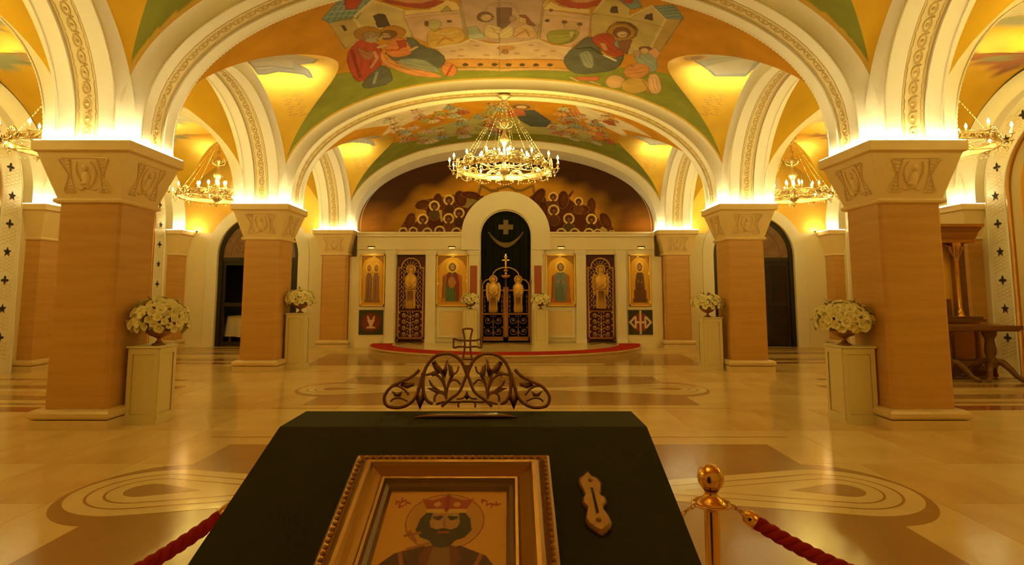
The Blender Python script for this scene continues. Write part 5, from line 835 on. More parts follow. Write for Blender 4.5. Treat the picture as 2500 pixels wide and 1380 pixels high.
def lunette_shapes(sx, kind):
    """a pale robed figure painted across the gilt lunette over each side arch"""
    s = sx
    if kind == 0:
        return outlined([('p', (.34, .30, .22), LUN_L)], .03, .5) + [('l', (.22, .17, .10), [(-3.5, -.15), (-3.9, -.3), (-4.6, -.2)], .04), ('p', (.46, .40, .28), [(-3.8, -.1), (-4.2, -.05), (-4.6, .0), (-4.6, .3), (-4.2, .22), (-3.9, .2)]), ('l', (.20, .15, .09), [(-3.9, .28), (-4.3, .16), (-4.6, .2)], .03), ('l', (.24, .18, .1), [(-3.6, -.5), (-4.0, -.8), (-4.5, -.9)], .04)]
    return outlined([('p', (.40, .40, .30), LUN_R)], .03, .5) + [('p', (.60, .54, .38), [(3.75, .2), (4.2, -.15), (4.6, -.1), (4.6, .4), (4.05, .45)]), ('l', (.22, .22, .15), [(3.6, -.6), (4.0, -.7), (4.5, -.5)], .04), ('l', (.22, .22, .15), [(3.7, -.1), (4.1, -.35), (4.6, -.3)], .04), ('e', (.44, .24, .05), (3.42, -.28), (.2, .22)), ('e', (.20, .10, .04), (3.45, -.28), (.11, .14))]
def gold_colour(X, Yr):
    C = np.zeros((X.size, 3), np.float32); C[:] = (.84, .53, .05)
    return C
def text_shapes(sx, x, y, w, n=4):
    return [('l', (.66, .35, .035), [(sx * (x + .22 * r + .05 * math.sin(k * 2.1)), y + w * k / 9), (sx * (x + .22 * r + .12 + .03 * math.cos(k * 3.3)), y + w * (k + .55) / 9)], .018) for r in range(n) for k in range(9)]
for bi, yc in enumerate((D0 + BAY / 2, D1 + BAY / 2, D2 + BAY / 2)):
    lg, cr = vault_parts(0, yc, NAVE, CROSS, 4.69, BAY / 2 - .5, (160, 1000, 600)[bi], (14, 120, 80)[bi], (10, 80, 50)[bi])
    add_vault('nave_vault', lg, M['fresco'], nave_colour, ((), outlined(faded(FRESCO1, .76)), faded(FRESCO2, .82))[bi], yc, ceiling)
    sh = lunette_shapes(-1, 0) + lunette_shapes(1, 1) + text_shapes(-1, 4.05, 1.0, .45, 2) + text_shapes(1, 4.05, 1.0, .45, 2)
    add_vault('lunette_vault', cr, M['frescogold'], gold_colour, sh, yc, ceiling)
    for s in (-1, 1):
        lg, cr = vault_parts(s * AX, yc, AISLE, ACROSS, 2.03, BAY / 2 - .5, 70, 10, 10)
        sh = []
        if s < 0: sh += outlined([('p', (.28, .31, .22), [(-8.66, -.59), (-8.31, -.67), (-8.33, -.21), (-8.53, .02), (-8.81, .11), (-9.36, .41), (-9.54, .44), (-9.5, -.5)]), ('p', (.36, .36, .26), [(-7.6, -2.0), (-7.61, -1.68), (-7.67, -1.46), (-7.96, -1.43), (-8.3, -1.6)])], .03) + [('l', (.50, .16, .07), [(-8.6, -.55), (-8.4, -.35), (-8.5, -.1)], .10), ('e', (.34, .17, .05), (-8.3, -.42), (.14, .2))]
        else: sh += outlined([('p', (.34, .10, .06), [(8.32, -.09), (8.17, -.55), (8.58, -.48), (8.57, -1.06), (9.3, -.8), (9.7, .1), (9.41, .44), (8.9, .19)]), ('p', (.40, .38, .28), [(7.63, -1.47), (7.48, -1.85), (7.83, -1.95), (8.3, -1.9), (8.11, -1.62), (7.88, -1.43)])], .03) + [('p', (.30, .33, .2), [(8.5, -.2), (8.8, -.45), (9.3, -.1), (8.9, .05)]), ('e', (.34, .17, .05), (8.28, -.3), (.12, .2))]
        lg2 = [P for P in lg]; cr2 = [P for P in cr]
        add_vault('aisle_vault', lg2 + cr2, M['frescogold'], gold_colour, sh, yc, ceiling)

# ------------------------------------------------------------------ arches
def arch_frames(axis, a, r, n, cx, pos, nseg, tr=(0, 1), leg=3.54):
    """centre-line frames of an arch: list of (span coordinate, z, normal, tangent)"""
    out = []
    k0 = int(nseg * tr[0]); k1 = int(nseg * tr[1])
    ts = [PI * i / nseg for i in range(k0, k1 + 1)]
    pts = [(se_x(t, a, n), Z0 + se_z(t, r, n)) for t in ts]
    if leg is not None:
        if tr[0] == 0: pts = [(a, leg)] + pts
        if tr[1] == 1: pts = pts + [(-a, leg)]
    return pts
def P3(axis, c, pos, s, u, z):
    return (c + s, pos + u, z) if axis == 'x' else (pos + u, c + s, z)
ROS = MB()
ROS.grid([[((.046 + .012 * math.cos(q)) * math.cos(2 * PI * k / 14), (.072 + .014 * math.cos(q)) * math.sin(2 * PI * k / 14), .010 * math.sin(q)) for k in range(14)] for q in (PI, PI * .6, PI * .3, 0)], True, closed=True)
ROS.lathe([(.024, 0), (.020, .010), (.008, .016), (.001, .017)], 8)
for q in (-1, 1):                         # S-shaped leaf outline that links it to the next eye
    ROS.tube([(.040 * math.sin(PI * (i / 7) * 1.6 - .8) + q * .020 * math.sin(PI * i / 7), .070 + .055 * i / 7 * 1.0 + .0, .004) for i in range(8)], .0055, 4)
for q in (-1, 1): ROS.tube([(q * .112, -.095, .003), (q * .098, -.05, .003), (q * .105, 0, .003), (q * .098, .05, .003), (q * .112, .095, .003)], .0045, 3)
ROS_ME = ROS.mesh('rosette', M['carve'])
def make_arch(label, axis, c, pos, soff, outer, group=None, nseg=56, hw=.365, ow=.5, band=True, bead=True, ros=None, flip=False, tr=(0, 1), oneside=None, name='arch', backoff=None):
    """soff/outer = (half span, rise, exponent) of the soffit edge and of the line where the cove meets the vault"""
    root = thing(name, label, 'arch', P3(axis, c, pos, 0, 0, 0), 0, group)
    rx, ry, rz = root.location
    def Q(s, u, z):
        p = P3(axis, c, pos, s, u, z); return (p[0] - rx, p[1] - ry, p[2] - rz)
    k0, k1 = int(nseg * tr[0]), int(nseg * tr[1])
    def curve(a, r, n):
        pts = [(se_x(PI * i / nseg, a, n), Z0 + se_z(PI * i / nseg, r, n)) for i in range(k0, k1 + 1)]
        if k0 == 0: pts = [(a, 3.54)] + pts
        if k1 == nseg: pts = pts + [(-a, 3.54)]
        return pts
    S = curve(*soff); O = curve(*outer)
    Rc = curve(soff[0] + .028, soff[1] + .028, soff[2])
    body = MB()
    sides = (-1, 1) if oneside is None else (oneside,)
    for sg in sides:
        rows = []
        for f in (0, .2, .4, .6, .8, 1):
            w = hw + (ow - hw) * (1 - math.cos(f * PI / 2)); g = math.sin(f * PI / 2)
            rows.append([Q(S[i][0] + (O[i][0] - S[i][0]) * g, sg * w, S[i][1] + (O[i][1] - S[i][1]) * g) for i in range(len(S))])
        body.grid(rows, True)
    bw = .155
    if band:
        for u0, u1, C0, C1 in ((-hw, -bw, S, S), (-bw, -bw, S, Rc), (bw, bw, Rc, S), (bw, hw, S, S)):
            body.grid([[Q(p[0], u0, p[1]) for p in C0], [Q(p[0], u1, p[1]) for p in C1]], True)
        bnd = MB().grid([[Q(p[0], -bw, p[1]) for p in Rc], [Q(p[0], bw, p[1]) for p in Rc]], True).build('ornament_band', M['band'], root)
        bl = MB()
        for u in (-bw + .018, bw - .018): bl.tube([Q(p[0] * .9985, u, p[1] - .004) for p in Rc], .007, 4, False)
        bl.build('band_fillet', M['carve'], root)
    else:
        us = (-hw, hw) if oneside is None else ((-hw, 0) if oneside < 0 else (0, hw))
        S2 = S if backoff is None else curve(*backoff)
        body.grid([[Q(p[0], us[0], p[1]) for p in S], [Q(p[0], us[1], p[1]) for p in S2]], True)
    body.build('arch_ring', M['arch'], root)
    if bead:
        for sg in sides:
            L = [Vector(Q(p[0], sg * hw, p[1])) for p in S]
            # resample into beads
            acc = [0]
            for i in range(1, len(L)): acc.append(acc[-1] + (L[i] - L[i - 1]).length)
            nb = int(acc[-1] / .030); pts = []; rr = []
            for j in range(nb + 1):
                d = acc[-1] * j / nb; i = 0
                while i < len(acc) - 2 and acc[i + 1] < d: i += 1
                f = (d - acc[i]) / max(1e-9, acc[i + 1] - acc[i])
                pts.append(L[i].lerp(L[i + 1], f)); rr.append(.012 if j % 2 else .020)
            MB().tube(pts, rr, 5, False).build('bead_moulding', M['arch'], root)
    if ros:
        L = [Vector(Q(p[0], 0, p[1])) for p in Rc]
        acc = [0]
        for i in range(1, len(L)): acc.append(acc[-1] + (L[i] - L[i - 1]).length)
        n = int(acc[-1] / .19); joined = MB()
        for j in range(n):
            d = acc[-1] * (j + .5) / n; i = 0
            while i < len(acc) - 2 and acc[i + 1] < d: i += 1
            f = (d - acc[i]) / max(1e-9, acc[i + 1] - acc[i])
            p = L[i].lerp(L[i + 1], f); T = (L[i + 1] - L[i]).normalized()
            U = Vector((0, 1, 0)) if axis == 'x' else Vector((1, 0, 0))
            N = U.cross(T).normalized()
            ctr = Vector(Q(0, 0, Z0)); 
            if N.dot(ctr - p) < 0: N = -N; U = -U
            mw = Matrix(((U.x, T.x, N.x, p.x), (U.y, T.y, N.y, p.y), (U.z, T.z, N.z, p.z), (0, 0, 0, 1)))
            if ros == 'each':
                o = obj('rosette', ROS_ME, root); o.matrix_local = mw
            else:
                joined.add(ROS.v, ROS.f, True, mw)
        if ros != 'each': joined.build('carved_rosettes', M['carve'], root, kind='stuff')
    return root
NS = (4.61, 2.42, 2.2)
LS = (2.10, 1.98, 2.05)
AS = (1.86, 1.96, 2.0)
make_arch('nearest wide cream arch with scroll band spanning the nave overhead', 'x', 0, D1, NS, NAVE, 'nave arches', 110, ros='each')
make_arch('middle wide cream arch spanning the nave, the large chandelier hanging from its crown', 'x', 0, D2, NS, NAVE, 'nave arches', 90, ros='join')
make_arch('farthest plain cream arch framing the golden mural above the altar screen', 'x', 0, D3, (4.61, 2.42, 2.2), (4.83, 2.60, 2.2), 'nave arches', 80, band=False, bead=False, backoff=(4.68, 2.32, 2.2))
for s, side in ((-1, 'left'), (1, 'right')):
    for yc, where, rs in ((D0 + BAY / 2, 'running forward overhead from the nearest %s pillar' % side, 'each'), (D1 + BAY / 2, 'between the nearest and middle %s pillars' % side, 'join'), (D2 + BAY / 2, 'between the middle and farthest %s pillars' % side, 'join')):
        make_arch('cream side arch with carved band ' + where, 'y', yc, s * PX, LS, CROSS, 'side arches', 56, ros=rs)
    for yy, where in ((D1, 'nearest'), (D2, 'middle')):
        make_arch('narrow plain cream arch from the %s %s pillar across the aisle' % (where, side), 'x', s * AX, yy, AS, AISLE, 'aisle arches', 44, band=False, bead=(where == 'nearest'))
    for yc, where in ((D1 + BAY / 2, 'nearer'), (D2 + BAY / 2, 'farther')):
        make_arch('cream blind arch on the %s side wall above the %s pierced niche surround' % (side, where), 'y', yc, s * WX, (2.02, 1.92, 2.0), (2.26, 2.12, 1.9), 'wall arches', 44, hw=.25, ow=.5, band=False, bead=False, oneside=-s)

# ------------------------------------------------------------------ pillars
def relief(Mx, seed):
    """carved panel on a capital face: hourglass lattice strips beside a figure. local x across, y up, z out"""
    b = MB(); r = random.Random(seed)
    for sg in (-1, 1):
        for k in (-1, 1):
            b.tube([(sg * (.24 + .07 * k), .20, .004), (sg * (.20 + .012 * k), .0, .006), (sg * (.235 + .065 * k), -.20, .004)], .007, 4, True, Mx)
        for j in range(9):
            y = -.18 + j * .045; w = .012 + .055 * abs(y) / .2
            b.tube([(sg * .215 - w, y - .015, .003), (sg * .215 + w, y + .02, .003)], .005, 3, True, Mx)
            b.tube([(sg * .215 - w, y + .02, .003), (sg * .215 + w, y - .015, .003)], .005, 3, True, Mx)
        for j in range(4): b.ball((sg * .215 - .06 + j * .04, -.212, .004), .014, 6, 4, Mx)
    b.tube([(-.28, .212, .003), (.28, .212, .003)], .008, 4, True, Mx)
    # the carved figure: body, wings and head in low relief
    b.ball((0, -.06, .0), (.065, .12, .026), 10, 6, Mx); b.ball((0, .09, .004), (.038, .045, .03), 10, 6, Mx)
    for sg in (-1, 1):
        q = [(sg * (.05 + .07 * math.sin(i / 6 * 2.6)), -.13 + .30 * i / 6, .006) for i in range(7)]
        b.tube(q, [.010, .018, .022, .022, .018, .012, .006], 5, True, Mx)
        b.tube([(sg * .03, -.16, .004), (sg * .09, -.185, .004), (sg * .13, -.17, .004)], [.016, .014, .006], 5, True, Mx)
    b.ball((r.uniform(-.06, .06), -.10, .01), (.05, .03, .03), 8, 5, Mx)
    return b
def rect(h, cx=None, cy=None, ox=0):
    """square of half width h, optionally clipped at x=cx or y=cy"""
    x0, x1, y0, y1 = -h, h, -h, h
    if cx is not None:
        if cx < 0: x1 = min(x1, cx)
        else: x0 = max(x0, cx)
    if cy is not None: y1 = min(y1, cy)
    return [x0, x1, y0, y1]
def grow(R, d, cx, cy):
    q = [R[0] - d, R[1] + d, R[2] - d, R[3] + d]
    return q
PILLAR_MESH = {}
def make_pillar(label, x, y, cx=None, cy=None, group='marble pillars', faces=(0, 1, 2, 3), led_sides=(0, 1, 2, 3), name='pillar', groove=True, reliefs=True):
    root = thing(name, label, 'pillar', (x, y, 0), 0, group)
    key = (cx, cy, tuple(faces), tuple(led_sides), groove, reliefs)
    if key not in PILLAR_MESH:
        def R(h): return rect(h, cx, cy)
        parts = []
        parts.append(('plinth', MB().frus(R(.475), R(.475), 0, .115).mesh('plinth', M['base'])))
        b = MB(); n = 7
        prof = [(.44, .118), (.474, .130), (.492, .155), (.492, .195), (.474, .222), (.44, .238)]
        for (h0, z0), (h1, z1) in zip(prof[:-1], prof[1:]): b.frus(R(h0), R(h1), z0, z1)
        parts.append(('base_moulding', b.mesh('base_moulding', M['base'])))
        # shaft with a quirk cut into each free corner
        h = .392; q = .034
        def outline(hh):
            x0, x1, y0, y1 = R(hh); o = []
            for (px, py, sx, sy, free) in ((x0, y0, 1, 1, x0 == -hh and y0 == -hh), (x1, y0, -1, 1, x1 == hh and y0 == -hh), (x1, y1, -1, -1, x1 == hh and y1 == hh), (x0, y1, 1, -1, x0 == -hh and y1 == hh)):
                if not (free and groove): o.append((px, py)); continue
                a, bq, c2 = (px + sx * q * .3, py + sy * q * 1.5), (px + sx * q, py + sy * q), (px + sx * q * 1.5, py + sy * q * .3)
                seq = [(px, py + sy * q * 1.6), bq, (px + sx * q * 1.6, py)]
                # keep winding: corners are visited counter-clockwise
                if (sx, sy) in ((1, 1), (-1, -1)): o += seq
                else: o += seq[::-1]
            return o
        parts.append(('shaft', MB().prism(outline(h), .238, 2.775, 'z').mesh('shaft', M['shaft'])))
        b = MB()
        prof = [(.40, 2.770), (.425, 2.782), (.435, 2.805), (.425, 2.828), (.40, 2.84)]
        for (h0, z0), (h1, z1) in zip(prof[:-1], prof[1:]): b.frus(R(h0), R(h1), z0, z1)
        parts.append(('necking', b.mesh('necking', M['stone'])))
        b = MB()
        b.frus(R(.400), R(.565), 2.84, 3.375); b.frus(R(.565), R(.575), 3.375, 3.395)
        parts.append(('capital', b.mesh('capital', M['stone'])))
        b = MB(); b.frus(R(.590), R(.6136), 3.395, 3.41); b.frus(R(.6136), R(.6136), 3.41, 3.525); b.frus(R(.6136), R(.606), 3.525, 3.536)
        parts.append(('abacus', b.mesh('abacus', M['stone'])))
        if reliefs:
            tilt = math.atan2(.165, .535)
            for f in faces:
                base = Matrix.Rotation(PI / 2 * f, 4, 'Z') @ Matrix.Translation((0, -.485, 3.115)) @ Matrix.Rotation(PI / 2 + tilt, 4, 'X')
                parts.append(('relief_carving', relief(base, f + 3).mesh('relief_carving', M['stone'])))
        b = MB()
        x0, x1, y0, y1 = R(.600)
        t = .018; z0, z1 = 3.5365, 3.541
        if 0 in led_sides: b.box(x0, x1, y0, y0 + t, z0, z1)
        if 1 in led_sides: b.box(x1 - t, x1, y0 + t, y1 - t, z0, z1)
        if 2 in led_sides: b.box(x0, x1, y1 - t, y1, z0, z1)
        if 3 in led_sides: b.box(x0, x0 + t, y0 + t, y1 - t, z0, z1)
        parts.append(('cove_light', b.mesh('cove_light', M['led'])))
        PILLAR_MESH[key] = parts
    for n_, me in PILLAR_MESH[key]: obj(n_, me, root)
    return root
for s, side in ((-1, 'left'), (1, 'right')):
    make_pillar('nearest large square rose marble pillar on the %s with carved capital' % side, s * PX, D1)
    make_pillar('middle square rose marble pillar on the %s of the nave' % side, s * PX, D2)
    make_pillar('farthest square rose marble pillar flanking the altar screen on the %s' % side, s * PX, D3, cy=.10, faces=(0,), led_sides=(0, 1, 3))
for s, side in ((-1, 'left'), (1, 'right')):
    for yy, where, cy in ((D2, 'between the two pierced niche surrounds of the %s wall' % side, None), (D3, 'in the far corner of the %s aisle' % side, .10)):
        ls = [0]
        ls += [3] if s > 0 else [1]
        if cy is None: ls.append(2)
        make_pillar('rose marble wall pilaster ' + where, s * (WX + .08), yy, cx=(-.08 if s > 0 else .08) , cy=cy, faces=(), led_sides=tuple(ls), group='wall pilasters', name='pilaster', groove=False, reliefs=False)
# ------------------------------------------------------------------ floor
floor = struct('floor', MB().box(-11.3, 11.3, -2.6, 20.6, -.25, -.006).mesh('floor', M['grout']), 'polished honey marble floor with inlaid loops')
rs = random.Random(11)
def slabs():
    xs = [-10.25, -9.0, -7.72, -6.45, -5.19, -4.35, -3.51, -2.34, -1.17, 0, 1.17, 2.34, 3.51, 4.35, 5.19, 6.45, 7.72, 9.0, 10.25]
    ys = [-2.5, -1.2, .1, 1.3, 2.5, 3.42, 4.9, 6.0, 7.39, 8.72, 9.9, 11.3, 12.65, 13.7, 15.0, 16.4, 17.5, 18.6]
    g = .0022; me = {}
    for i in range(len(xs) - 1):
        for j in range(len(ys) - 1):
            w, d = xs[i + 1] - xs[i], ys[j + 1] - ys[j]
            k = (round(w, 3), round(d, 3))
            mt = M['slab2'] if (abs(xs[i] + w / 2) < 3.5 and rs.random() < .5) or rs.random() < .25 else M['slab']
            kk = k + (mt.name,)
            if kk not in me:
                me[kk] = MB().box(-w / 2 + g, w / 2 - g, -d / 2 + g, d / 2 - g, -.006, 0).mesh('marble_slab', mt)
            obj('marble_slab', me[kk], floor, (xs[i] + w / 2, ys[j] + d / 2, 0))
slabs()
def circ(cx, cy, r, n=48, a0=0, a1=2 * PI):
    return [(cx + r * math.cos(a0 + (a1 - a0) * i / n), cy + r * math.sin(a0 + (a1 - a0) * i / n)) for i in range(n + (0 if abs(a1 - a0 - 2 * PI) < 1e-6 else 1))]
def flat(name, poly, z, mt, parent=None, t=.0012):
    return MB().prism(poly[::-1], z - t, z, 'z').build(name, mt, parent or floor)
def teardrop(cx, cy, r, tipx, n=40):
    """rounded drop with its tip at (tipx, cy)"""
    s = 1 if cx > tipx else -1
    L = abs(cx - tipx); a = math.acos(min(.999, r / L))
    pts = []
    for i in range(n + 1):
        t = -(PI - a) + 2 * (PI - a) * i / n
        pts.append((cx + s * r * math.cos(t), cy + r * math.sin(t)))
    pts.append((tipx, cy))
    return pts if s > 0 else pts[::-1]
def ribbon(pts, w):
    """closed band around a polyline path (list of points), returned as left+right outline"""
    n = len(pts); Lf, Rt = [], []
    for i in range(n):
        a = Vector(pts[max(i - 1, 0)]); b = Vector(pts[min(i + 1, n - 1)]); d = (b - a).normalized(); nn = Vector((-d.y, d.x)); p = Vector(pts[i])
        Lf.append(tuple(p + nn * w / 2)); Rt.append(tuple(p - nn * w / 2))
    return Lf, Rt
def flat_ribbon(name, pts, w, z, mt):
    Lf, Rt = ribbon(pts, w)
    MB().grid([[(x, y, z) for x, y in Rt], [(x, y, z) for x, y in Lf]], False).build(name, mt, floor)
for yc in (D0 + BAY / 2, D1 + BAY / 2):
    flat('brown_inlay', [(-2.93, yc - 1.49), (2.93, yc - 1.49), (2.93, yc + 1.53), (-2.93, yc + 1.53)], .0016, M['inlay'])
    for s in (-1, 1):
        flat('brown_lobe', [(s * 2.9 + (s * .62) * math.cos(t) if True else 0, yc + .77 * math.sin(t)) for t in [(-PI / 2 + PI * i / 30) * s for i in range(31)]], .0017, M['inlay'])
        flat('ivory_loop', teardrop(s * 2.90, yc, .585, s * .35), .0032, M['inlaylight'])
        flat('ivory_strand', [(s * .9, yc - .13), (s * .9, yc + .13), (0, yc + .24), (0, yc - .24)] if s > 0 else [(-.9, yc + .13), (-.9, yc - .13), (0, yc - .24), (0, yc + .24)], .0031, M['inlaylight'])
        for rr, tx, w in ((.44, 1.05, .022), (.31, 1.6, .020)):
            td = teardrop(s * 2.90, yc, rr, s * tx)
            flat_ribbon('loop_line', td + [td[0]], w, .0042, M['inlay'])
        flat('brown_drop', teardrop(s * 2.92, yc, .165, s * 2.46), .0044, M['inlay'])
    for yy in (yc - 1.72, yc + 1.86):
        flat('brown_fillet', [(-3.3, yy - .012), (3.3, yy - .012), (3.3, yy + .012), (-3.3, yy + .012)], .0015, M['inlay'])
# broad brown field in front of the altar step, with a paler centre band
flat('brown_inlay', [(-4.55, 13.85), (4.55, 13.85), (4.75, 16.4), (-4.75, 16.4)], .0016, M['inlay'])
flat('ivory_strip', [(-2.3, 13.95), (2.3, 13.95), (2.3, 14.2), (-2.3, 14.2)], .0030, M['inlaylight'])
# striped aisle borders
for s in (-1, 1):
    for y0, y1, mt, x0, x1 in ((8.62, 8.95, 'inlayred', 5.9, 10.0), (9.12, 9.26, 'inlay', 5.9, 10.0), (9.5, 9.9, 'inlay', 5.7, 9.2), (10.3, 10.5, 'inlaylight', 5.6, 10.0), (10.6, 10.95, 'inlay', 5.6, 9.6), (11.6, 11.75, 'inlayred', 6, 10.0),
                               (14.2, 14.5, 'inlayred', 5.9, 10.0), (14.8, 15.3, 'inlay', 5.8, 9.7), (15.9, 16.1, 'inlaylight', 5.8, 10), (16.3, 16.8, 'inlay', 5.9, 9.8), (17.3, 17.45, 'inlayred', 5.9, 10), (17.8, 18.2, 'inlay', 5.9, 9.7)):
        a, b = sorted((s * x0, s * x1)); k = .35 * s
        flat('aisle_band', [(a, y0), (b, y0 + k * .3), (b, y1 + k * .3), (a, y1)], .0016, M[mt])

# ------------------------------------------------------------------ altar step with red carpet
def half_ell(a, b, y0, n=60): return [(a * math.cos(PI + PI * i / n), y0 + b * math.sin(PI + PI * i / n)) for i in range(n + 1)]
YB = 18.22
dais = thing('altar_step', 'low curved marble step in front of the altar screen', 'step', (0, YB, 0))
def de(a, b): return [(x, y - YB) for x, y in half_ell(a, b, 17.9)] + [(a, 0), (-a, 0)]
MB().prism(de(3.93, 3.30)[::-1], .0, .115, 'z').build('riser', M['base'], dais)
MB().prism(de(3.97, 3.34)[::-1], .115, .150, 'z').build('step_top', M['inlaylight'], dais)
for x0, x1 in ((-.8, .8), (-3.3, -2.45), (2.45, 3.3)):
    MB().box(x0, x1, -.75, -.12, .150, .1515).build('marble_inlay', M['inlay'], dais)
    MB().prism([(x0 + .1, -.70), (x1 - .1, -.70), ((x0 + x1) / 2, -.25)], .1516, .1525, 'z').build('marble_inlay', M['inlaylight'], dais)
carpet = MB()
o = half_ell(3.92, 3.27, 17.9); i_ = half_ell(3.32, 2.55, 17.9)
rows = []
for k in range(61):
    rows.append([(o[k][0], o[k][1], .151), (o[k][0], o[k][1], .160), (i_[k][0], i_[k][1], .160), (i_[k][0], i_[k][1], .151)])
carpet.grid(rows, False)
carpet.f += [tuple(range(4)), tuple(len(carpet.v) - 4 + q for q in (3, 2, 1, 0))]; carpet.sm += [False, False]
tag(carpet.build('red_carpet', M['redcarpet']), 'crescent of red carpet laid along the edge of the altar step', 'carpet')

# ------------------------------------------------------------------ side walls with arched niches and pierced surrounds
def arch_pts(half, zs, r, n=28):
    """outline of an arched opening from right foot to left foot: (offset, z)"""
    return [(half, 0)] + [(r * math.cos(PI * i / n), zs + r * math.sin(PI * i / n)) for i in range(n + 1)] + [(-half, 0)]
LAT = []
def cross_outline(s):
    k = s * .38
    base = [(k, k * .9), (s * .62, k * 1.15), (s, 0), (s * .62, -k * 1.15)]
    out = []
    for q in range(4):
        a = PI / 2 * q
        for (x, y) in ((s * .26, s * .26), (s * .55, s * .30), (s * .95, s * .14), (s * 1.02, 0), (s * .95, -s * .14), (s * .55, -s * .30)):
            out.append((x * math.cos(a) + y * math.sin(a), -x * math.sin(a) + y * math.cos(a)))
    return out
def star_outline(s):
    return [((s if i % 2 == 0 else s * .45) * math.sin(PI * i / 5), (s if i % 2 == 0 else s * .45) * math.cos(PI * i / 5)) for i in range(10)]
cr_me = MB().prism(cross_outline(.095), -.004, .004, 'x').mesh('pierced_cross', M['black'])
st_me = MB().prism(star_outline(.105), -.004, .004, 'x').mesh('pierced_star', M['black'])
for s, side in ((-1, 'left'), (1, 'right')):
    wall = MB()
    bays = (D1 + BAY / 2, D2 + BAY / 2)
    edges = [-2.5]
    for yc in bays: edges += [yc - 1.42, yc + 1.42]
    edges.append(18.75)
    x0, x1 = sorted((s * WX, s * (WX + .2)))
    for a, b in zip(edges[0::2], edges[1::2]): wall.box(x0, x1, a, b, 0, 6.75)
    for yc in bays:
        A = [(p[0], p[1]) for p in arch_pts(1.42, 3.65, 1.42)][1:-1]
        for X in (s * WX, s * (WX + .2)):
            wall.grid([[(X, yc + p[0], p[1]) for p in A], [(X, yc + p[0], 6.75) for p in A]], False)
        wall.grid([[(s * WX, yc + p[0], p[1]) for p in A], [(s * (WX + .2), yc + p[0], p[1]) for p in A]], True)
    wo = struct('wall_' + side, wall.mesh('wall_' + side, M['wall']), 'cream %s side wall with arched niches' % side)
    for yc in bays:                                   # niche interior
        b = MB()
        A = arch_pts(1.42, 3.65, 1.42); Xa, Xb = s * (WX + .2), s * (WX + .95)
        b.grid([[(Xa, yc + p[0], p[1]) for p in A], [(Xb, yc + p[0], p[1]) for p in A]], True)
        b.prism([(yc + p[0], p[1]) for p in A], Xb, Xb + s * .05, 'x')
        b.build('niche', M['goldwall'], wo)
    for yc, where, full in ((bays[0], 'nearer', True), (bays[1], 'farther', True)):
        sur = thing('niche_surround', 'cream pierced surround with dark crosses and stars framing the %s %s niche' % (where, side), 'niche surround', (s * WX, yc, 0), 0, 'pierced niche surrounds')
        I = arch_pts(1.44, 3.65, 1.44); O = arch_pts(2.10, 3.65, 2.02)
        b = MB(); t0, t1 = 0, -s * .06
        b.grid([[(t1, p[0], p[1]) for p in I], [(t1, p[0], p[1]) for p in O]], False)
        b.grid([[(t0, p[0], p[1]) for p in I], [(t1, p[0], p[1]) for p in I]], True)
        b.grid([[(t1, p[0], p[1]) for p in O], [(t0, p[0], p[1]) for p in O]], True)
        b.build('surround_panel', M['arch'], sur)
        b = MB(); 
        for rr, hh in ((1.50, 1.50), (1.985, 2.05)):
            q = arch_pts(hh, 3.65, rr); b.tube([(t1 - s * .002, p[0], p[1]) for p in q], .016, 5, True)
        b.build('surround_fillet', M['arch'], sur)
        rim = MB()
        q = arch_pts(1.44, 3.65, 1.43); rim.tube([(t1 + s * .02, p[0], p[1]) for p in q], .045, 6, True)
        rim.build('inner_roll', M['gilt'], sur)
        lat = MB()
        path = [(1.73, .74 - .585 + .585 * k) for k in range(6)]
        spots = [(1.73, .74 + .58 * k) for k in range(6)] + [(1.73 * math.cos(a), 3.65 + 1.73 * math.sin(a)) for a in [.34 * k for k in range(1, 9)]] + [(-1.73, .74 + .58 * k) for k in range(6)]
        for k, (dy, z) in enumerate(spots):
            o = obj('pierced_cross' if k % 2 == 0 else 'pierced_star', cr_me if k % 2 == 0 else st_me, sur, (t1 - s * .001, dy, z))
        # diaper lattice between the piercings
        sp = [(1.73, .45 + .58 * k) for k in range(6)] + [(1.73 * math.cos(a), 3.65 + 1.73 * math.sin(a)) for a in [.17 + .34 * k for k in range(0, 9)]] + [(-1.73, .45 + .58 * k) for k in range(6)]
        for dy, z in sp:
            for k in range(-2, 3):
                lat.tube([(t1 - s * .002, dy + .19 * 1 - .0, z + .075 * k), (t1 - s * .002, dy - .19, z + .075 * k + .15)], .006, 3, False)
                lat.tube([(t1 - s * .002, dy - .19, z + .075 * k), (t1 - s * .002, dy + .19, z + .075 * k + .15)], .006, 3, False)
        lat.build('lattice_relief', M['stone'], sur, kind='stuff')
    b = MB()
    for a, c in ((edges[0], bays[0] - 2.1), ):
        b.box(*sorted((s * WX, s * (WX - .05))), a, c, 0, .2)
    struct('baseboard_' + side, b.mesh('baseboard_' + side, M['base']))

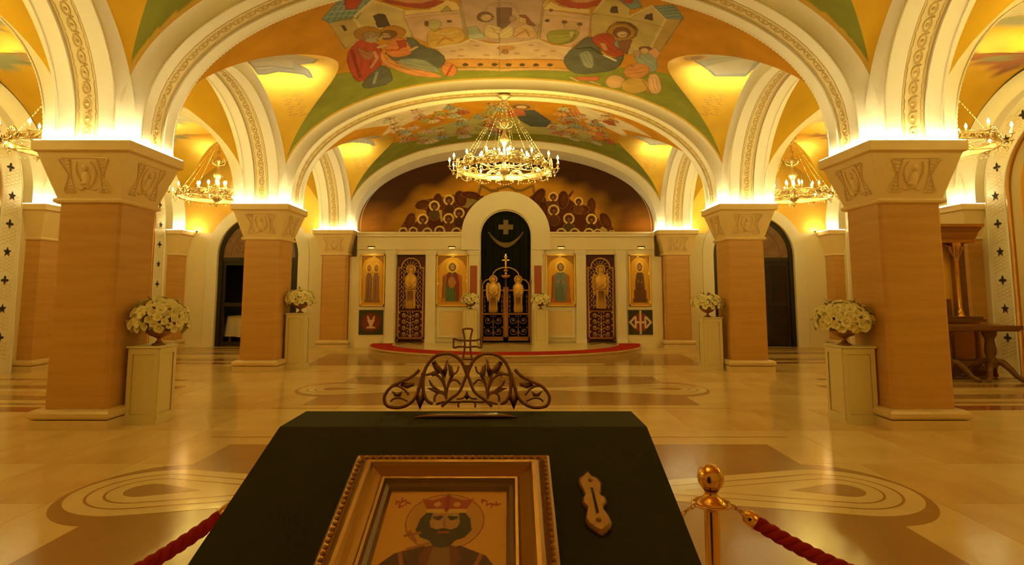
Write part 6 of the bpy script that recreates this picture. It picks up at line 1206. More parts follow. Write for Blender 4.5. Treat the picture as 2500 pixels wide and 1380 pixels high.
# ------------------------------------------------------------------ far wall, aisle doors
YW = 18.60
for s, side in ((-1, 'left'), (1, 'right')):
    low = MB(); up = MB()
    xa, xb = PX + .36, WX
    R_, ZS = 1.26, 2.80
    def X(q): return s * q
    def wbox(m, a, b, z0, z1):
        x0, x1 = sorted((X(a), X(b))); m.box(x0, x1, YW, YW + .25, z0, z1)
    wbox(low, xa, AX - R_, 0, 3.50); wbox(low, AX + R_, xb, 0, 3.50)
    aa = math.asin((3.5 - ZS) / R_)
    A1 = [(R_ * math.cos(aa * i / 10), ZS + R_ * math.sin(aa * i / 10)) for i in range(11)]
    for sg in (-1, 1):
        low.grid([[(X(AX + sg * p[0]), YW, p[1]) for p in A1], [(X(AX + sg * R_), YW, p[1]) for p in A1]], False)
        low.grid([[(X(AX + sg * p[0]), YW, p[1]) for p in A1], [(X(AX + sg * p[0]), YW + .25, p[1]) for p in A1]], True)
    A2 = [(R_ * math.cos(aa + (PI - 2 * aa) * i / 30), ZS + R_ * math.sin(aa + (PI - 2 * aa) * i / 30)) for i in range(31)]
    up.grid([[(X(AX + p[0]), YW, p[1]) for p in A2], [(X(AX + p[0]), YW, 6.75) for p in A2]], False)
    up.grid([[(X(AX + p[0]), YW, p[1]) for p in A2], [(X(AX + p[0]), YW + .25, p[1]) for p in A2]], True)
    wbox(up, xa, AX - A2[0][0], 3.5, 6.75); wbox(up, AX + A2[0][0], xb, 3.5, 6.75)
    wo = struct('wall_far_' + side, low.mesh('wall', M['wall']), 'cream end wall of the %s aisle with arched doorway' % side)
    up.build('gilded_lunette', M['goldwall'], wo)
    pw = MB()   # painted pale drapery and dark ribbon on the gilt lunette
    pw.prism([(X(AX - .9), 4.75), (X(AX - .2), 4.55), (X(AX + .5), 4.62), (X(AX + 1.0), 4.9), (X(AX + .9), 5.25), (X(AX + .2), 5.15), (X(AX - .6), 5.3)], YW - .004, YW - .002, 'y')
    pw.build('painted_cloud', mat('pale_fresco', (.70, .56, .38), .6), wo)
    pr = MB(); pr.tube([(X(AX + .75 - .12 * k), YW - .004, 4.30 + .10 * k + .01 * k * k) for k in range(8)], [.01, .03, .05, .06, .05, .04, .03, .01], 5)
    pr.build('painted_ribbon', mat('dark_ribbon_paint', (.14, .05, .02), .6), wo)
    ring = MB(); n = 40
    I = [(R_ + .0) * 1.0] ; 
    ip = [(R_ * math.cos(PI * i / n), ZS + R_ * math.sin(PI * i / n)) for i in range(n + 1)]
    op = [(1.60 * math.cos(PI * i / n), ZS + 1.60 * math.sin(PI * i / n)) for i in range(n + 1)]
    ip = [(R_, 0)] + ip + [(-R_, 0)]; op = [(1.60, 0)] + op + [(-1.60, 0)]
    y = YW - .03
    ring.grid([[(X(AX + p[0]), y, p[1]) for p in ip], [(X(AX + p[0]), y, p[1]) for p in op]], False)
    ring.grid([[(X(AX + p[0]), y, p[1]) for p in op], [(X(AX + p[0]), YW, p[1]) for p in op]], True)
    ring.grid([[(X(AX + p[0]), y, p[1]) for p in ip], [(X(AX + p[0]), YW, p[1]) for p in ip]], True)
    struct('trim_%d' % (1 if s < 0 else 2), ring.mesh('door_surround', M['arch']), 'cream arched trim around the %s doorway' % side)
    # the door
    door = struct('door_%d' % (1 if s < 0 else 2), None, 'tall dark arched doorway at the end of the %s aisle' % side)
    door.location = (X(AX), YW + .08, 0)
    fr = MB()
    for r0, r1, ya, yb in ((1.255, 1.13, 0, .12),):
        o = [(r0 * math.cos(PI * i / n), ZS + r0 * math.sin(PI * i / n)) for i in range(n + 1)]; o = [(r0, 0)] + o + [(-r0, 0)]
        q = [(r1 * math.cos(PI * i / n), ZS + r1 * math.sin(PI * i / n)) for i in range(n + 1)]; q = [(r1, 0)] + q + [(-r1, 0)]
        fr.grid([[(p[0], ya, p[1]) for p in o], [(p[0], ya, p[1]) for p in q]], False)
        fr.grid([[(p[0], ya, p[1]) for p in q], [(p[0], yb, p[1]) for p in q]], False)
    fr.box(-1.13, 1.13, .01, .10, 2.62, 2.74)
    fr.build('door_frame', M['darkmetal'], door)
    fp = [(1.13 * math.cos(PI * i / n), ZS + 1.13 * math.sin(PI * i / n)) for i in range(n + 1)] + [(-1.13, 2.74), (1.13, 2.74)]
    MB().prism(fp, .05, .07, 'y').build('fanlight', M['fan'], door)
    sc = MB()
    for k in range(5):
        a0 = PI * (k + .5) / 5
        c0 = (.62 * math.cos(a0), ZS + .10 + .62 * math.sin(a0))
        sc.tube([(c0[0] + (.05 + .15 * i / 16) * math.cos(a0 + i * .6), .045, c0[1] + (.05 + .15 * i / 16) * math.sin(a0 + i * .6)) for i in range(17)], .014, 5)
    sc.tube([(.9 * math.cos(PI * i / 24), .045, ZS + .9 * math.sin(PI * i / 24)) for i in range(25)], .016, 5)
    sc.build('fanlight_scroll', M['iron'], door)
    # outer leaf stands shut, inner leaf likewise: stiles, rails, dark panes
    for sg in (-1, 1):
        lf = MB()
        a, b = sorted((sg * .02, sg * 1.12))
        lf.box(a, a + .09, .04, .09, .02, 2.62); lf.box(b - .09, b, .04, .09, .02, 2.62)
        for z in (.02, 1.22, 2.50): lf.box(a + .09, b - .09, .042, .088, z, z + .12)
        L = lf.build('door_leaf', M['darkmetal'], door)
        for z0, z1 in ((.14, 1.22), (1.34, 2.50)):
            if s < 0 and sg < 0: continue
            MB().box(a + .09, b - .09, .06, .066, z0, z1).build('pane', M['glass'], L)
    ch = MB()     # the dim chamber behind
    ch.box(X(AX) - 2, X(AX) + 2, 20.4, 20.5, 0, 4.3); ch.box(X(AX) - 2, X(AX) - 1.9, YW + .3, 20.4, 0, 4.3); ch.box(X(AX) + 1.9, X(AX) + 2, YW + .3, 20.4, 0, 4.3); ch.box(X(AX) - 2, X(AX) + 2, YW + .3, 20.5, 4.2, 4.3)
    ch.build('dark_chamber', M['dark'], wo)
# cloth-covered table glimpsed through the left doorway
tb = thing('draped_table', 'table under a pale cloth seen dimly through the left doorway', 'table', (-8.2, 19.4, 0))
MB().box(-.55, .55, -.35, .35, .86, .90).build('table_top', M['wood'], tb)
for a in (-.5, .5):
    for b in (-.3, .3): MB().box(a - .03, a + .03, b - .03, b + .03, 0, .86).build('leg', M['wood'], tb)
cl = MB(); n = 48; rows = []
for k in range(7):
    row = []
    for i in range(n):
        a = 2 * PI * i / n; z = .915 - .12 * k * (1 if k < 6 else 1.02)
        w = .012 * k * math.sin(9 * a); q = max(abs(math.cos(a)) / .60, abs(math.sin(a)) / .40)
        row.append((math.cos(a) / q * (1 + w + .012 * k), math.sin(a) / q * (1 + w + .012 * k), z + (.10 * max(0, math.sin(a - 2.2)) * k / 6)))
    rows.append(row)
cl.grid(rows, True, closed=True); cl.f.append(tuple(range(n))); cl.sm.append(False)
o = cl.build('tablecloth', M['cloth'], None); o.location = (-8.2, 19.4, 0)
tag(o, 'pale pleated tablecloth hanging in the left doorway', 'tablecloth')

# mural wall behind the altar screen
ZM0 = 3.3
us = np.linspace(-4.75, 4.75, 520); vs = np.linspace(ZM0, 6.15, 240)
U, V = np.meshgrid(us, vs)
C = np.zeros((U.size, 3), np.float32)
u, v = U.ravel(), V.ravel()
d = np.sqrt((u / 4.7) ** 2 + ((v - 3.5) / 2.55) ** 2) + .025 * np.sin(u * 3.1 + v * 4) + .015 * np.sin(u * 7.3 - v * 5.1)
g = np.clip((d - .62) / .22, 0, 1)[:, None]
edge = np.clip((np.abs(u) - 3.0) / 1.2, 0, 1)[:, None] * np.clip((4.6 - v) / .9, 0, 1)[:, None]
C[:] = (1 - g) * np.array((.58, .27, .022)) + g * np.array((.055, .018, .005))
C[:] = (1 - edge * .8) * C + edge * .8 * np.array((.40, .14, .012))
paint(u, v, C, MURAL); C = brush(u * .6, v * 1.6, C, .10)
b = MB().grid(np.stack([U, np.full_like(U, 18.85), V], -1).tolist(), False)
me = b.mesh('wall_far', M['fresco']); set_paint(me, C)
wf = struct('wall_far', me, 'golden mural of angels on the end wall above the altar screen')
MB().box(-5.6, 5.6, 18.88, 19.1, 0, 6.75).build('backing_wall', M['wall'], wf)
# wall behind the viewer closes the hall
struct('wall_back', MB().box(-11.3, 11.3, -2.6, -2.5, 0, 6.75).mesh('wall_back', M['wall']), 'plain cream wall behind the viewer')
# ------------------------------------------------------------------ altar screen
YI = 18.25; ZI = .15
scr = thing('altar_screen', 'cream marble altar screen with tall central arch and icon bays', 'altar screen', (0, YI, ZI))
def zb(z): return z - ZI
body = MB()
for s in (-1, 1):
    for a, b in ((3.35, 4.56), (.765, 2.46)):
        x0, x1 = sorted((s * a, s * b)); body.box(x0, x1, .06, .26, 0, zb(3.42))
    x0, x1 = sorted((s * 2.46, s * 3.35)); body.box(x0, x1, .06, .26, zb(2.81), zb(3.42))
    x0, x1 = sorted((s * 4.56, s * 4.78)); body.box(x0, x1, .08, .26, -ZI + .001, zb(2.75))
    x0, x1 = sorted((s * 3.85, s * 4.56)); body.box(x0, x1, .0, .26, -ZI + .001, 0)
body.build('screen_wall', M['wall'], scr)
for s in (-1, 1):
    x0, x1 = sorted((s * 1.25, s * 4.56))
    for nm, d, z0, z1 in (('architrave', .02, 2.96, 3.02), ('frieze', .035, 3.02, 3.36), ('cornice', -.03, 3.36, 3.44), ('cornice', -.07, 3.44, 3.50)):
        MB().box(x0, x1, d, .26, zb(z0), zb(z1)).build(nm, M['wall'], scr)
    for a, b in ((3.38, 3.66), (2.14, 2.43), (.80, 1.13)):      # pilaster strips
        x0, x1 = sorted((s * a, s * b))
        p = MB().box(x0, x1, -.01, .06, 0, zb(2.80)); 
        p.build('pilaster_strip', M['arch'], scr)
        q = MB(); q.box(x0 - .02, x1 + .02, -.03, .06, zb(2.80), zb(2.86)); q.box(x0 - .035, x1 + .035, -.045, .06, zb(2.86), zb(2.94))
        q.build('strip_capital', M['arch'], scr)
        MB().box(x0 - .02, x1 + .02, -.03, .06, 0, .12).build('strip_base', M['arch'], scr)
    x0, x1 = sorted((s * .87, s * 1.09))
    MB().box(x0, x1, -.025, -.01, zb(1.38), zb(2.47)).build('red_marble_panel', M['redmarble'], scr)
    # framed stone panel under the inner icon
    x0, x1 = sorted((s * 1.17, s * 2.08))
    f = MB(); f.box(x0, x1, .02, .06, zb(.30), zb(.37)); f.box(x0, x1, .02, .06, zb(1.09), zb(1.16)); f.box(x0, x0 + .07, .02, .06, zb(.37), zb(1.09)); f.box(x1 - .07, x1, .02, .06, zb(.37), zb(1.09)); f.box(x0 - .02, x1 + .02, 0, .06, zb(1.16), zb(1.20))
    f.build('panel_frame', M['arch'], scr)
    MB().box(x0 + .07, x1 - .07, .045, .06, zb(.37), zb(1.09)).build('stone_panel', M['stone'], scr)
    x0, x1 = sorted((s * 3.68, s * 4.5)); MB().box(x0, x1, .03, .06, zb(1.16), zb(1.20)).build('sill', M['arch'], scr)
ar = MB(); n = 48
def ring(r0, r1, zc, y0, y1, feet=0):
    b = MB()
    I = [(r0 * math.cos(PI * i / n), zc + r0 * math.sin(PI * i / n)) for i in range(n + 1)]; O = [(r1 * math.cos(PI * i / n), zc + r1 * math.sin(PI * i / n)) for i in range(n + 1)]
    if feet: I = [(r0, zc - feet)] + I + [(-r0, zc - feet)]; O = [(r1, zc - feet)] + O + [(-r1, zc - feet)]
    b.grid([[(p[0], y0, p[1]) for p in I], [(p[0], y0, p[1]) for p in O]], False)
    b.grid([[(p[0], y0, p[1]) for p in I], [(p[0], y1, p[1]) for p in I]], True)
    b.grid([[(p[0], y0, p[1]) for p in O], [(p[0], y1, p[1]) for p in O]], True)
    b.grid([[(p[0], y1, p[1]) for p in I], [(p[0], y1, p[1]) for p in O]], False)
    return b
ring(.80, 1.36, zb(3.40), -.06, .26, .45).build('central_arch', M['arch'], scr)
ring(.765, .80, zb(3.40), .05, .26, .6).build('arch_reveal', M['arch'], scr)
# mosaic panels at the outer bays
G = (.030, .032, .016)
eagle = [('e', (.10, .018, .008), (.5, .5), (.44, .40)), ('e', (.17, .025, .010), (.5, .5), (.36, .33)), ('p', (.66, .42, .30), [(.40, .25), (.60, .25), (.56, .38), (.64, .55), (.66, .78), (.58, .70), (.55, .60), (.45, .60), (.42, .70), (.34, .78), (.36, .55), (.44, .38)]), ('p', (.66, .42, .30), [(.30, .26), (.70, .26), (.66, .32), (.34, .32)])]
Cm = (.66, .48, .32)
cross = [('p', (.20, .03, .012), [(.28, .15), (.72, .15), (.72, .85), (.28, .85)]), ('p', Cm, [(.02, .5), (.24, .74), (.34, .74), (.34, .26), (.24, .26)]), ('p', G, [(.13, .5), (.27, .64), (.27, .36)]), ('p', Cm, [(.98, .5), (.76, .74), (.66, .74), (.66, .26), (.76, .26)]), ('p', G, [(.87, .5), (.73, .64), (.73, .36)]),
         ('p', Cm, [(.45, .02), (.55, .02), (.55, .98), (.45, .98)]), ('p', Cm, [(.26, .45), (.74, .45), (.74, .55), (.26, .55)])]
for s, sh in ((-1, eagle), (1, cross)):
    x0, x1 = sorted((s * 3.71, s * 4.45))
    painted_panel('mosaic_panel', x0, x1, zb(.385), zb(1.125), .030, G, sh, M['tile'], (70, 70), scr)
    MB().box(x0, x1, .032, .06, zb(.385), zb(1.125)).build('mosaic_backing', M['wall'], scr)

# icons
GOLD = (.68, .37, .04)
def saint(robe, mantle, face=(.42, .24, .10), base=(.50, .20, .04), throne=None, seat=None):
    s = []
    if throne: s += [('p', throne, [(.12, .05), (.88, .05), (.84, .60), (.70, .64), (.30, .64), (.16, .60)]), ('p', tuple(v * .6 for v in throne), [(.12, .05), (.20, .05), (.24, .58), (.18, .60)])]
    s += [('p', base, [(.10, .03), (.90, .03), (.90, .12), (.10, .12)])]
    s += [('p', robe, [(.26, .06), (.74, .06), (.76, .40), (.70, .62), (.58, .70), (.42, .70), (.30, .62), (.24, .40)])]
    s += [('p', mantle, [(.30, .62), (.42, .70), (.50, .52), (.60, .34), (.66, .08), (.74, .08), (.76, .40), (.70, .62), (.58, .70), (.52, .60), (.36, .30), (.30, .42)])]
    for k in range(3): s.append(('l', tuple(v * .6 for v in robe), [(.34 + .12 * k, .10), (.36 + .10 * k, .34)], .025))
    if seat: s.append(('e', seat, (.48, .46), (.13, .12)))
    s += [('e', (.88, .62, .16), (.5, .79), (.21, .125)), ('e', (.80, .46, .06), (.5, .79), (.19, .112)), ('e', tuple(v * .5 for v in robe), (.5, .78), (.125, .085)), ('e', face, (.5, .78), (.085, .062)), ('l', (.12, .06, .02), [(.46, .79), (.54, .79)], .012)]
    s += [('e', face, (.42, .48), (.04, .025)), ('e', face, (.6, .46), (.04, .025))]
    return s
ICONS = [(-4.43, -3.69, 'gold icon of two robed saints in the bay nearest the left far pillar', saint((.24, .11, .06), (.30, .13, .07))),
         (-2.11, -1.15, 'gold icon of an enthroned figure in dark red and green, left of the central arch', saint((.10, .15, .07), (.22, .03, .02), throne=(.40, .14, .03), seat=(.42, .18, .06))),
         (1.23, 2.12, 'gold icon of an enthroned figure in blue grey, right of the central arch', saint((.13, .17, .17), (.17, .21, .20), throne=(.42, .13, .03), base=(.46, .10, .02))),
         (3.76, 4.42, 'gold icon of a dark robed figure on a pedestal, nearest the right far pillar', saint((.12, .05, .02), (.15, .07, .025), base=(.16, .06, .02)) + [('p', (.15, .06, .02), [(.16, .05), (.84, .05), (.84, .30), (.16, .30)])])]
for k, (x0, x1, lab, sh) in enumerate(ICONS):
    xm = (x0 + x1) / 2; w = x1 - x0
    ic = thing('icon', lab, 'icon', (xm, YI, 1.24), 0, 'icons on the altar screen')
    f = MB(); h = 1.57
    f.box(-w / 2, w / 2, .035, .055, 0, h)
    f.build('back_board', M['gilt'], ic)
    f = MB()
    f.box(-w / 2, -w / 2 + .035, .0, .035, 0, h); f.box(w / 2 - .035, w / 2, .0, .035, 0, h); f.box(-w / 2, w / 2, .0, .035, 0, .05); f.box(-w / 2, w / 2, .0, .035, h - .035, h)
    f.build('icon_frame', M['goldwall'], ic)
    if k == 0:
        sh = [('p', (.30, .12, .04), [(.14, .03), (.86, .03), (.86, .10), (.14, .10)])]
        for dx, r1 in ((-.17, (.24, .12, .07)), (.17, (.28, .15, .09))):
            sh += [('p', r1, [(.34 + dx, .06), (.66 + dx, .06), (.65 + dx, .55), (.58 + dx, .66), (.42 + dx, .66), (.35 + dx, .55)]), ('e', (.86, .6, .15), (.5 + dx, .77), (.17, .10)), ('e', (.80, .46, .06), (.5 + dx, .77), (.15, .088)), ('e', (.2, .09, .04), (.5 + dx, .755), (.09, .07)), ('e', (.42, .24, .1), (.5 + dx, .765), (.06, .045)), ('l', (.14, .06, .03), [(.46 + dx, .1), (.48 + dx, .5)], .02), ('l', (.36, .22, .12), [(.55 + dx, .1), (.54 + dx, .55)], .02)]
    painted_panel('icon_painting', -w / 2 + .05, w / 2 - .05, .06, h - .07, .030, GOLD, sh, M['icon'], (64, 110), ic, arch=True)
    A = MB(); r = w / 2 - .045; zc = h - .065 - r
    A.tube([(r, .02, .06)] + [(r * math.cos(PI * i / 24), .02, zc + r * math.sin(PI * i / 24)) for i in range(25)] + [(-r, .02, .06)], .014, 6)
    A.build('arched_moulding', M['brass'], ic)
    lm = thing('picture_lamp', 'small brass picture lamp above the %s icon of the altar screen' % ('outer left', 'inner left', 'inner right', 'outer right')[k], 'lamp', (xm, YI - .01, 2.98), 0, 'picture lamps')
    b = MB(); b.tube([(0, .06, 0), (0, -.10, .06), (0, -.22, .05)], .012, 6); b.build('bracket', M['oldbrass'], lm)
    b = MB(); b.tube([(-.11, -.23, .045), (.11, -.23, .045)], .028, 8); b.build('lamp_shade', M['oldbrass'], lm)
    b = MB(); b.box(-.08, .08, -.245, -.215, .008, .016); b.build('lamp_tube', M['lampglow'], lm)
    ld = bpy.data.lights.new('picture_light', 'SPOT'); ld.energy = 7; ld.color = BULB_COL; ld.spot_size = 1.7; ld.spot_blend = .8; ld.shadow_soft_size = .04
    lo = obj('picture_light', ld, lm); lo.location = (0, -.26, -.01); lo.rotation_euler = (math.radians(26), 0, 0)

# gates
def figure(b, x, z0, h, y, wings=False, dark=None, Mx=None):
    """standing robed figure in relief"""
    prof = [(.0, 0), (.105, .01), (.115, .10), (.10, .28), (.112, .45), (.125, .60), (.13, .72), (.085, .80), (.045, .83), (.04, .85), (.062, .875), (.07, .92), (.055, .97), (.01, .995)]
    T = Matrix.Translation((x, y, z0)) @ Matrix.Diagonal((h, h * .45, h, 1))
    if Mx: T = Mx @ T
    b.lathe([(r * 1.15, z) for r, z in prof], 14, (0, 0, 0), T)
    b.tube([(-.11, -.08, .62), (-.03, -.14, .52), (.06, -.14, .56)], [.04, .035, .028], 6, True, T)
    b.tube([(.12, -.06, .66), (.11, -.12, .55), (.02, -.14, .48)], [.04, .035, .028], 6, True, T)
    for k in range(5): b.tube([(-.08 + .04 * k, -.115, .04), (-.06 + .03 * k, -.125, .42)], .010, 4, True, T)
    if dark is not None:                  # darker tubes put the shade of the folds into colour; also girdle and features
        for k in range(4): dark.tube([(-.075 + .045 * k, -.128 + .01 * abs(k - 1.5), .05), (-.06 + .038 * k, -.135, .24), (-.05 + .03 * k, -.128, .43)], .007, 4, True, T)
        dark.tube([(-.11, -.09, .47), (0, -.145, .455), (.11, -.09, .47)], .010, 4, True, T)
        dark.tube([(-.10, -.09, .70), (-.02, -.135, .58), (.05, -.135, .49)], .008, 4, True, T); dark.tube([(.09, -.09, .70), (.03, -.13, .60)], .008, 4, True, T)
        dark.tube([(-.05, -.075, .86), (-.068, -.05, .92), (-.045, -.05, .975), (0, -.06, .99), (.045, -.05, .975), (.068, -.05, .92), (.05, -.075, .86)], .011, 4, True, T)
        for e in (-.022, .022): dark.ball((e, -.078, .93), (.010, .008, .006), 6, 4, T)
        dark.tube([(-.014, -.082, .893), (.014, -.082, .893)], .005, 4, True, T)
    b.tube([(.105 * math.cos(2 * PI * i / 16), .02, .92 + .105 * math.sin(2 * PI * i / 16)) for i in range(17)], .016, 5, False, T)
    b.prism([(.10 * math.cos(2 * PI * i / 16), .92 + .10 * math.sin(2 * PI * i / 16)) for i in range(16)], .02, .035, 'y', T)
    if wings:
        for sg in (-1, 1):
            b.prism([(sg * .06, .80), (sg * .16, .84), (sg * .205, .74), (sg * .20, .50), (sg * .15, .28), (sg * .11, .40)], .03, .07, 'y', T)
    return b
def vine(b, x0, x1, z0, z1, y, rows, r=.010):
    xm = (x0 + x1) / 2; w = (x1 - x0) / 2; dz = (z1 - z0) / rows
    b.tube([(xm, y, z0), (xm, y, z1)], r * 1.3, 5)
    for k in range(rows):
        zc = z0 + dz * (k + .5)
        for sg in (-1, 1):
            R = min(w * .40, dz * .42)
            b.tube([(xm, y, zc - dz * .45)] + [(xm + sg * (w * .52 + (R * (1 - i / 18)) * math.cos(PI + i * .55)), y, zc - (R * (1 - i / 18)) * math.sin(PI + i * .55) * -1) for i in range(15)], [r] * 10 + [r * .9] * 3 + [r * 1.2, r * 1.8, r * .6], 5)
            b.ball((xm + sg * w * .52, y - .005, zc), (R * .28, .012, R * .28), 7, 5)
            b.ball((xm + sg * w * .90, y - .004, zc + dz * .34), (.022, .012, .03), 6, 4)
            b.ball((xm + sg * w * .20, y - .004, zc + dz * .36), (.018, .012, .026), 6, 4)
for s, side, wg in ((-1, 'left', False), (1, 'right', True)):
    x0, x1 = sorted((s * 2.49, s * 3.32)); xm = (x0 + x1) / 2; w = (x1 - x0) / 2
    g = thing('side_gate', 'narrow gilt openwork gate with a %s figure, %s of the altar screen arch' % ('winged' if wg else 'standing haloed', side), 'gate', (xm, YI + .12, .17), 0, 'altar screen side gates')
    MB().box(-w, w, .10, .12, 0, 2.64).build('red_backing', M['reddark'], g)
    f = MB(); f.box(-w, -w + .05, -.01, .03, 0, 2.28); f.box(w - .05, w, -.01, .03, 0, 2.28); f.box(-w, w, -.01, .03, .08, .14); f.box(-w + .05, w - .05, -.005, .025, .90, .935)
    f.build('gate_frame', M['bronzedoor'], g)
    f = MB(); f.tube([(-w + .03, 0, 2.22), (-w + .10, 0, 2.24)] + [(.29 * math.cos(PI - PI * i / 16), 0, 2.24 + .29 * math.sin(PI * i / 16)) for i in range(17)] + [(w - .10, 0, 2.24), (w - .03, 0, 2.22)], .022, 6)
    f.tube([(-w + .05, 0, 2.22), (-w + .05, 0, .14)], .014, 5); f.tube([(w - .05, 0, 2.22), (w - .05, 0, .14)], .014, 5)
    f.build('gilt_border', M['giltrelief'], g)
    b = MB(); vine(b, -w + .05, w - .05, .14, .90, .0, 4, .011); b.build('lower_openwork', M['giltrelief'], g)
    b = MB()
    for sg in (-1, 1):
        for k in range(9):
            z = 1.02 + .14 * k
            b.tube([(sg * (w - .06), 0, z)] + [(sg * (w - .10 - .05 * (1 - math.cos(i * .7))), 0, z + .02 + .05 * math.sin(i * .7)) for i in range(7)], [.009] * 6 + [.016, .008], 5)
            b.ball((sg * (w - .13), -.004, z + .10), (.02, .012, .026), 6, 4)
    for k in range(7):
        a = PI * (k + .5) / 7
        b.tube([(.27 * math.cos(a), 0, 2.22 + .27 * math.sin(a)), (.17 * math.cos(a + .2), 0, 2.22 + .17 * math.sin(a + .2)), (.12 * math.cos(a - .1), 0, 2.22 + .12 * math.sin(a - .1))], [.010, .012, .016], 5)
    for sg in (-1, 1):                    # second inner row of tendrils
        for k in range(8):
            z = 1.06 + .145 * k; x = sg * (w - .20 - .02 * (k % 2))
            b.tube([(x + sg * .04, 0, z - .06), (x + .035 * math.cos(k), 0, z), (x - sg * .03, 0, z + .05), (x + sg * .01, 0, z + .08)], [.007, .009, .010, .005], 5)
            b.ball((x - sg * .01, -.004, z + .03), (.018, .010, .022), 6, 4)
    b.build('upper_openwork', M['giltrelief'], g)
    b = MB(); dk = MB(); figure(b, 0, .98, 1.30, -.02, wg, dk); rfig = b.build('relief_figure', M['giltrelief'], g); dk.build('shaded_folds', M['bronzedoor'], rfig, kind='stuff')

rg = thing('royal_gate', 'double bronze gate with two gilt figures and cross under the central arch', 'gate', (0, YI + .10, .20))
for s in (-1, 1):
    x0, x1 = sorted((s * .02, s * .74))
    f = MB(); f.box(x0, x0 + .055, -.015, .03, 0, 1.62 if s > 0 else 1.55); f.box(x1 - .055, x1, -.015, .03, 0, 1.55 if s > 0 else 1.62); f.box(x0, x1, -.015, .03, 0, .12); f.box(x0, x1, -.01, .025, .78, .83); f.box(x0, x1, -.008, .02, 1.50, 1.54)
    L = f.build('gate_leaf', M['bronzedoor'], rg)
    pts = [(s * .72, 0, 1.55), (s * .70, 0, 1.72), (s * .62, 0, 1.82), (s * .50, 0, 1.86), (s * .44, 0, 1.95)] + [(s * .40 * math.cos(PI / 2 * i / 8), 0, 1.95 + .27 * math.sin(PI / 2 * i / 8)) for i in range(9)]
    MB().tube(pts, .020, 6).build('gate_crest', M['giltrelief'], L)
    b = MB(); xm = (x0 + x1) / 2; vine(b, x0 + .055, x1 - .055, .12, .78, 0, 2, .012)
    for k in range(4):
        for e in (x0 + .10, x1 - .10):
            b.ball((e, -.005, .90 + .14 * k), (.026, .012, .034), 6, 4); b.tube([(e, 0, .86 + .14 * k), (e, 0, 1.0 + .14 * k)], .010, 5)
    b.build('gate_openwork', M['bronzedoor'], L)
    b = MB(); dk = MB(); figure(b, xm, .84, 1.10, -.03, s < 0, dk); b.build('gate_figure', M['giltrelief'], L); dk.build('shaded_folds', M['bronzedoor'], L, kind='stuff')
b = MB(); b.tube([(0, -.02, .1), (0, -.02, 2.05)], .024, 6); b.build('meeting_stile', M['bronzedoor'], rg)
b = MB(); b.box(-.022, .022, -.05, -.02, 2.0, 2.62); b.box(-.10, .10, -.05, -.02, 2.42, 2.46); b.box(-.05, .05, -.05, -.02, 2.52, 2.55)
for c in ((0, 2.63), (.11, 2.44), (-.11, 2.44)): b.ball((c[0], -.035, c[1]), .022, 8, 5)
b.build('gate_cross', M['brass'], rg)
b = MB(); b.lathe([(.01, -.14), (.09, -.11), (.16, -.04), (.17, 0), (.05, .0), (.04, .10), (.09, .14), (.01, .2)], 16, (0, -.04, 1.98)); b.build('gate_chalice', M['brass'], rg)
for s in (-1, 1):
    p = thing('gate_post', 'slender bronze post on the %s of the double gate' % ('left' if s < 0 else 'right'), 'post', (s * .755, YI + .03, .16), 0, 'gate posts')
    MB().lathe([(.03, 0), (.03, .1), (.018, .12), (.018, 1.75), (.03, 1.77), (.03, 1.85), (.012, 1.90), (.002, 1.95)], 10).build('post_shaft', M['bronzedoor'], p)
    MB().lathe([(.0, 1.93), (.022, 1.96), (.0, 2.0)], 8).build('post_finial', M['oldbrass'], p)

# curtain
cu = thing('curtain', 'dark green curtain with gold cross and garland behind the gate', 'curtain', (0, YI + .22, .15))
rows = []
for j in range(2):
    pass
b = MB(); cols = 90
top = lambda x: 3.25 + math.sqrt(max(0, .80 ** 2 - min(.8, abs(x)) ** 2))
P = [[(-.80 + 1.6 * i / cols, .02 * math.sin(i * .9) + .012 * math.sin(i * .37), z * top(-.80 + 1.6 * i / cols)) for i in range(cols + 1)] for z in (0, .25, .5, .75, 1)]
b.grid(P, True); b.build('drape', M['curtain'], cu)
k = .075
b = MB(); b.prism([(-k, -3 * k), (k, -3 * k), (k, -k), (3 * k, -k), (3 * k, k), (k, k), (k, 3 * k), (-k, 3 * k), (-k, k), (-3 * k, k), (-3 * k, -k), (-k, -k)], -.06, -.05, 'y', Matrix.Translation((0, 0, 3.52)))
b.build('embroidered_cross', M['thread'], cu)
b = MB()
for i in range(25):
    t = -1 + 2 * i / 24
    b.ball((.52 * t, -.055, 2.96 + .38 * t * t), (.065 - .035 * abs(t), .014, .085 - .055 * abs(t)), 7, 5)
b.build('embroidered_garland', M['thread'], cu)
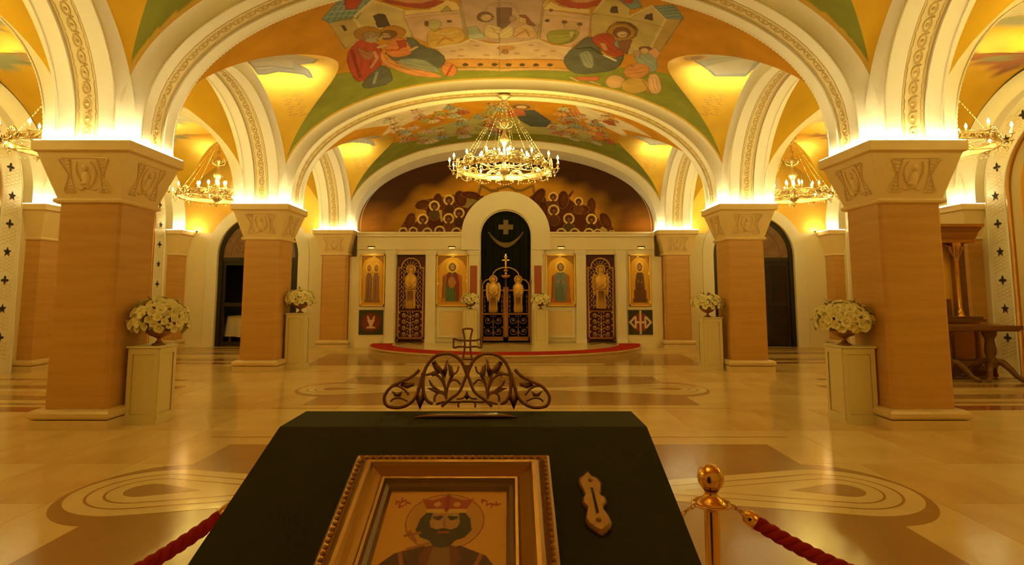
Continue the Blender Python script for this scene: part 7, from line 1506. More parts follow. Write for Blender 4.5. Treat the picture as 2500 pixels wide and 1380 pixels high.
# ------------------------------------------------------------------ chandeliers
def make_chandelier(label, x, y, ztop, zring, R, narm, ninner, nchain=12, group='gilt ring chandeliers'):
    root = thing('chandelier', label, 'chandelier', (x, y, ztop), 0, group)
    h = zring - ztop
    MB().lathe([(.001, 0), (.14, 0), (.15, -.03), (.10, -.06), (.06, -.10), (.03, -.16), (.012, -.2)], 16).build('ceiling_rose', M['chand'], root)
    b = MB(); zt = h + .95 * R
    b.lathe([(.012, -.18), (.012, zt + .35), (.06, zt + .33), (.02, zt + .25), (.05, zt + .16), (.09, zt + .08), (.05, zt), (.02, zt - .08), (.045, zt - .18), (.10, zt - .26), (.12, zt - .34), (.05, zt - .42), (.025, zt - .5), (.03, h + .15), (.10, h + .05), (.14, h - .02), (.09, h - .10), (.03, h - .15), (.05, h - .19), (.015, h - .26), (.001, h - .29)], 14)
    b.build('stem', M['chand'], root)
    b = MB()
    for k in range(6):
        a = 2 * PI * k / 6
        b.tube([(q * math.cos(a), q * math.sin(a), z) for q, z in ((.04, zt - .05), (.16, zt - .02), (.20, zt + .08), (.14, zt + .13), (.11, zt + .07))], [.018, .016, .014, .013, .018], 5)
    b.build('stem_leaves', M['chand'], root)
    # chains: rods with links
    ch = MB(); L = math.sqrt((R * .93) ** 2 + (h + .16) ** 2)
    n = 26
    p0, p1 = Vector((.05, 0, -.12)), Vector((R * .95, 0, h + .07))
    for i in range(n):
        q0 = p0.lerp(p1, i / n); q1 = p0.lerp(p1, (i + .82) / n)
        ch.tube([q0, q0.lerp(q1, .5), q1], [.003, .006 if i % 4 else .013, .003], 5)
    cm = ch.mesh('chain', M['chand'])
    for k in range(nchain):
        o = obj('chain', cm, root); o.rotation_euler = (0, 0, 2 * PI * (k + .5) / nchain)
    # ring: pierced band with beaded rims
    b = MB()
    for r_, z0 in ((R, h - .05), (R, h + .07)):
        b.tube([(r_ * math.cos(2 * PI * i / 72), r_ * math.sin(2 * PI * i / 72), z0) for i in range(73)], [.016 if i % 2 else .011 for i in range(73)], 6, False)
    b.grid([[(R * math.cos(2 * PI * i / 72), R * math.sin(2 * PI * i / 72), z) for i in range(72)] for z in (h - .05, h + .05)], True, closed=True)
    for i in range(36):
        a = 2 * PI * i / 36
        b.tube([((R + .012) * math.cos(a + d), (R + .012) * math.sin(a + d), h + z) for d, z in ((-.06, -.03), (-.02, .03), (.02, -.02), (.06, .03))], .008, 4)
    b.build('ring', M['chand'], root)
    md = MB()
    md.tube([(.0, .12 * math.cos(PI * i / 12), .14 * math.sin(PI * i / 12)) for i in range(13)], .020, 6)
    md.tube([(.0, .085 * math.cos(PI * i / 12), .105 * math.sin(PI * i / 12)) for i in range(13)], .012, 6)
    md.box(-.012, .012, -.12, -.045, -.06, .02); md.box(-.012, .012, .045, .12, -.06, .02)
    for i in range(7): md.ball((.012, .105 * math.cos(PI * i / 6), .125 * math.sin(PI * i / 6)), .02, 6, 4)
    ms = 1.35 if R > 1 else 1.1
    md.v = [(x, y * ms, z * ms) for x, y, z in md.v]
    mm = md.mesh('medallion', M['chand'])
    nm = nchain
    for k in range(nm):
        o = obj('medallion', mm, root); a = 2 * PI * (k + .5) / nm
        o.location = ((R + .01) * math.cos(a), (R + .01) * math.sin(a), h); o.rotation_euler = (0, 0, a)
    # spokes and inner dish
    b = MB()
    for k in range(6):
        a = 2 * PI * k / 6; b.tube([(.1 * math.cos(a), .1 * math.sin(a), h + .04), (R * .5 * math.cos(a), R * .5 * math.sin(a), h - .03), (R * math.cos(a), R * math.sin(a), h)], .012, 5)
    b.tube([(R * .52 * math.cos(2 * PI * i / 48), R * .52 * math.sin(2 * PI * i / 48), h + .16) for i in range(49)], .018, 6, False)
    for k in range(6):
        a = 2 * PI * (k + .5) / 6; b.tube([(.08 * math.cos(a), .08 * math.sin(a), h + .10), (R * .30 * math.cos(a), R * .30 * math.sin(a), h + .02), (R * .52 * math.cos(a), R * .52 * math.sin(a), h + .16)], .012, 5)
    b.build('inner_frame', M['chand'], root)
    # arms, candles, bulbs
    am = MB(); am.tube([(0, 0, 0), (.05, 0, -.06), (.12, 0, -.07), (.17, 0, -.02), (.18, 0, .02)], [.012, .012, .011, .010, .010], 5)
    am.tube([(.05, 0, -.05), (.08, 0, -.10), (.12, 0, -.12), (.13, 0, -.09)], .007, 4); am.lathe([(.001, .0), (.03, .01), (.042, .03), (.03, .035)], 8, (.18, 0, .015))
    amm = am.mesh('arm', M['chand'])
    cd = MB().lathe([(.001, 0), (.013, 0), (.013, .10), (.001, .10)], 8).mesh('candle', M['candle'])
    bl = MB().lathe([(.010, 0), (.022, .028), (.012, .066), (.001, .088)], 6).mesh('bulb', M['bulb'])
    cr = MB().lathe([(.001, -.075), (.012, -.05), (.018, -.03), (.006, -.01), (.001, 0)], 6).mesh('crystal_drop', M['crystal'])
    def candle(px, py, pz):
        c = obj('candle', cd, root, (px, py, pz)); obj('bulb', bl, c, (0, 0, .10))
    for k in range(narm):
        a = 2 * PI * k / narm + .1
        o = obj('arm', amm, root, (R * math.cos(a), R * math.sin(a), h)); o.rotation_euler = (0, 0, a)
        candle((R + .18) * math.cos(a), (R + .18) * math.sin(a), h + .045)
        obj('crystal_drop', cr, root, ((R + .10) * math.cos(a), (R + .10) * math.sin(a), h - .09))
        obj('crystal_drop', cr, root, (R * math.cos(a + .1), R * math.sin(a + .1), h - .06))
    gl = MB()
    for k in range(nchain):               # swags of crystal beads between the medallions
        a0, a1 = 2 * PI * (k + .5) / nchain, 2 * PI * (k + 1.5) / nchain
        for i in range(1, 9):
            t = i / 9; a = a0 + (a1 - a0) * t; z = h - .06 - .10 * 4 * t * (1 - t)
            gl.ball(((R + .015) * math.cos(a), (R + .015) * math.sin(a), z), .013, 6, 4)
            gl.ball((R * .52 * math.cos(a), R * .52 * math.sin(a), z + .20), .012, 6, 4)
    gl.build('crystal_swags', M['crystal'], root, kind='stuff')
    for k in range(ninner):
        a = 2 * PI * k / ninner
        candle(R * .52 * math.cos(a), R * .52 * math.sin(a), h + .18)
    for k in range(max(4, ninner // 2)):
        a = 2 * PI * k / max(4, ninner // 2) + .3
        candle(R * .22 * math.cos(a), R * .22 * math.sin(a), h + .26)
    return root
make_chandelier('large gilt ring chandelier with lit candles hanging over the middle of the nave', 0, D2, 6.10, 4.40, 1.04, 16, 16)
for s, side in ((-1, 'left'), (1, 'right')):
    make_chandelier('gilt chandelier in the %s aisle beyond the middle pillar' % side, s * AX, D2 + BAY / 2, 5.82, 4.20, .95, 12, 8, 8)
    make_chandelier('gilt chandelier in the %s aisle half hidden behind the nearest pillar' % side, s * AX, D1 + BAY / 2, 5.82, 4.22, .95, 12, 8, 8)
make_chandelier('gilt ring chandelier overhead at the viewer\'s end of the nave', 0, D0, 6.10, 4.40, 1.04, 16, 14)  # out of view, added to light the near pillars and the lectern
for s, side in ((-1, 'left'), (1, 'right')):
    make_chandelier('gilt chandelier at the viewer\'s end of the %s aisle' % side, s * AX, D0 + BAY / 2, 5.82, 4.22, .95, 14, 12, 8)  # added unseen pair, more light on the near pillar fronts
# small wall uplights at the foot of the gilded lunettes
for s, side in ((-1, 'left'), (1, 'right')):
    sp = thing('wall_uplight', 'tiny uplight glowing at the foot of the gilded %s aisle lunette' % side, 'lamp', (s * 9.62, YW - .10, 3.50), 0, 'wall uplights')
    MB().lathe([(.03, 0), (.03, .03), (.045, .06)], 10).build('lamp_body', M['oldbrass'], sp)
    MB().lathe([(.001, .05), (.036, .052), (.001, .054)], 10).build('lamp_lens', M['lampglow'], sp)
    ld = bpy.data.lights.new('wall_uplight', 'POINT'); ld.energy = 6; ld.color = (1, .66, .25); ld.shadow_soft_size = .03
    obj('uplight_glow', ld, sp, (0, -.02, .08))
PLATE = [(0.2524, 0.1346), (0.2574, 0.1463), (0.2659, 0.152), (0.2707, 0.1633), (0.2682, 0.1797), (0.2645, 0.1929), (0.2716, 0.1982), (0.2727, 0.2084), (0.2659, 0.2184), (0.2655, 0.227), (0.2705, 0.2378), (0.2729, 0.2519), (0.2701, 0.261), (0.2621, 0.2699), (0.2556, 0.2754), (0.2475, 0.2699), (0.2376, 0.2587), (0.2342, 0.2496), (0.2359, 0.239), (0.2407, 0.2234), (0.2341, 0.2109), (0.2365, 0.1982), (0.2406, 0.1929), (0.2377, 0.1797), (0.2342, 0.1633), (0.2364, 0.152), (0.2435, 0.1463)]
SLOT = [(0.2512, 0.1797), (0.2551, 0.1797), (0.2566, 0.2355), (0.2523, 0.2355)]
SCREWS = [(0.2533, 0.161), (0.2536, 0.25)]
FRAME = (-0.1273, 0.1903, 0.1171, 0.5236)
# ------------------------------------------------------------------ flower stands
rfw = random.Random(21)
fl = MB()
for k in range(5):
    a = 2 * PI * k / 5
    P = []
    for i, (r, z, w) in enumerate(((.006, 0, .008), (.022, .010, .020), (.036, .022, .022), (.046, .018, .010))):
        P.append([(r * math.cos(a) - w * q * math.sin(a), r * math.sin(a) + w * q * math.cos(a), z + .004 * abs(q)) for q in (-1, 0, 1)])
    fl.grid(P, True)
fl.ball((0, 0, .012), (.012, .012, .014), 6, 4)
FL_ME = fl.mesh('blossom', M['petal'])
lf = MB(); lf.grid([[(-.001, 0, 0), (.001, 0, 0)], [(-.016, .03, .006), (.016, .03, .006)], [(-.012, .06, .004), (.012, .06, .004)], [(-.001, .09, -.008), (.001, .09, -.008)]], True)
LF_ME = lf.mesh('leaf', M['leaf'])
def pedestal(label, x, y, w, d, z0, z1):
    p = thing('pedestal', label, 'pedestal', (x, y, z0), 0, 'white flower pedestals')
    h = z1 - z0; i = .02
    MB().box(-w / 2 + i, w / 2 - i, -d / 2 + i, d / 2 - i, 0, h - .03).build('pedestal_body', M['paint'], p)
    MB().box(-w / 2 - .005, w / 2 + .005, -d / 2 - .005, d / 2 + .005, h - .025, h).build('pedestal_top', M['paint'], p)
    MB().box(-w / 2 + .002, w / 2 - .002, -d / 2 + .002, d / 2 - .002, 0, .05).build('pedestal_foot', M['paint'], p)
    def fr(nm, a0, a1, dep, rz):
        # raised stiles and rails with a sunk panel
        b = MB(); T = Matrix.Rotation(rz, 4, 'Z'); t = .014
        y = -dep + i
        b.box(a0, a0 + .055, y - t, y, .05, h - .03, T); b.box(a1 - .055, a1, y - t, y, .05, h - .03, T); b.box(a0 + .055, a1 - .055, y - t, y, .05, .12, T); b.box(a0 + .055, a1 - .055, y - t, y, h - .10, h - .03, T)
        b.build('panel_frame', M['paint'], p)
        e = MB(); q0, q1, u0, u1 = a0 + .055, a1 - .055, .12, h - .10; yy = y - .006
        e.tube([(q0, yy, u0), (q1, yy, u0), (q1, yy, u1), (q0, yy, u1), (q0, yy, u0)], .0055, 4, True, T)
        e.build('panel_shade_line', M['grooveshade'], p)  # dark strip stands in for the shade line of a panel groove
    for k in range(4):
        ww, dd = (w, d) if k % 2 == 0 else (d, w)
        fr('f', -ww / 2 + i, ww / 2 - i, dd / 2, k * PI / 2)
    return p
def bouquet(label, x, y, z, R, n, tall=.8, nl=14):
    t = thing('flower_urn', label, 'flowers', (x, y, z), rfw.uniform(0, 6), 'flower arrangements')
    k = R / .34
    MB().lathe([(.001, 0), (.085 * k, 0), (.085 * k, .015 * k), (.05 * k, .03 * k), (.022 * k, .07 * k), (.026 * k, .085 * k), (.05 * k, .10 * k), (.12 * k, .13 * k), (.165 * k, .175 * k), (.175 * k, .20 * k), (.16 * k, .205 * k), (.11 * k, .17 * k)], 18).build('urn', M['gilt'], t)
    b = MB(); b.ball((0, 0, .30 * k), (R * .62, R * .62, R * .52), 12, 8); b.build('foliage_core', M['leaf'], t)
    for i in range(n):
        f = (i + .5) / n; ph = i * 2.39996
        el = math.asin(-.42 + 1.42 * f)
        r = R * rfw.uniform(.86, 1.0); sq = tall
        d = Vector((math.cos(el) * math.cos(ph), math.cos(el) * math.sin(ph), math.sin(el)))
        p = Vector((d.x * r, d.y * r, .32 * k + d.z * r * sq))
        o = obj('blossom', FL_ME, t, p)
        q = (d + Vector((rfw.uniform(-.3, .3), rfw.uniform(-.3, .3), rfw.uniform(-.2, .3)))).normalized()
        o.rotation_euler = q.to_track_quat('Z', 'Y').to_euler(); s_ = rfw.uniform(1.05, 1.6) * k ** .5; o.scale = (s_, s_, s_)
    for i in range(nl):
        ph = rfw.uniform(0, 6.28); el = rfw.uniform(-.5, 1.2)
        d = Vector((math.cos(el) * math.cos(ph), math.cos(el) * math.sin(ph), math.sin(el)))
        o = obj('leaf', LF_ME, t, Vector((d.x * R * .93, d.y * R * .93, .32 * k + d.z * R * .93 * tall)))
        o.rotation_euler = d.to_track_quat('Y', 'Z').to_euler(); s_ = rfw.uniform(1.0, 1.7) * k; o.scale = (s_, s_, s_)
    return t
pedestal('white panelled pedestal beside the nearest left pillar', -4.53, 7.92, .42, .42, 0, .97)
bouquet('white flowers in a gilt urn beside the nearest left pillar', -4.46, 7.92, .97, .335, 92, .82)
pedestal('white panelled pedestal beside the nearest right pillar', 4.56, 7.93, .44, .44, 0, .97)
bouquet('white flowers in a gilt urn beside the nearest right pillar', 4.50, 7.93, .97, .335, 92, .72)
pedestal('slim white pedestal beside the middle left pillar', -4.54, 13.30, .42, .40, 0, 1.20)
bouquet('white flowers in a gilt urn beside the middle left pillar', -4.50, 13.30, 1.20, .32, 70, .62)
pedestal('slim white pedestal beside the middle right pillar', 4.48, 13.16, .42, .42, 0, 1.12)
bouquet('white flowers in a gilt urn beside the middle right pillar', 4.44, 13.16, 1.12, .31, 64, .62)
pedestal('white pedestal on the altar step left of the double gate', -1.02, 17.55, .42, .42, .15, 1.17)
bouquet('round white flower urn left of the double gate', -1.02, 17.55, 1.17, .27, 60, .70, 8)
pedestal('white pedestal on the altar step right of the double gate', 1.02, 17.55, .42, .42, .15, 1.17)
bouquet('round white flower urn right of the double gate', 1.02, 17.55, 1.17, .27, 60, .70, 8)

# ------------------------------------------------------------------ lectern in the foreground
LX0, LX1, LXC = -.302, .380, .039
YB_, YF_, ZL = 1.297, 1.141, 1.402         # flat ledge
SL = .363                                   # fall of the slope per metre towards the viewer
YE = .56; ZE = ZL - SL * (YF_ - YE)
lec = thing('lectern', 'lectern draped in dark green cloth with sloping top in the foreground', 'lectern', (LXC, .93, 0))
def lx(x): return x - LXC
def ly(y): return y - .93
hw = (LX1 - LX0) / 2
prof = [(YB_, 0.02), (YB_, ZL - .006), (YB_ - .008, ZL), (YF_ + .004, ZL), (YF_ - .004, ZL - .002), (YE + .006, ZE + .002), (YE, ZE - .006), (YE, .02)]
b = MB()
nx = 24
b.grid([[(lx(LX0 + (LX1 - LX0) * i / nx), ly(y), z) for y, z in prof] for i in range(nx + 1)], False)
for X in (LX0, LX1):                       # side drapes with soft folds
    side = [(YE + (YB_ - YE) * k / 30) for k in range(31)]
    def topz(y): return ZL - .002 if y > YF_ else ZL - .002 - SL * (YF_ - y)
    sg = 1 if X > 0 else -1
    b.grid([[(lx(X) + sg * (.0 + f * .012 * (1 + math.sin(k * 1.3))), ly(y), topz(y) * (1 - f) + .02 * f) for k, y in enumerate(side)] for f in (0, .03, .2, .5, 1)], True)
b.build('green_cover', M['greencloth'], lec)
MB().box(lx(LX0) + .02, lx(LX1) - .02, ly(YE) + .02, ly(YB_) - .02, 0, ZE - .03).build('lectern_stand', M['wood'], lec)
# iron crest on the back edge
cst = MB()
CW = .349; CYL = YB_ - .012 - .93
BZ = ZL + .004
cst.box(lx(LXC) - CW / 2 - .0 - .008, lx(LXC) + CW / 2, CYL - .006, CYL + .006, BZ - .004, BZ + .007)
k_ = 1.256 / 1459 / 5.208                   # metres per unit of the crest drawing
cx0 = lx(.1254 + (1140 - 1244.77) / 1459 * 1.256)
def cp(x, z): return (cx0 + (x - 1250) * k_, CYL, BZ + .004 + (1035 - z) * k_)
def spline(pts, n=8):
    out = []; P = [pts[0]] + list(pts) + [pts[-1]]
    for i in range(1, len(P) - 2):
        for j in range(n):
            t = j / n; a, b_, c, d = (Vector((*P[i - 1], 0)), Vector((*P[i], 0)), Vector((*P[i + 1], 0)), Vector((*P[i + 2], 0)))
            q = .5 * ((2 * b_) + (c - a) * t + (2 * a - 5 * b_ + 4 * c - d) * t * t + (3 * b_ - a - 3 * c + d) * t ** 3)
            out.append((q.x, q.y))
    out.append(pts[-1]); return out
def stroke(m, pts, w, taper=None):
    w *= 1.28; sp = spline(pts); n = len(sp)
    rr = [w * k_ / 2 * (1 if taper is None else (taper[0] + (taper[1] - taper[0]) * i / (n - 1))) for i in range(n)]
    m.tube([cp(*p) for p in sp], rr, 6)
def sym(fn):
    fn(lambda p: p); fn(lambda p: (2500 - p[0], p[1]))
scroll = MB()
STROKES = [([(1250, 600), (1215, 700), (1150, 840), (1020, 940), (930, 1020)], 34), ([(1250, 640), (1225, 560), (1170, 450), (1070, 375), (970, 360), (860, 385), (770, 460), (710, 570), (690, 700), (700, 850), (750, 950), (820, 985)], 38),
           ([(860, 990), (980, 960), (1080, 965), (1160, 960), (1250, 960)], 26), ([(1160, 960), (1140, 1000), (1150, 1030)], 22), ([(640, 560), (560, 640), (420, 710), (310, 760), (230, 840), (200, 920), (230, 1000), (310, 1030), (430, 1025), (540, 970), (610, 880), (650, 760), (690, 600)], 36),
           ([(300, 770), (370, 765), (440, 800), (500, 860), (510, 880)], 26), ([(280, 960), (320, 925), (400, 915), (500, 955)], 22), ([(720, 630), (800, 615), (880, 640), (940, 710), (980, 820), (985, 930)], 30), ([(985, 900), (1010, 760), (1050, 700), (1110, 690), (1170, 750)], 26),
           ([(840, 960), (845, 890), (890, 850), (950, 860), (985, 900)], 26), ([(985, 880), (970, 760), (940, 640), (900, 580)], 22), ([(1000, 760), (1050, 640), (1120, 590), (1140, 520)], 20), ([(960, 860), (860, 820), (780, 800)], 24), ([(860, 820), (800, 740), (770, 690)], 18), ([(1120, 925), (1200, 915), (1250, 860)], 22)]
for pts, w in STROKES: sym(lambda f: stroke(scroll, [f(p) for p in pts], w))
stroke(scroll, [(1250, 500), (1250, 560), (1250, 640)], 44)
scroll.build('crest_scrolls', M['iron'], lec)
lv = MB()
LEAVES = [[(810, 490), (850, 470), (930, 560), (960, 640), (900, 600), (840, 560)], [(1010, 440), (975, 480), (950, 560), (970, 650), (1000, 560), (990, 500)], [(1010, 500), (1060, 540), (1080, 620), (1040, 690), (1020, 600)], [(760, 800), (840, 790), (950, 840), (960, 870), (860, 850)], [(770, 700), (830, 760), (900, 820), (860, 815), (790, 760)],
          [(440, 730), (570, 730), (560, 765), (490, 790), (420, 760)], [(300, 830), (370, 860), (420, 830), (400, 890), (340, 890)], [(620, 800), (660, 900), (700, 800), (700, 930), (655, 1030), (615, 930)], [(760, 610), (860, 570), (900, 600), (820, 640)], [(1250, 830), (1280, 900), (1250, 930), (1220, 900)]]
def leafpoly(pts):
    n = len(pts); c = (sum(p[0] for p in pts) / n, sum(p[1] for p in pts) / n)
    pts = [(c[0] + (p[0] - c[0]) * 1.25, c[1] + (p[1] - c[1]) * 1.25) for p in pts]
    o = len(lv.v); A = [Vector(cp(*p)) for p in pts]; cc = Vector(cp(*c))
    lv.add([tuple(a) for a in A] + [tuple(cc + Vector((0, -.0035, 0))), tuple(cc + Vector((0, .0035, 0)))], [(i, (i + 1) % n, n) for i in range(n)] + [((i + 1) % n, i, n + 1) for i in range(n)], True)
for L in LEAVES: sym(lambda f: leafpoly([f(p) for p in L]))
lv.build('crest_leaves', M['iron'], lec)
crs = MB()
def T(a, b): return [(1253 + x, 245 - 0 + y) for x, y in (a, b)]
arms = [[(-62, -190), (-40, -90), (-35, -45)], [(62, -190), (40, -90), (35, -45)], [(-62, -190), (0, -197), (62, -190)], [(-35, -45), (-35, 40)], [(35, -45), (35, 40)], [(-35, 40), (-45, 120), (-60, 190)], [(35, 40), (45, 120), (60, 190)], [(-60, 190), (60, 190)],
        [(-35, -45), (-110, -48), (-178, -70)], [(-178, -70), (-180, 0), (-176, 50)], [(-176, 50), (-110, 32), (-35, 36)], [(35, -45), (110, -48), (178, -70)], [(178, -70), (180, 0), (176, 50)], [(176, 50), (110, 32), (35, 36)], [(-35, -45), (35, -45)], [(-35, 38), (35, 38)]]
for a in arms: stroke(crs, [(1253 + x, 240 + y) for x, y in a], 22)
crs.build('crest_cross', M['iron'], lec)
# brass slot plate on the slope
def on_slope(px, py, lift=0.0):
    """drawing coordinates (metres right of centre, metres down the slope) on the sloping top"""
    c = math.cos(math.atan(SL)); s_ = math.sin(math.atan(SL))
    return (lx(px), ly(YF_ - py * c) - s_ * lift, ZL - py * s_ + c * lift)
SLM = Matrix(((1, 0, 0, 0), (0, math.cos(math.atan(SL)), -math.sin(math.atan(SL)), 0), (0, math.sin(math.atan(SL)), math.cos(math.atan(SL)), 0), (0, 0, 0, 1)))
plate = []
for px, py in PLATE: plate.append((px, py))
b = MB(); n = len(plate)
pc = (sum(p[0] for p in plate) / n, sum(p[1] for p in plate) / n)
r0 = [on_slope(p[0], p[1], .0005) for p in plate]; r1 = [on_slope(p[0], p[1], .004) for p in plate]; r2 = [on_slope(pc[0] + (p[0] - pc[0]) * .82, pc[1] + (p[1] - pc[1]) * .9, .0065) for p in plate]
b.grid([r0, r1, r2], True, closed=True); b.add(r2, [tuple(range(n))])
pl = b.build('slot_plate', M['oldbrass'], lec)
b = MB(); b.add([on_slope(x, y, .0072) for x, y in SLOT], [(0, 1, 2, 3)]); b.build('slot', M['black'], pl)
b = MB()
for x, y in SCREWS: b.ball(on_slope(x, y, .006), .0042, 8, 5)
b.build('screw', M['iron'], pl)
# slim glossy strip lying on the ledge
st = MB()
P = []
for i in range(25):
    t = -1 + 2 * i / 24; w = max(.0005, .0105 * (1 - abs(t) ** 6)); 
    P.append([(t * .103, w * math.cos(a), .0045 * max(.15, (1 - abs(t) ** 6)) * (1 + math.sin(a))) for a in [2 * PI * j / 8 for j in range(8)]])
st.grid(P, True, closed=True)
o = st.build('glossy_strip', M['plastic']); o.location = (.038, 1.222, ZL + .0005); o.rotation_euler = (0, 0, .015)
tag(o, 'slim glossy brown strip lying on the green lectern ledge', 'strip')

# ------------------------------------------------------------------ framed icon on the slope
ico = thing('framed_icon', 'gilt framed icon of a bearded crowned saint resting on the lectern', 'framed icon', (0, 0, 0))
FX0, FX1, FV0, FV1 = FRAME
ico.location = ((FX0 + FX1) / 2, YF_ - FV1 * math.cos(math.atan(SL)), ZL - FV1 * math.sin(math.atan(SL)))
ico.rotation_euler = (math.atan(SL), 0, 0)
fw, fh = FX1 - FX0, FV1 - FV0
# local: x across, y up the slope from bottom edge, z out of the slope
def moulding(m, p0, p1, inward, prof, closed_ends=True):
    pass
PROF0 = [(0, .001), (0, .020), (.004, .024), (.010, .022), (.014, .018), (.018, .024), (.024, .030), (.030, .030), (.034, .025), (.042, .021), (.050, .0175), (.053, .020), (.057, .020), (.060, .014), (.066, .012), (.070, .006)]
PROF = PROF0[:13]; LIP = PROF0[12:]
corn = [(-fw / 2, 0), (fw / 2, 0), (fw / 2, fh), (-fw / 2, fh)]
for k, nm in enumerate(('bottom', 'right', 'top', 'left')):
    b = MB()
    c0, c1 = corn[k], corn[(k + 1) % 4]
    d0 = {0: (1, 1), 1: (-1, 1), 2: (-1, -1), 3: (1, -1)}[k]; d1 = {0: (-1, 1), 1: (-1, -1), 2: (1, -1), 3: (1, 1)}[k]
    b.grid([[(c0[0] + d0[0] * q, c0[1] + d0[1] * q, z) for q, z in PROF], [(c1[0] + d1[0] * q, c1[1] + d1[1] * q, z) for q, z in PROF]], False)
    L = math.hypot(c1[0] - c0[0], c1[1] - c0[1]); m = int(L / .011)
    for j in range(1, m):                 # carved running ornament on the outer ridge
        t = j / m; q = .0075
        x = (c0[0] + d0[0] * q) * (1 - t) + (c1[0] + d1[0] * q) * t; y = (c0[1] + d0[1] * q) * (1 - t) + (c1[1] + d1[1] * q) * t
        b.ball((x, y, .0225), (.0042, .0042, .0026), 6, 4)
    fs_ = b.build('frame_side', M['framegilt'], ico)
    MB().grid([[(c0[0] + d0[0] * q, c0[1] + d0[1] * q, z) for q, z in LIP], [(c1[0] + d1[0] * q, c1[1] + d1[1] * q, z) for q, z in LIP]], False).build('frame_lip', M['wood'], fs_)
MB().box(-fw / 2 + .065, fw / 2 - .065, .065, fh - .065, .001, .005).build('panel', M['wood'], ico)
IW, IH = fw - .136, fh - .136
def ic(px, py):
    return px, py
SAINT = []
OR = (.62, .30, .045); RD = (.36, .05, .012); HR = (.045, .022, .010); SK = (.40, .20, .07); RB = (.085, .022, .010)
# v measured from the top edge of the panel in panel widths
def sv(pts): return [(x, 1 - y * IW / IH) for x, y in pts]
def se(c, r): return (c[0], 1 - c[1] * IW / IH), (r[0], r[1] * IW / IH)
SAINT += [('e', (.34, .10, .02), *se((.50, .36), (.315, .315)), .045)]
SAINT += [('p', (.50, .24, .04), [(q[0], q[1]) for q in sv([(.5 + .295 * math.cos(a * PI / 16), .36 + .295 * math.sin(a * PI / 16)) for a in range(32)])])]
SAINT += [('p', RB, sv([(-.02, 1.0), (.03, .84), (.16, .70), (.36, .62), (.50, .68), (.64, .62), (.84, .72), (.97, .92), (1.02, 1.4), (-.02, 1.4)])), ('p', (.15, .035, .012), sv([(.40, .62), (.60, .62), (.66, .74), (.58, .95), (.42, .95), (.34, .74)])),
          ('p', (.22, .10, .03), sv([(.44, .64), (.56, .64), (.60, .9), (.56, 1.3), (.44, 1.3), (.40, .9)])), ('l', (.30, .10, .03), sv([(.20, .70), (.26, .9), (.28, 1.2)]), .03), ('l', (.30, .10, .03), sv([(.80, .72), (.74, .9), (.72, 1.2)]), .03)]
SAINT += [('p', HR, sv([(.36, .24), (.30, .34), (.28, .46), (.33, .54), (.42, .58), (.58, .58), (.67, .54), (.72, .46), (.70, .34), (.64, .24)])), ('p', SK, sv([(.40, .25), (.60, .25), (.62, .38), (.59, .48), (.41, .48), (.38, .38)])),
          ('p', HR, sv([(.38, .42), (.44, .455), (.50, .44), (.56, .455), (.62, .42), (.63, .52), (.57, .62), (.50, .65), (.43, .62), (.37, .52)])), ('l', HR, sv([(.41, .325), (.47, .32)]), .022), ('l', HR, sv([(.53, .32), (.59, .325)]), .022), ('e', HR, *se((.445, .345), (.022, .012))), ('e', HR, *se((.555, .345), (.022, .012))),
          ('l', (.24, .11, .04), sv([(.50, .34), (.495, .41), (.51, .42)]), .014), ('l', (.26, .06, .03), sv([(.46, .485), (.54, .485)]), .016)]
SAINT += [('p', RD, sv([(.35, .25), (.65, .25), (.72, .10), (.62, .12), (.50, .06), (.38, .12), (.28, .10)])), ('l', (.60, .34, .08), sv([(.35, .245), (.65, .245)]), .03), ('l', (.24, .035, .01), sv([(.50, .08), (.50, .24)]), .03), ('e', (.58, .30, .07), *se((.42, .17), (.03, .03))), ('e', (.58, .30, .07), *se((.58, .17), (.03, .03)))]
SAINT += [('l', (.32, .11, .03), sv([(.30, .58), (.24, .48)]), .022), ('l', (.32, .11, .03), sv([(.21, .52), (.32, .49)]), .020), ('l', (.32, .11, .03), sv([(.24, .66), (.40, .60)]), .018)]
for i_, (gx, gy) in enumerate(((.09, .15), (.13, .12), (.17, .16), (.12, .19), (.80, .13), (.84, .16), (.88, .18), (.92, .165))):
    SAINT += [('l', RD, sv([(gx - .015, gy - .02), (gx - .012, gy + .02)]), .014), ('l', RD, sv([(gx - .015, gy + (.015 if i_ % 2 else -.018)), (gx + .02, gy)]), .014)]
us = np.linspace(0, 1, 170); vs = np.linspace(0, 1, 230); U, V = np.meshgrid(us, vs)
C = np.zeros((U.size, 3), np.float32); C[:] = OR; paint(U.ravel(), V.ravel(), C, SAINT)
b = MB().grid(np.stack([-IW / 2 + U * IW, .068 + V * IH, np.full_like(U, .0056)], -1).tolist(), False)
me = b.mesh('icon_painting', M['iconflat']); set_paint(me, C); obj('icon_painting', me, ico)

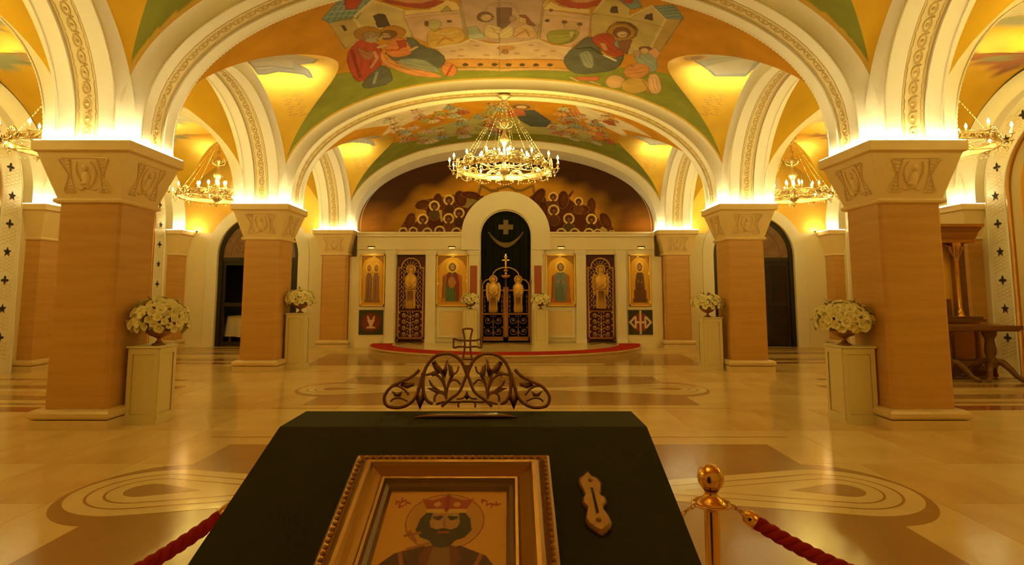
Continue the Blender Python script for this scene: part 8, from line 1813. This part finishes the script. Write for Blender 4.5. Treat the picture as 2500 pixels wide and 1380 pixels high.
# ------------------------------------------------------------------ rope barrier
def stanchion(label, x, y):
    t = thing('stanchion', label, 'stanchion', (x, y, 0), 0, 'brass rope stanchions')
    MB().lathe([(.001, 0), (.16, 0), (.16, .012), (.15, .022), (.06, .045), (.036, .06)], 28).build('stanchion_foot', M['brass'], t)
    MB().lathe([(.029, .05), (.029, .82)], 20).build('post', M['brass'], t)
    MB().lathe([(.030, .805), (.045, .812), (.060, .826), (.062, .833), (.048, .841), (.038, .850), (.027, .860), (.023, .870), (.030, .882)], 22).build('collar', M['brass'], t)
    MB().ball((0, 0, .926), (.051, .051, .052), 24, 14).build('ball_finial', M['brass'], t)
    r = MB(); r.tube([(.074 * math.cos(2 * PI * i / 24), .074 * math.sin(2 * PI * i / 24), .83) for i in range(25)], .0045, 6, False)
    for k in range(3):
        a = 2 * PI * k / 3 + .5; r.tube([(.03 * math.cos(a), .03 * math.sin(a), .83), (.074 * math.cos(a), .074 * math.sin(a), .83)], .004, 5)
    r.build('hook_ring', M['brass'], t)
    return t
def rope(label, A, B, sag, r=.025):
    A, B = Vector(A), Vector(B); t = thing('velvet_rope', label, 'rope', tuple(A), 0, 'red barrier ropes')
    def P(u):
        p = A.lerp(B, u); p.z -= sag * 4 * u * (1 - u); return p - A
    u0, u1 = .055, .945
    # twisted rope: three strands wound round the line
    L = (B - A).length; turns = L / .11; n = int(L / .012); rp = MB()
    fr = []
    for i in range(n + 1):
        u = u0 + (u1 - u0) * i / n; p = P(u); T = (P(min(1, u + .01)) - P(max(0, u - .01))).normalized()
        a = T.cross(Vector((0, 0, 1))).normalized(); b_ = a.cross(T); fr.append((p, a, b_, u))
    for s_ in range(3):
        pts = []
        for p, a, b_, u in fr:
            th = 2 * PI * (turns * u + s_ / 3); pts.append(p + (a * math.cos(th) + b_ * math.sin(th)) * r * .52)
        rp.tube(pts, r * .62, 7)
    rp.build('rope_strands', M['rope'], t)
    for u_a, u_b in ((.030, .062), (.97, .938)):
        b = MB(); p, q = P(u_a), P(u_b)
        b.tube([p, p.lerp(q, .15), p.lerp(q, .5), q], [r * .5, r * 1.05, r * 1.15, r * 1.2], 10); b.build('end_cap', M['brass'], t)
    for u_a, u_b in ((0, .032), (1, .968)):
        b = MB(); p, q = P(u_a), P(u_b); m = 3; d = (q - p)
        for k in range(m):
            c = p + d * ((k + .5) / m); ax = d.normalized(); o_ = ax.cross(Vector((0, 0, 1))).normalized() if k % 2 else Vector((0, 0, 1)); l = d.length / m * .72
            b.tube([c + ax * l * math.cos(2 * PI * i / 12) + o_ * .008 * math.sin(2 * PI * i / 12) for i in range(13)], .0028, 5, False)
        b.build('hook_chain', M['brass'], t)
    return t
SXR, SYR = .915, 2.44
SXL, SYL = -.87, 2.60
stanchion('brass stanchion with ball top right of the lectern', SXR, SYR)
stanchion('brass stanchion hidden behind the left of the lectern', SXL, SYL)
rope('red twisted rope leading right from the brass stanchion', (SXR + .07, SYR - .03, .83), (2.2, 1.8, .83), .20)
rope('red twisted rope leading left from behind the lectern', (SXL - .07, SYL - .03, .83), (-2.4, 1.4, .83), .30)
rope('red twisted rope slung behind the lectern, its hook on the right stanchion', (SXR - .07, SYR - .02, .83), (SXL + .07, SYL - .02, .83), .30)

# ------------------------------------------------------------------ shrine and table in the right aisle
sh = thing('icon_shrine', 'gilded wooden icon shrine with slim column against the right aisle pilaster', 'shrine', (8.95, 12.35, 0))
b = MB(); b.box(-.75, .72, -.28, .28, 0, .10); b.box(-.70, .67, -.24, .24, .10, .20); b.build('shrine_base', M['wood'], sh)
b = MB(); b.box(-.66, .63, -.20, .22, .20, 1.06); b.build('lower_cabinet', M['gilt'], sh)
for a, c in ((-.6, -.05), (.02, .57)):
    b = MB(); b.box(a, a + .05, -.225, -.20, .28, .98); b.box(c - .05, c, -.225, -.20, .28, .98); b.box(a, c, -.225, -.20, .28, .33); b.box(a, c, -.225, -.20, .93, .98); b.build('cabinet_panel', M['wood'], sh)
b = MB(); b.box(-.74, .71, -.28, .26, 1.06, 1.12); b.box(-.70, .67, -.25, .24, 1.12, 1.17); b.build('ledge', M['wood'], sh)
b = MB(); b.box(-.60, .42, .14, .20, 1.17, 2.66); b.build('icon_board', M['goldwall'], sh)
b = MB(); b.box(.46, .62, .05, .22, 1.17, 2.66); b.build('side_pier', M['wood'], sh); b = MB(); b.box(-.72, -.62, .05, .22, 1.17, 2.66); b.build('side_pier', M['wood'], sh)
b = MB(); b.box(.38, .44, .02, .20, 1.17, 2.66); b.build('gilt_pier', M['gilt'], sh)
for x in (.30, -.52):
    b = MB(); b.lathe([(.075, 1.17), (.075, 1.20), (.05, 1.22), (.062, 1.26), (.045, 1.30), (.038, 1.34), (.036, 1.9), (.033, 2.30), (.046, 2.32), (.036, 2.35), (.05, 2.38), (.075, 2.45), (.09, 2.55), (.10, 2.62), (.10, 2.66)], 14, (x, -.14, 0)); b.build('column', M['brass'], sh)
    b = MB()
    for k in range(6):
        a = 2 * PI * k / 6
        b.tube([(x + q * math.cos(a), -.14 + q * math.sin(a), z) for q, z in ((.04, 2.36), (.075, 2.44), (.12, 2.52), (.13, 2.57), (.10, 2.58))], [.016, .022, .020, .014, .018], 5)
    b.build('leaf_capital', M['gilt'], sh)
b = MB(); b.tube([(-.20 + .42 * math.cos(PI * i / 16) + .1, -.14, 2.40 + .24 * math.sin(PI * i / 16)) for i in range(17)], .02, 6); b.build('carved_arch', M['gilt'], sh)
b = MB(); b.box(-.76, .62, -.24, .26, 2.66, 2.74); b.frus((-.78, .63, -.26, .26), (-.80, .66, -.30, .26), 2.74, 2.84); b.frus((-.80, .66, -.30, .26), (-.84, .72, -.36, .26), 2.86, 2.96); b.box(-.86, .74, -.38, .26, 2.97, 3.03); b.box(-.80, .66, -.30, .26, 2.84, 2.86); b.box(-.82, .70, -.34, .26, 2.96, 2.97)
b.build('cornice', M['gilt'], sh)
b = MB(); b.box(-.1, .16, -.10, -.04, 1.17, 1.52); b.build('small_icon', M['wood'], sh)

tb = thing('trestle_table', 'dark carved wooden table with splayed feet in the right aisle', 'table', (9.25, 11.55, 0))
b = MB(); b.box(-1.2, .40, -.34, .34, .955, 1.035); b.box(-1.16, .36, -.30, .30, .93, .955); b.build('table_top', M['wood'], tb)
for x in (.02, -.82):
    b = MB(); b.lathe([(.13, .95), (.12, .86), (.075, .76), (.095, .62), (.10, .52), (.07, .44), (.11, .38), (.12, .30), (.09, .24), (.03, .20)], 14, (x, 0, 0)); b.build('pedestal_leg', M['wood'], tb)
    for a in (PI * .25, PI * .75, -PI * .25, -PI * .75):
        b = MB(); b.tube([(x + q * math.cos(a), q * math.sin(a), z) for q, z in ((.05, .36), (.16, .34), (.28, .22), (.36, .10), (.46, .045), (.50, .05))], [.055, .062, .055, .045, .045, .035], 8); b.build('foot', M['wood'], tb)
b = MB(); b.box(-.82, .02, -.03, .03, .30, .36); b.build('stretcher', M['wood'], tb)
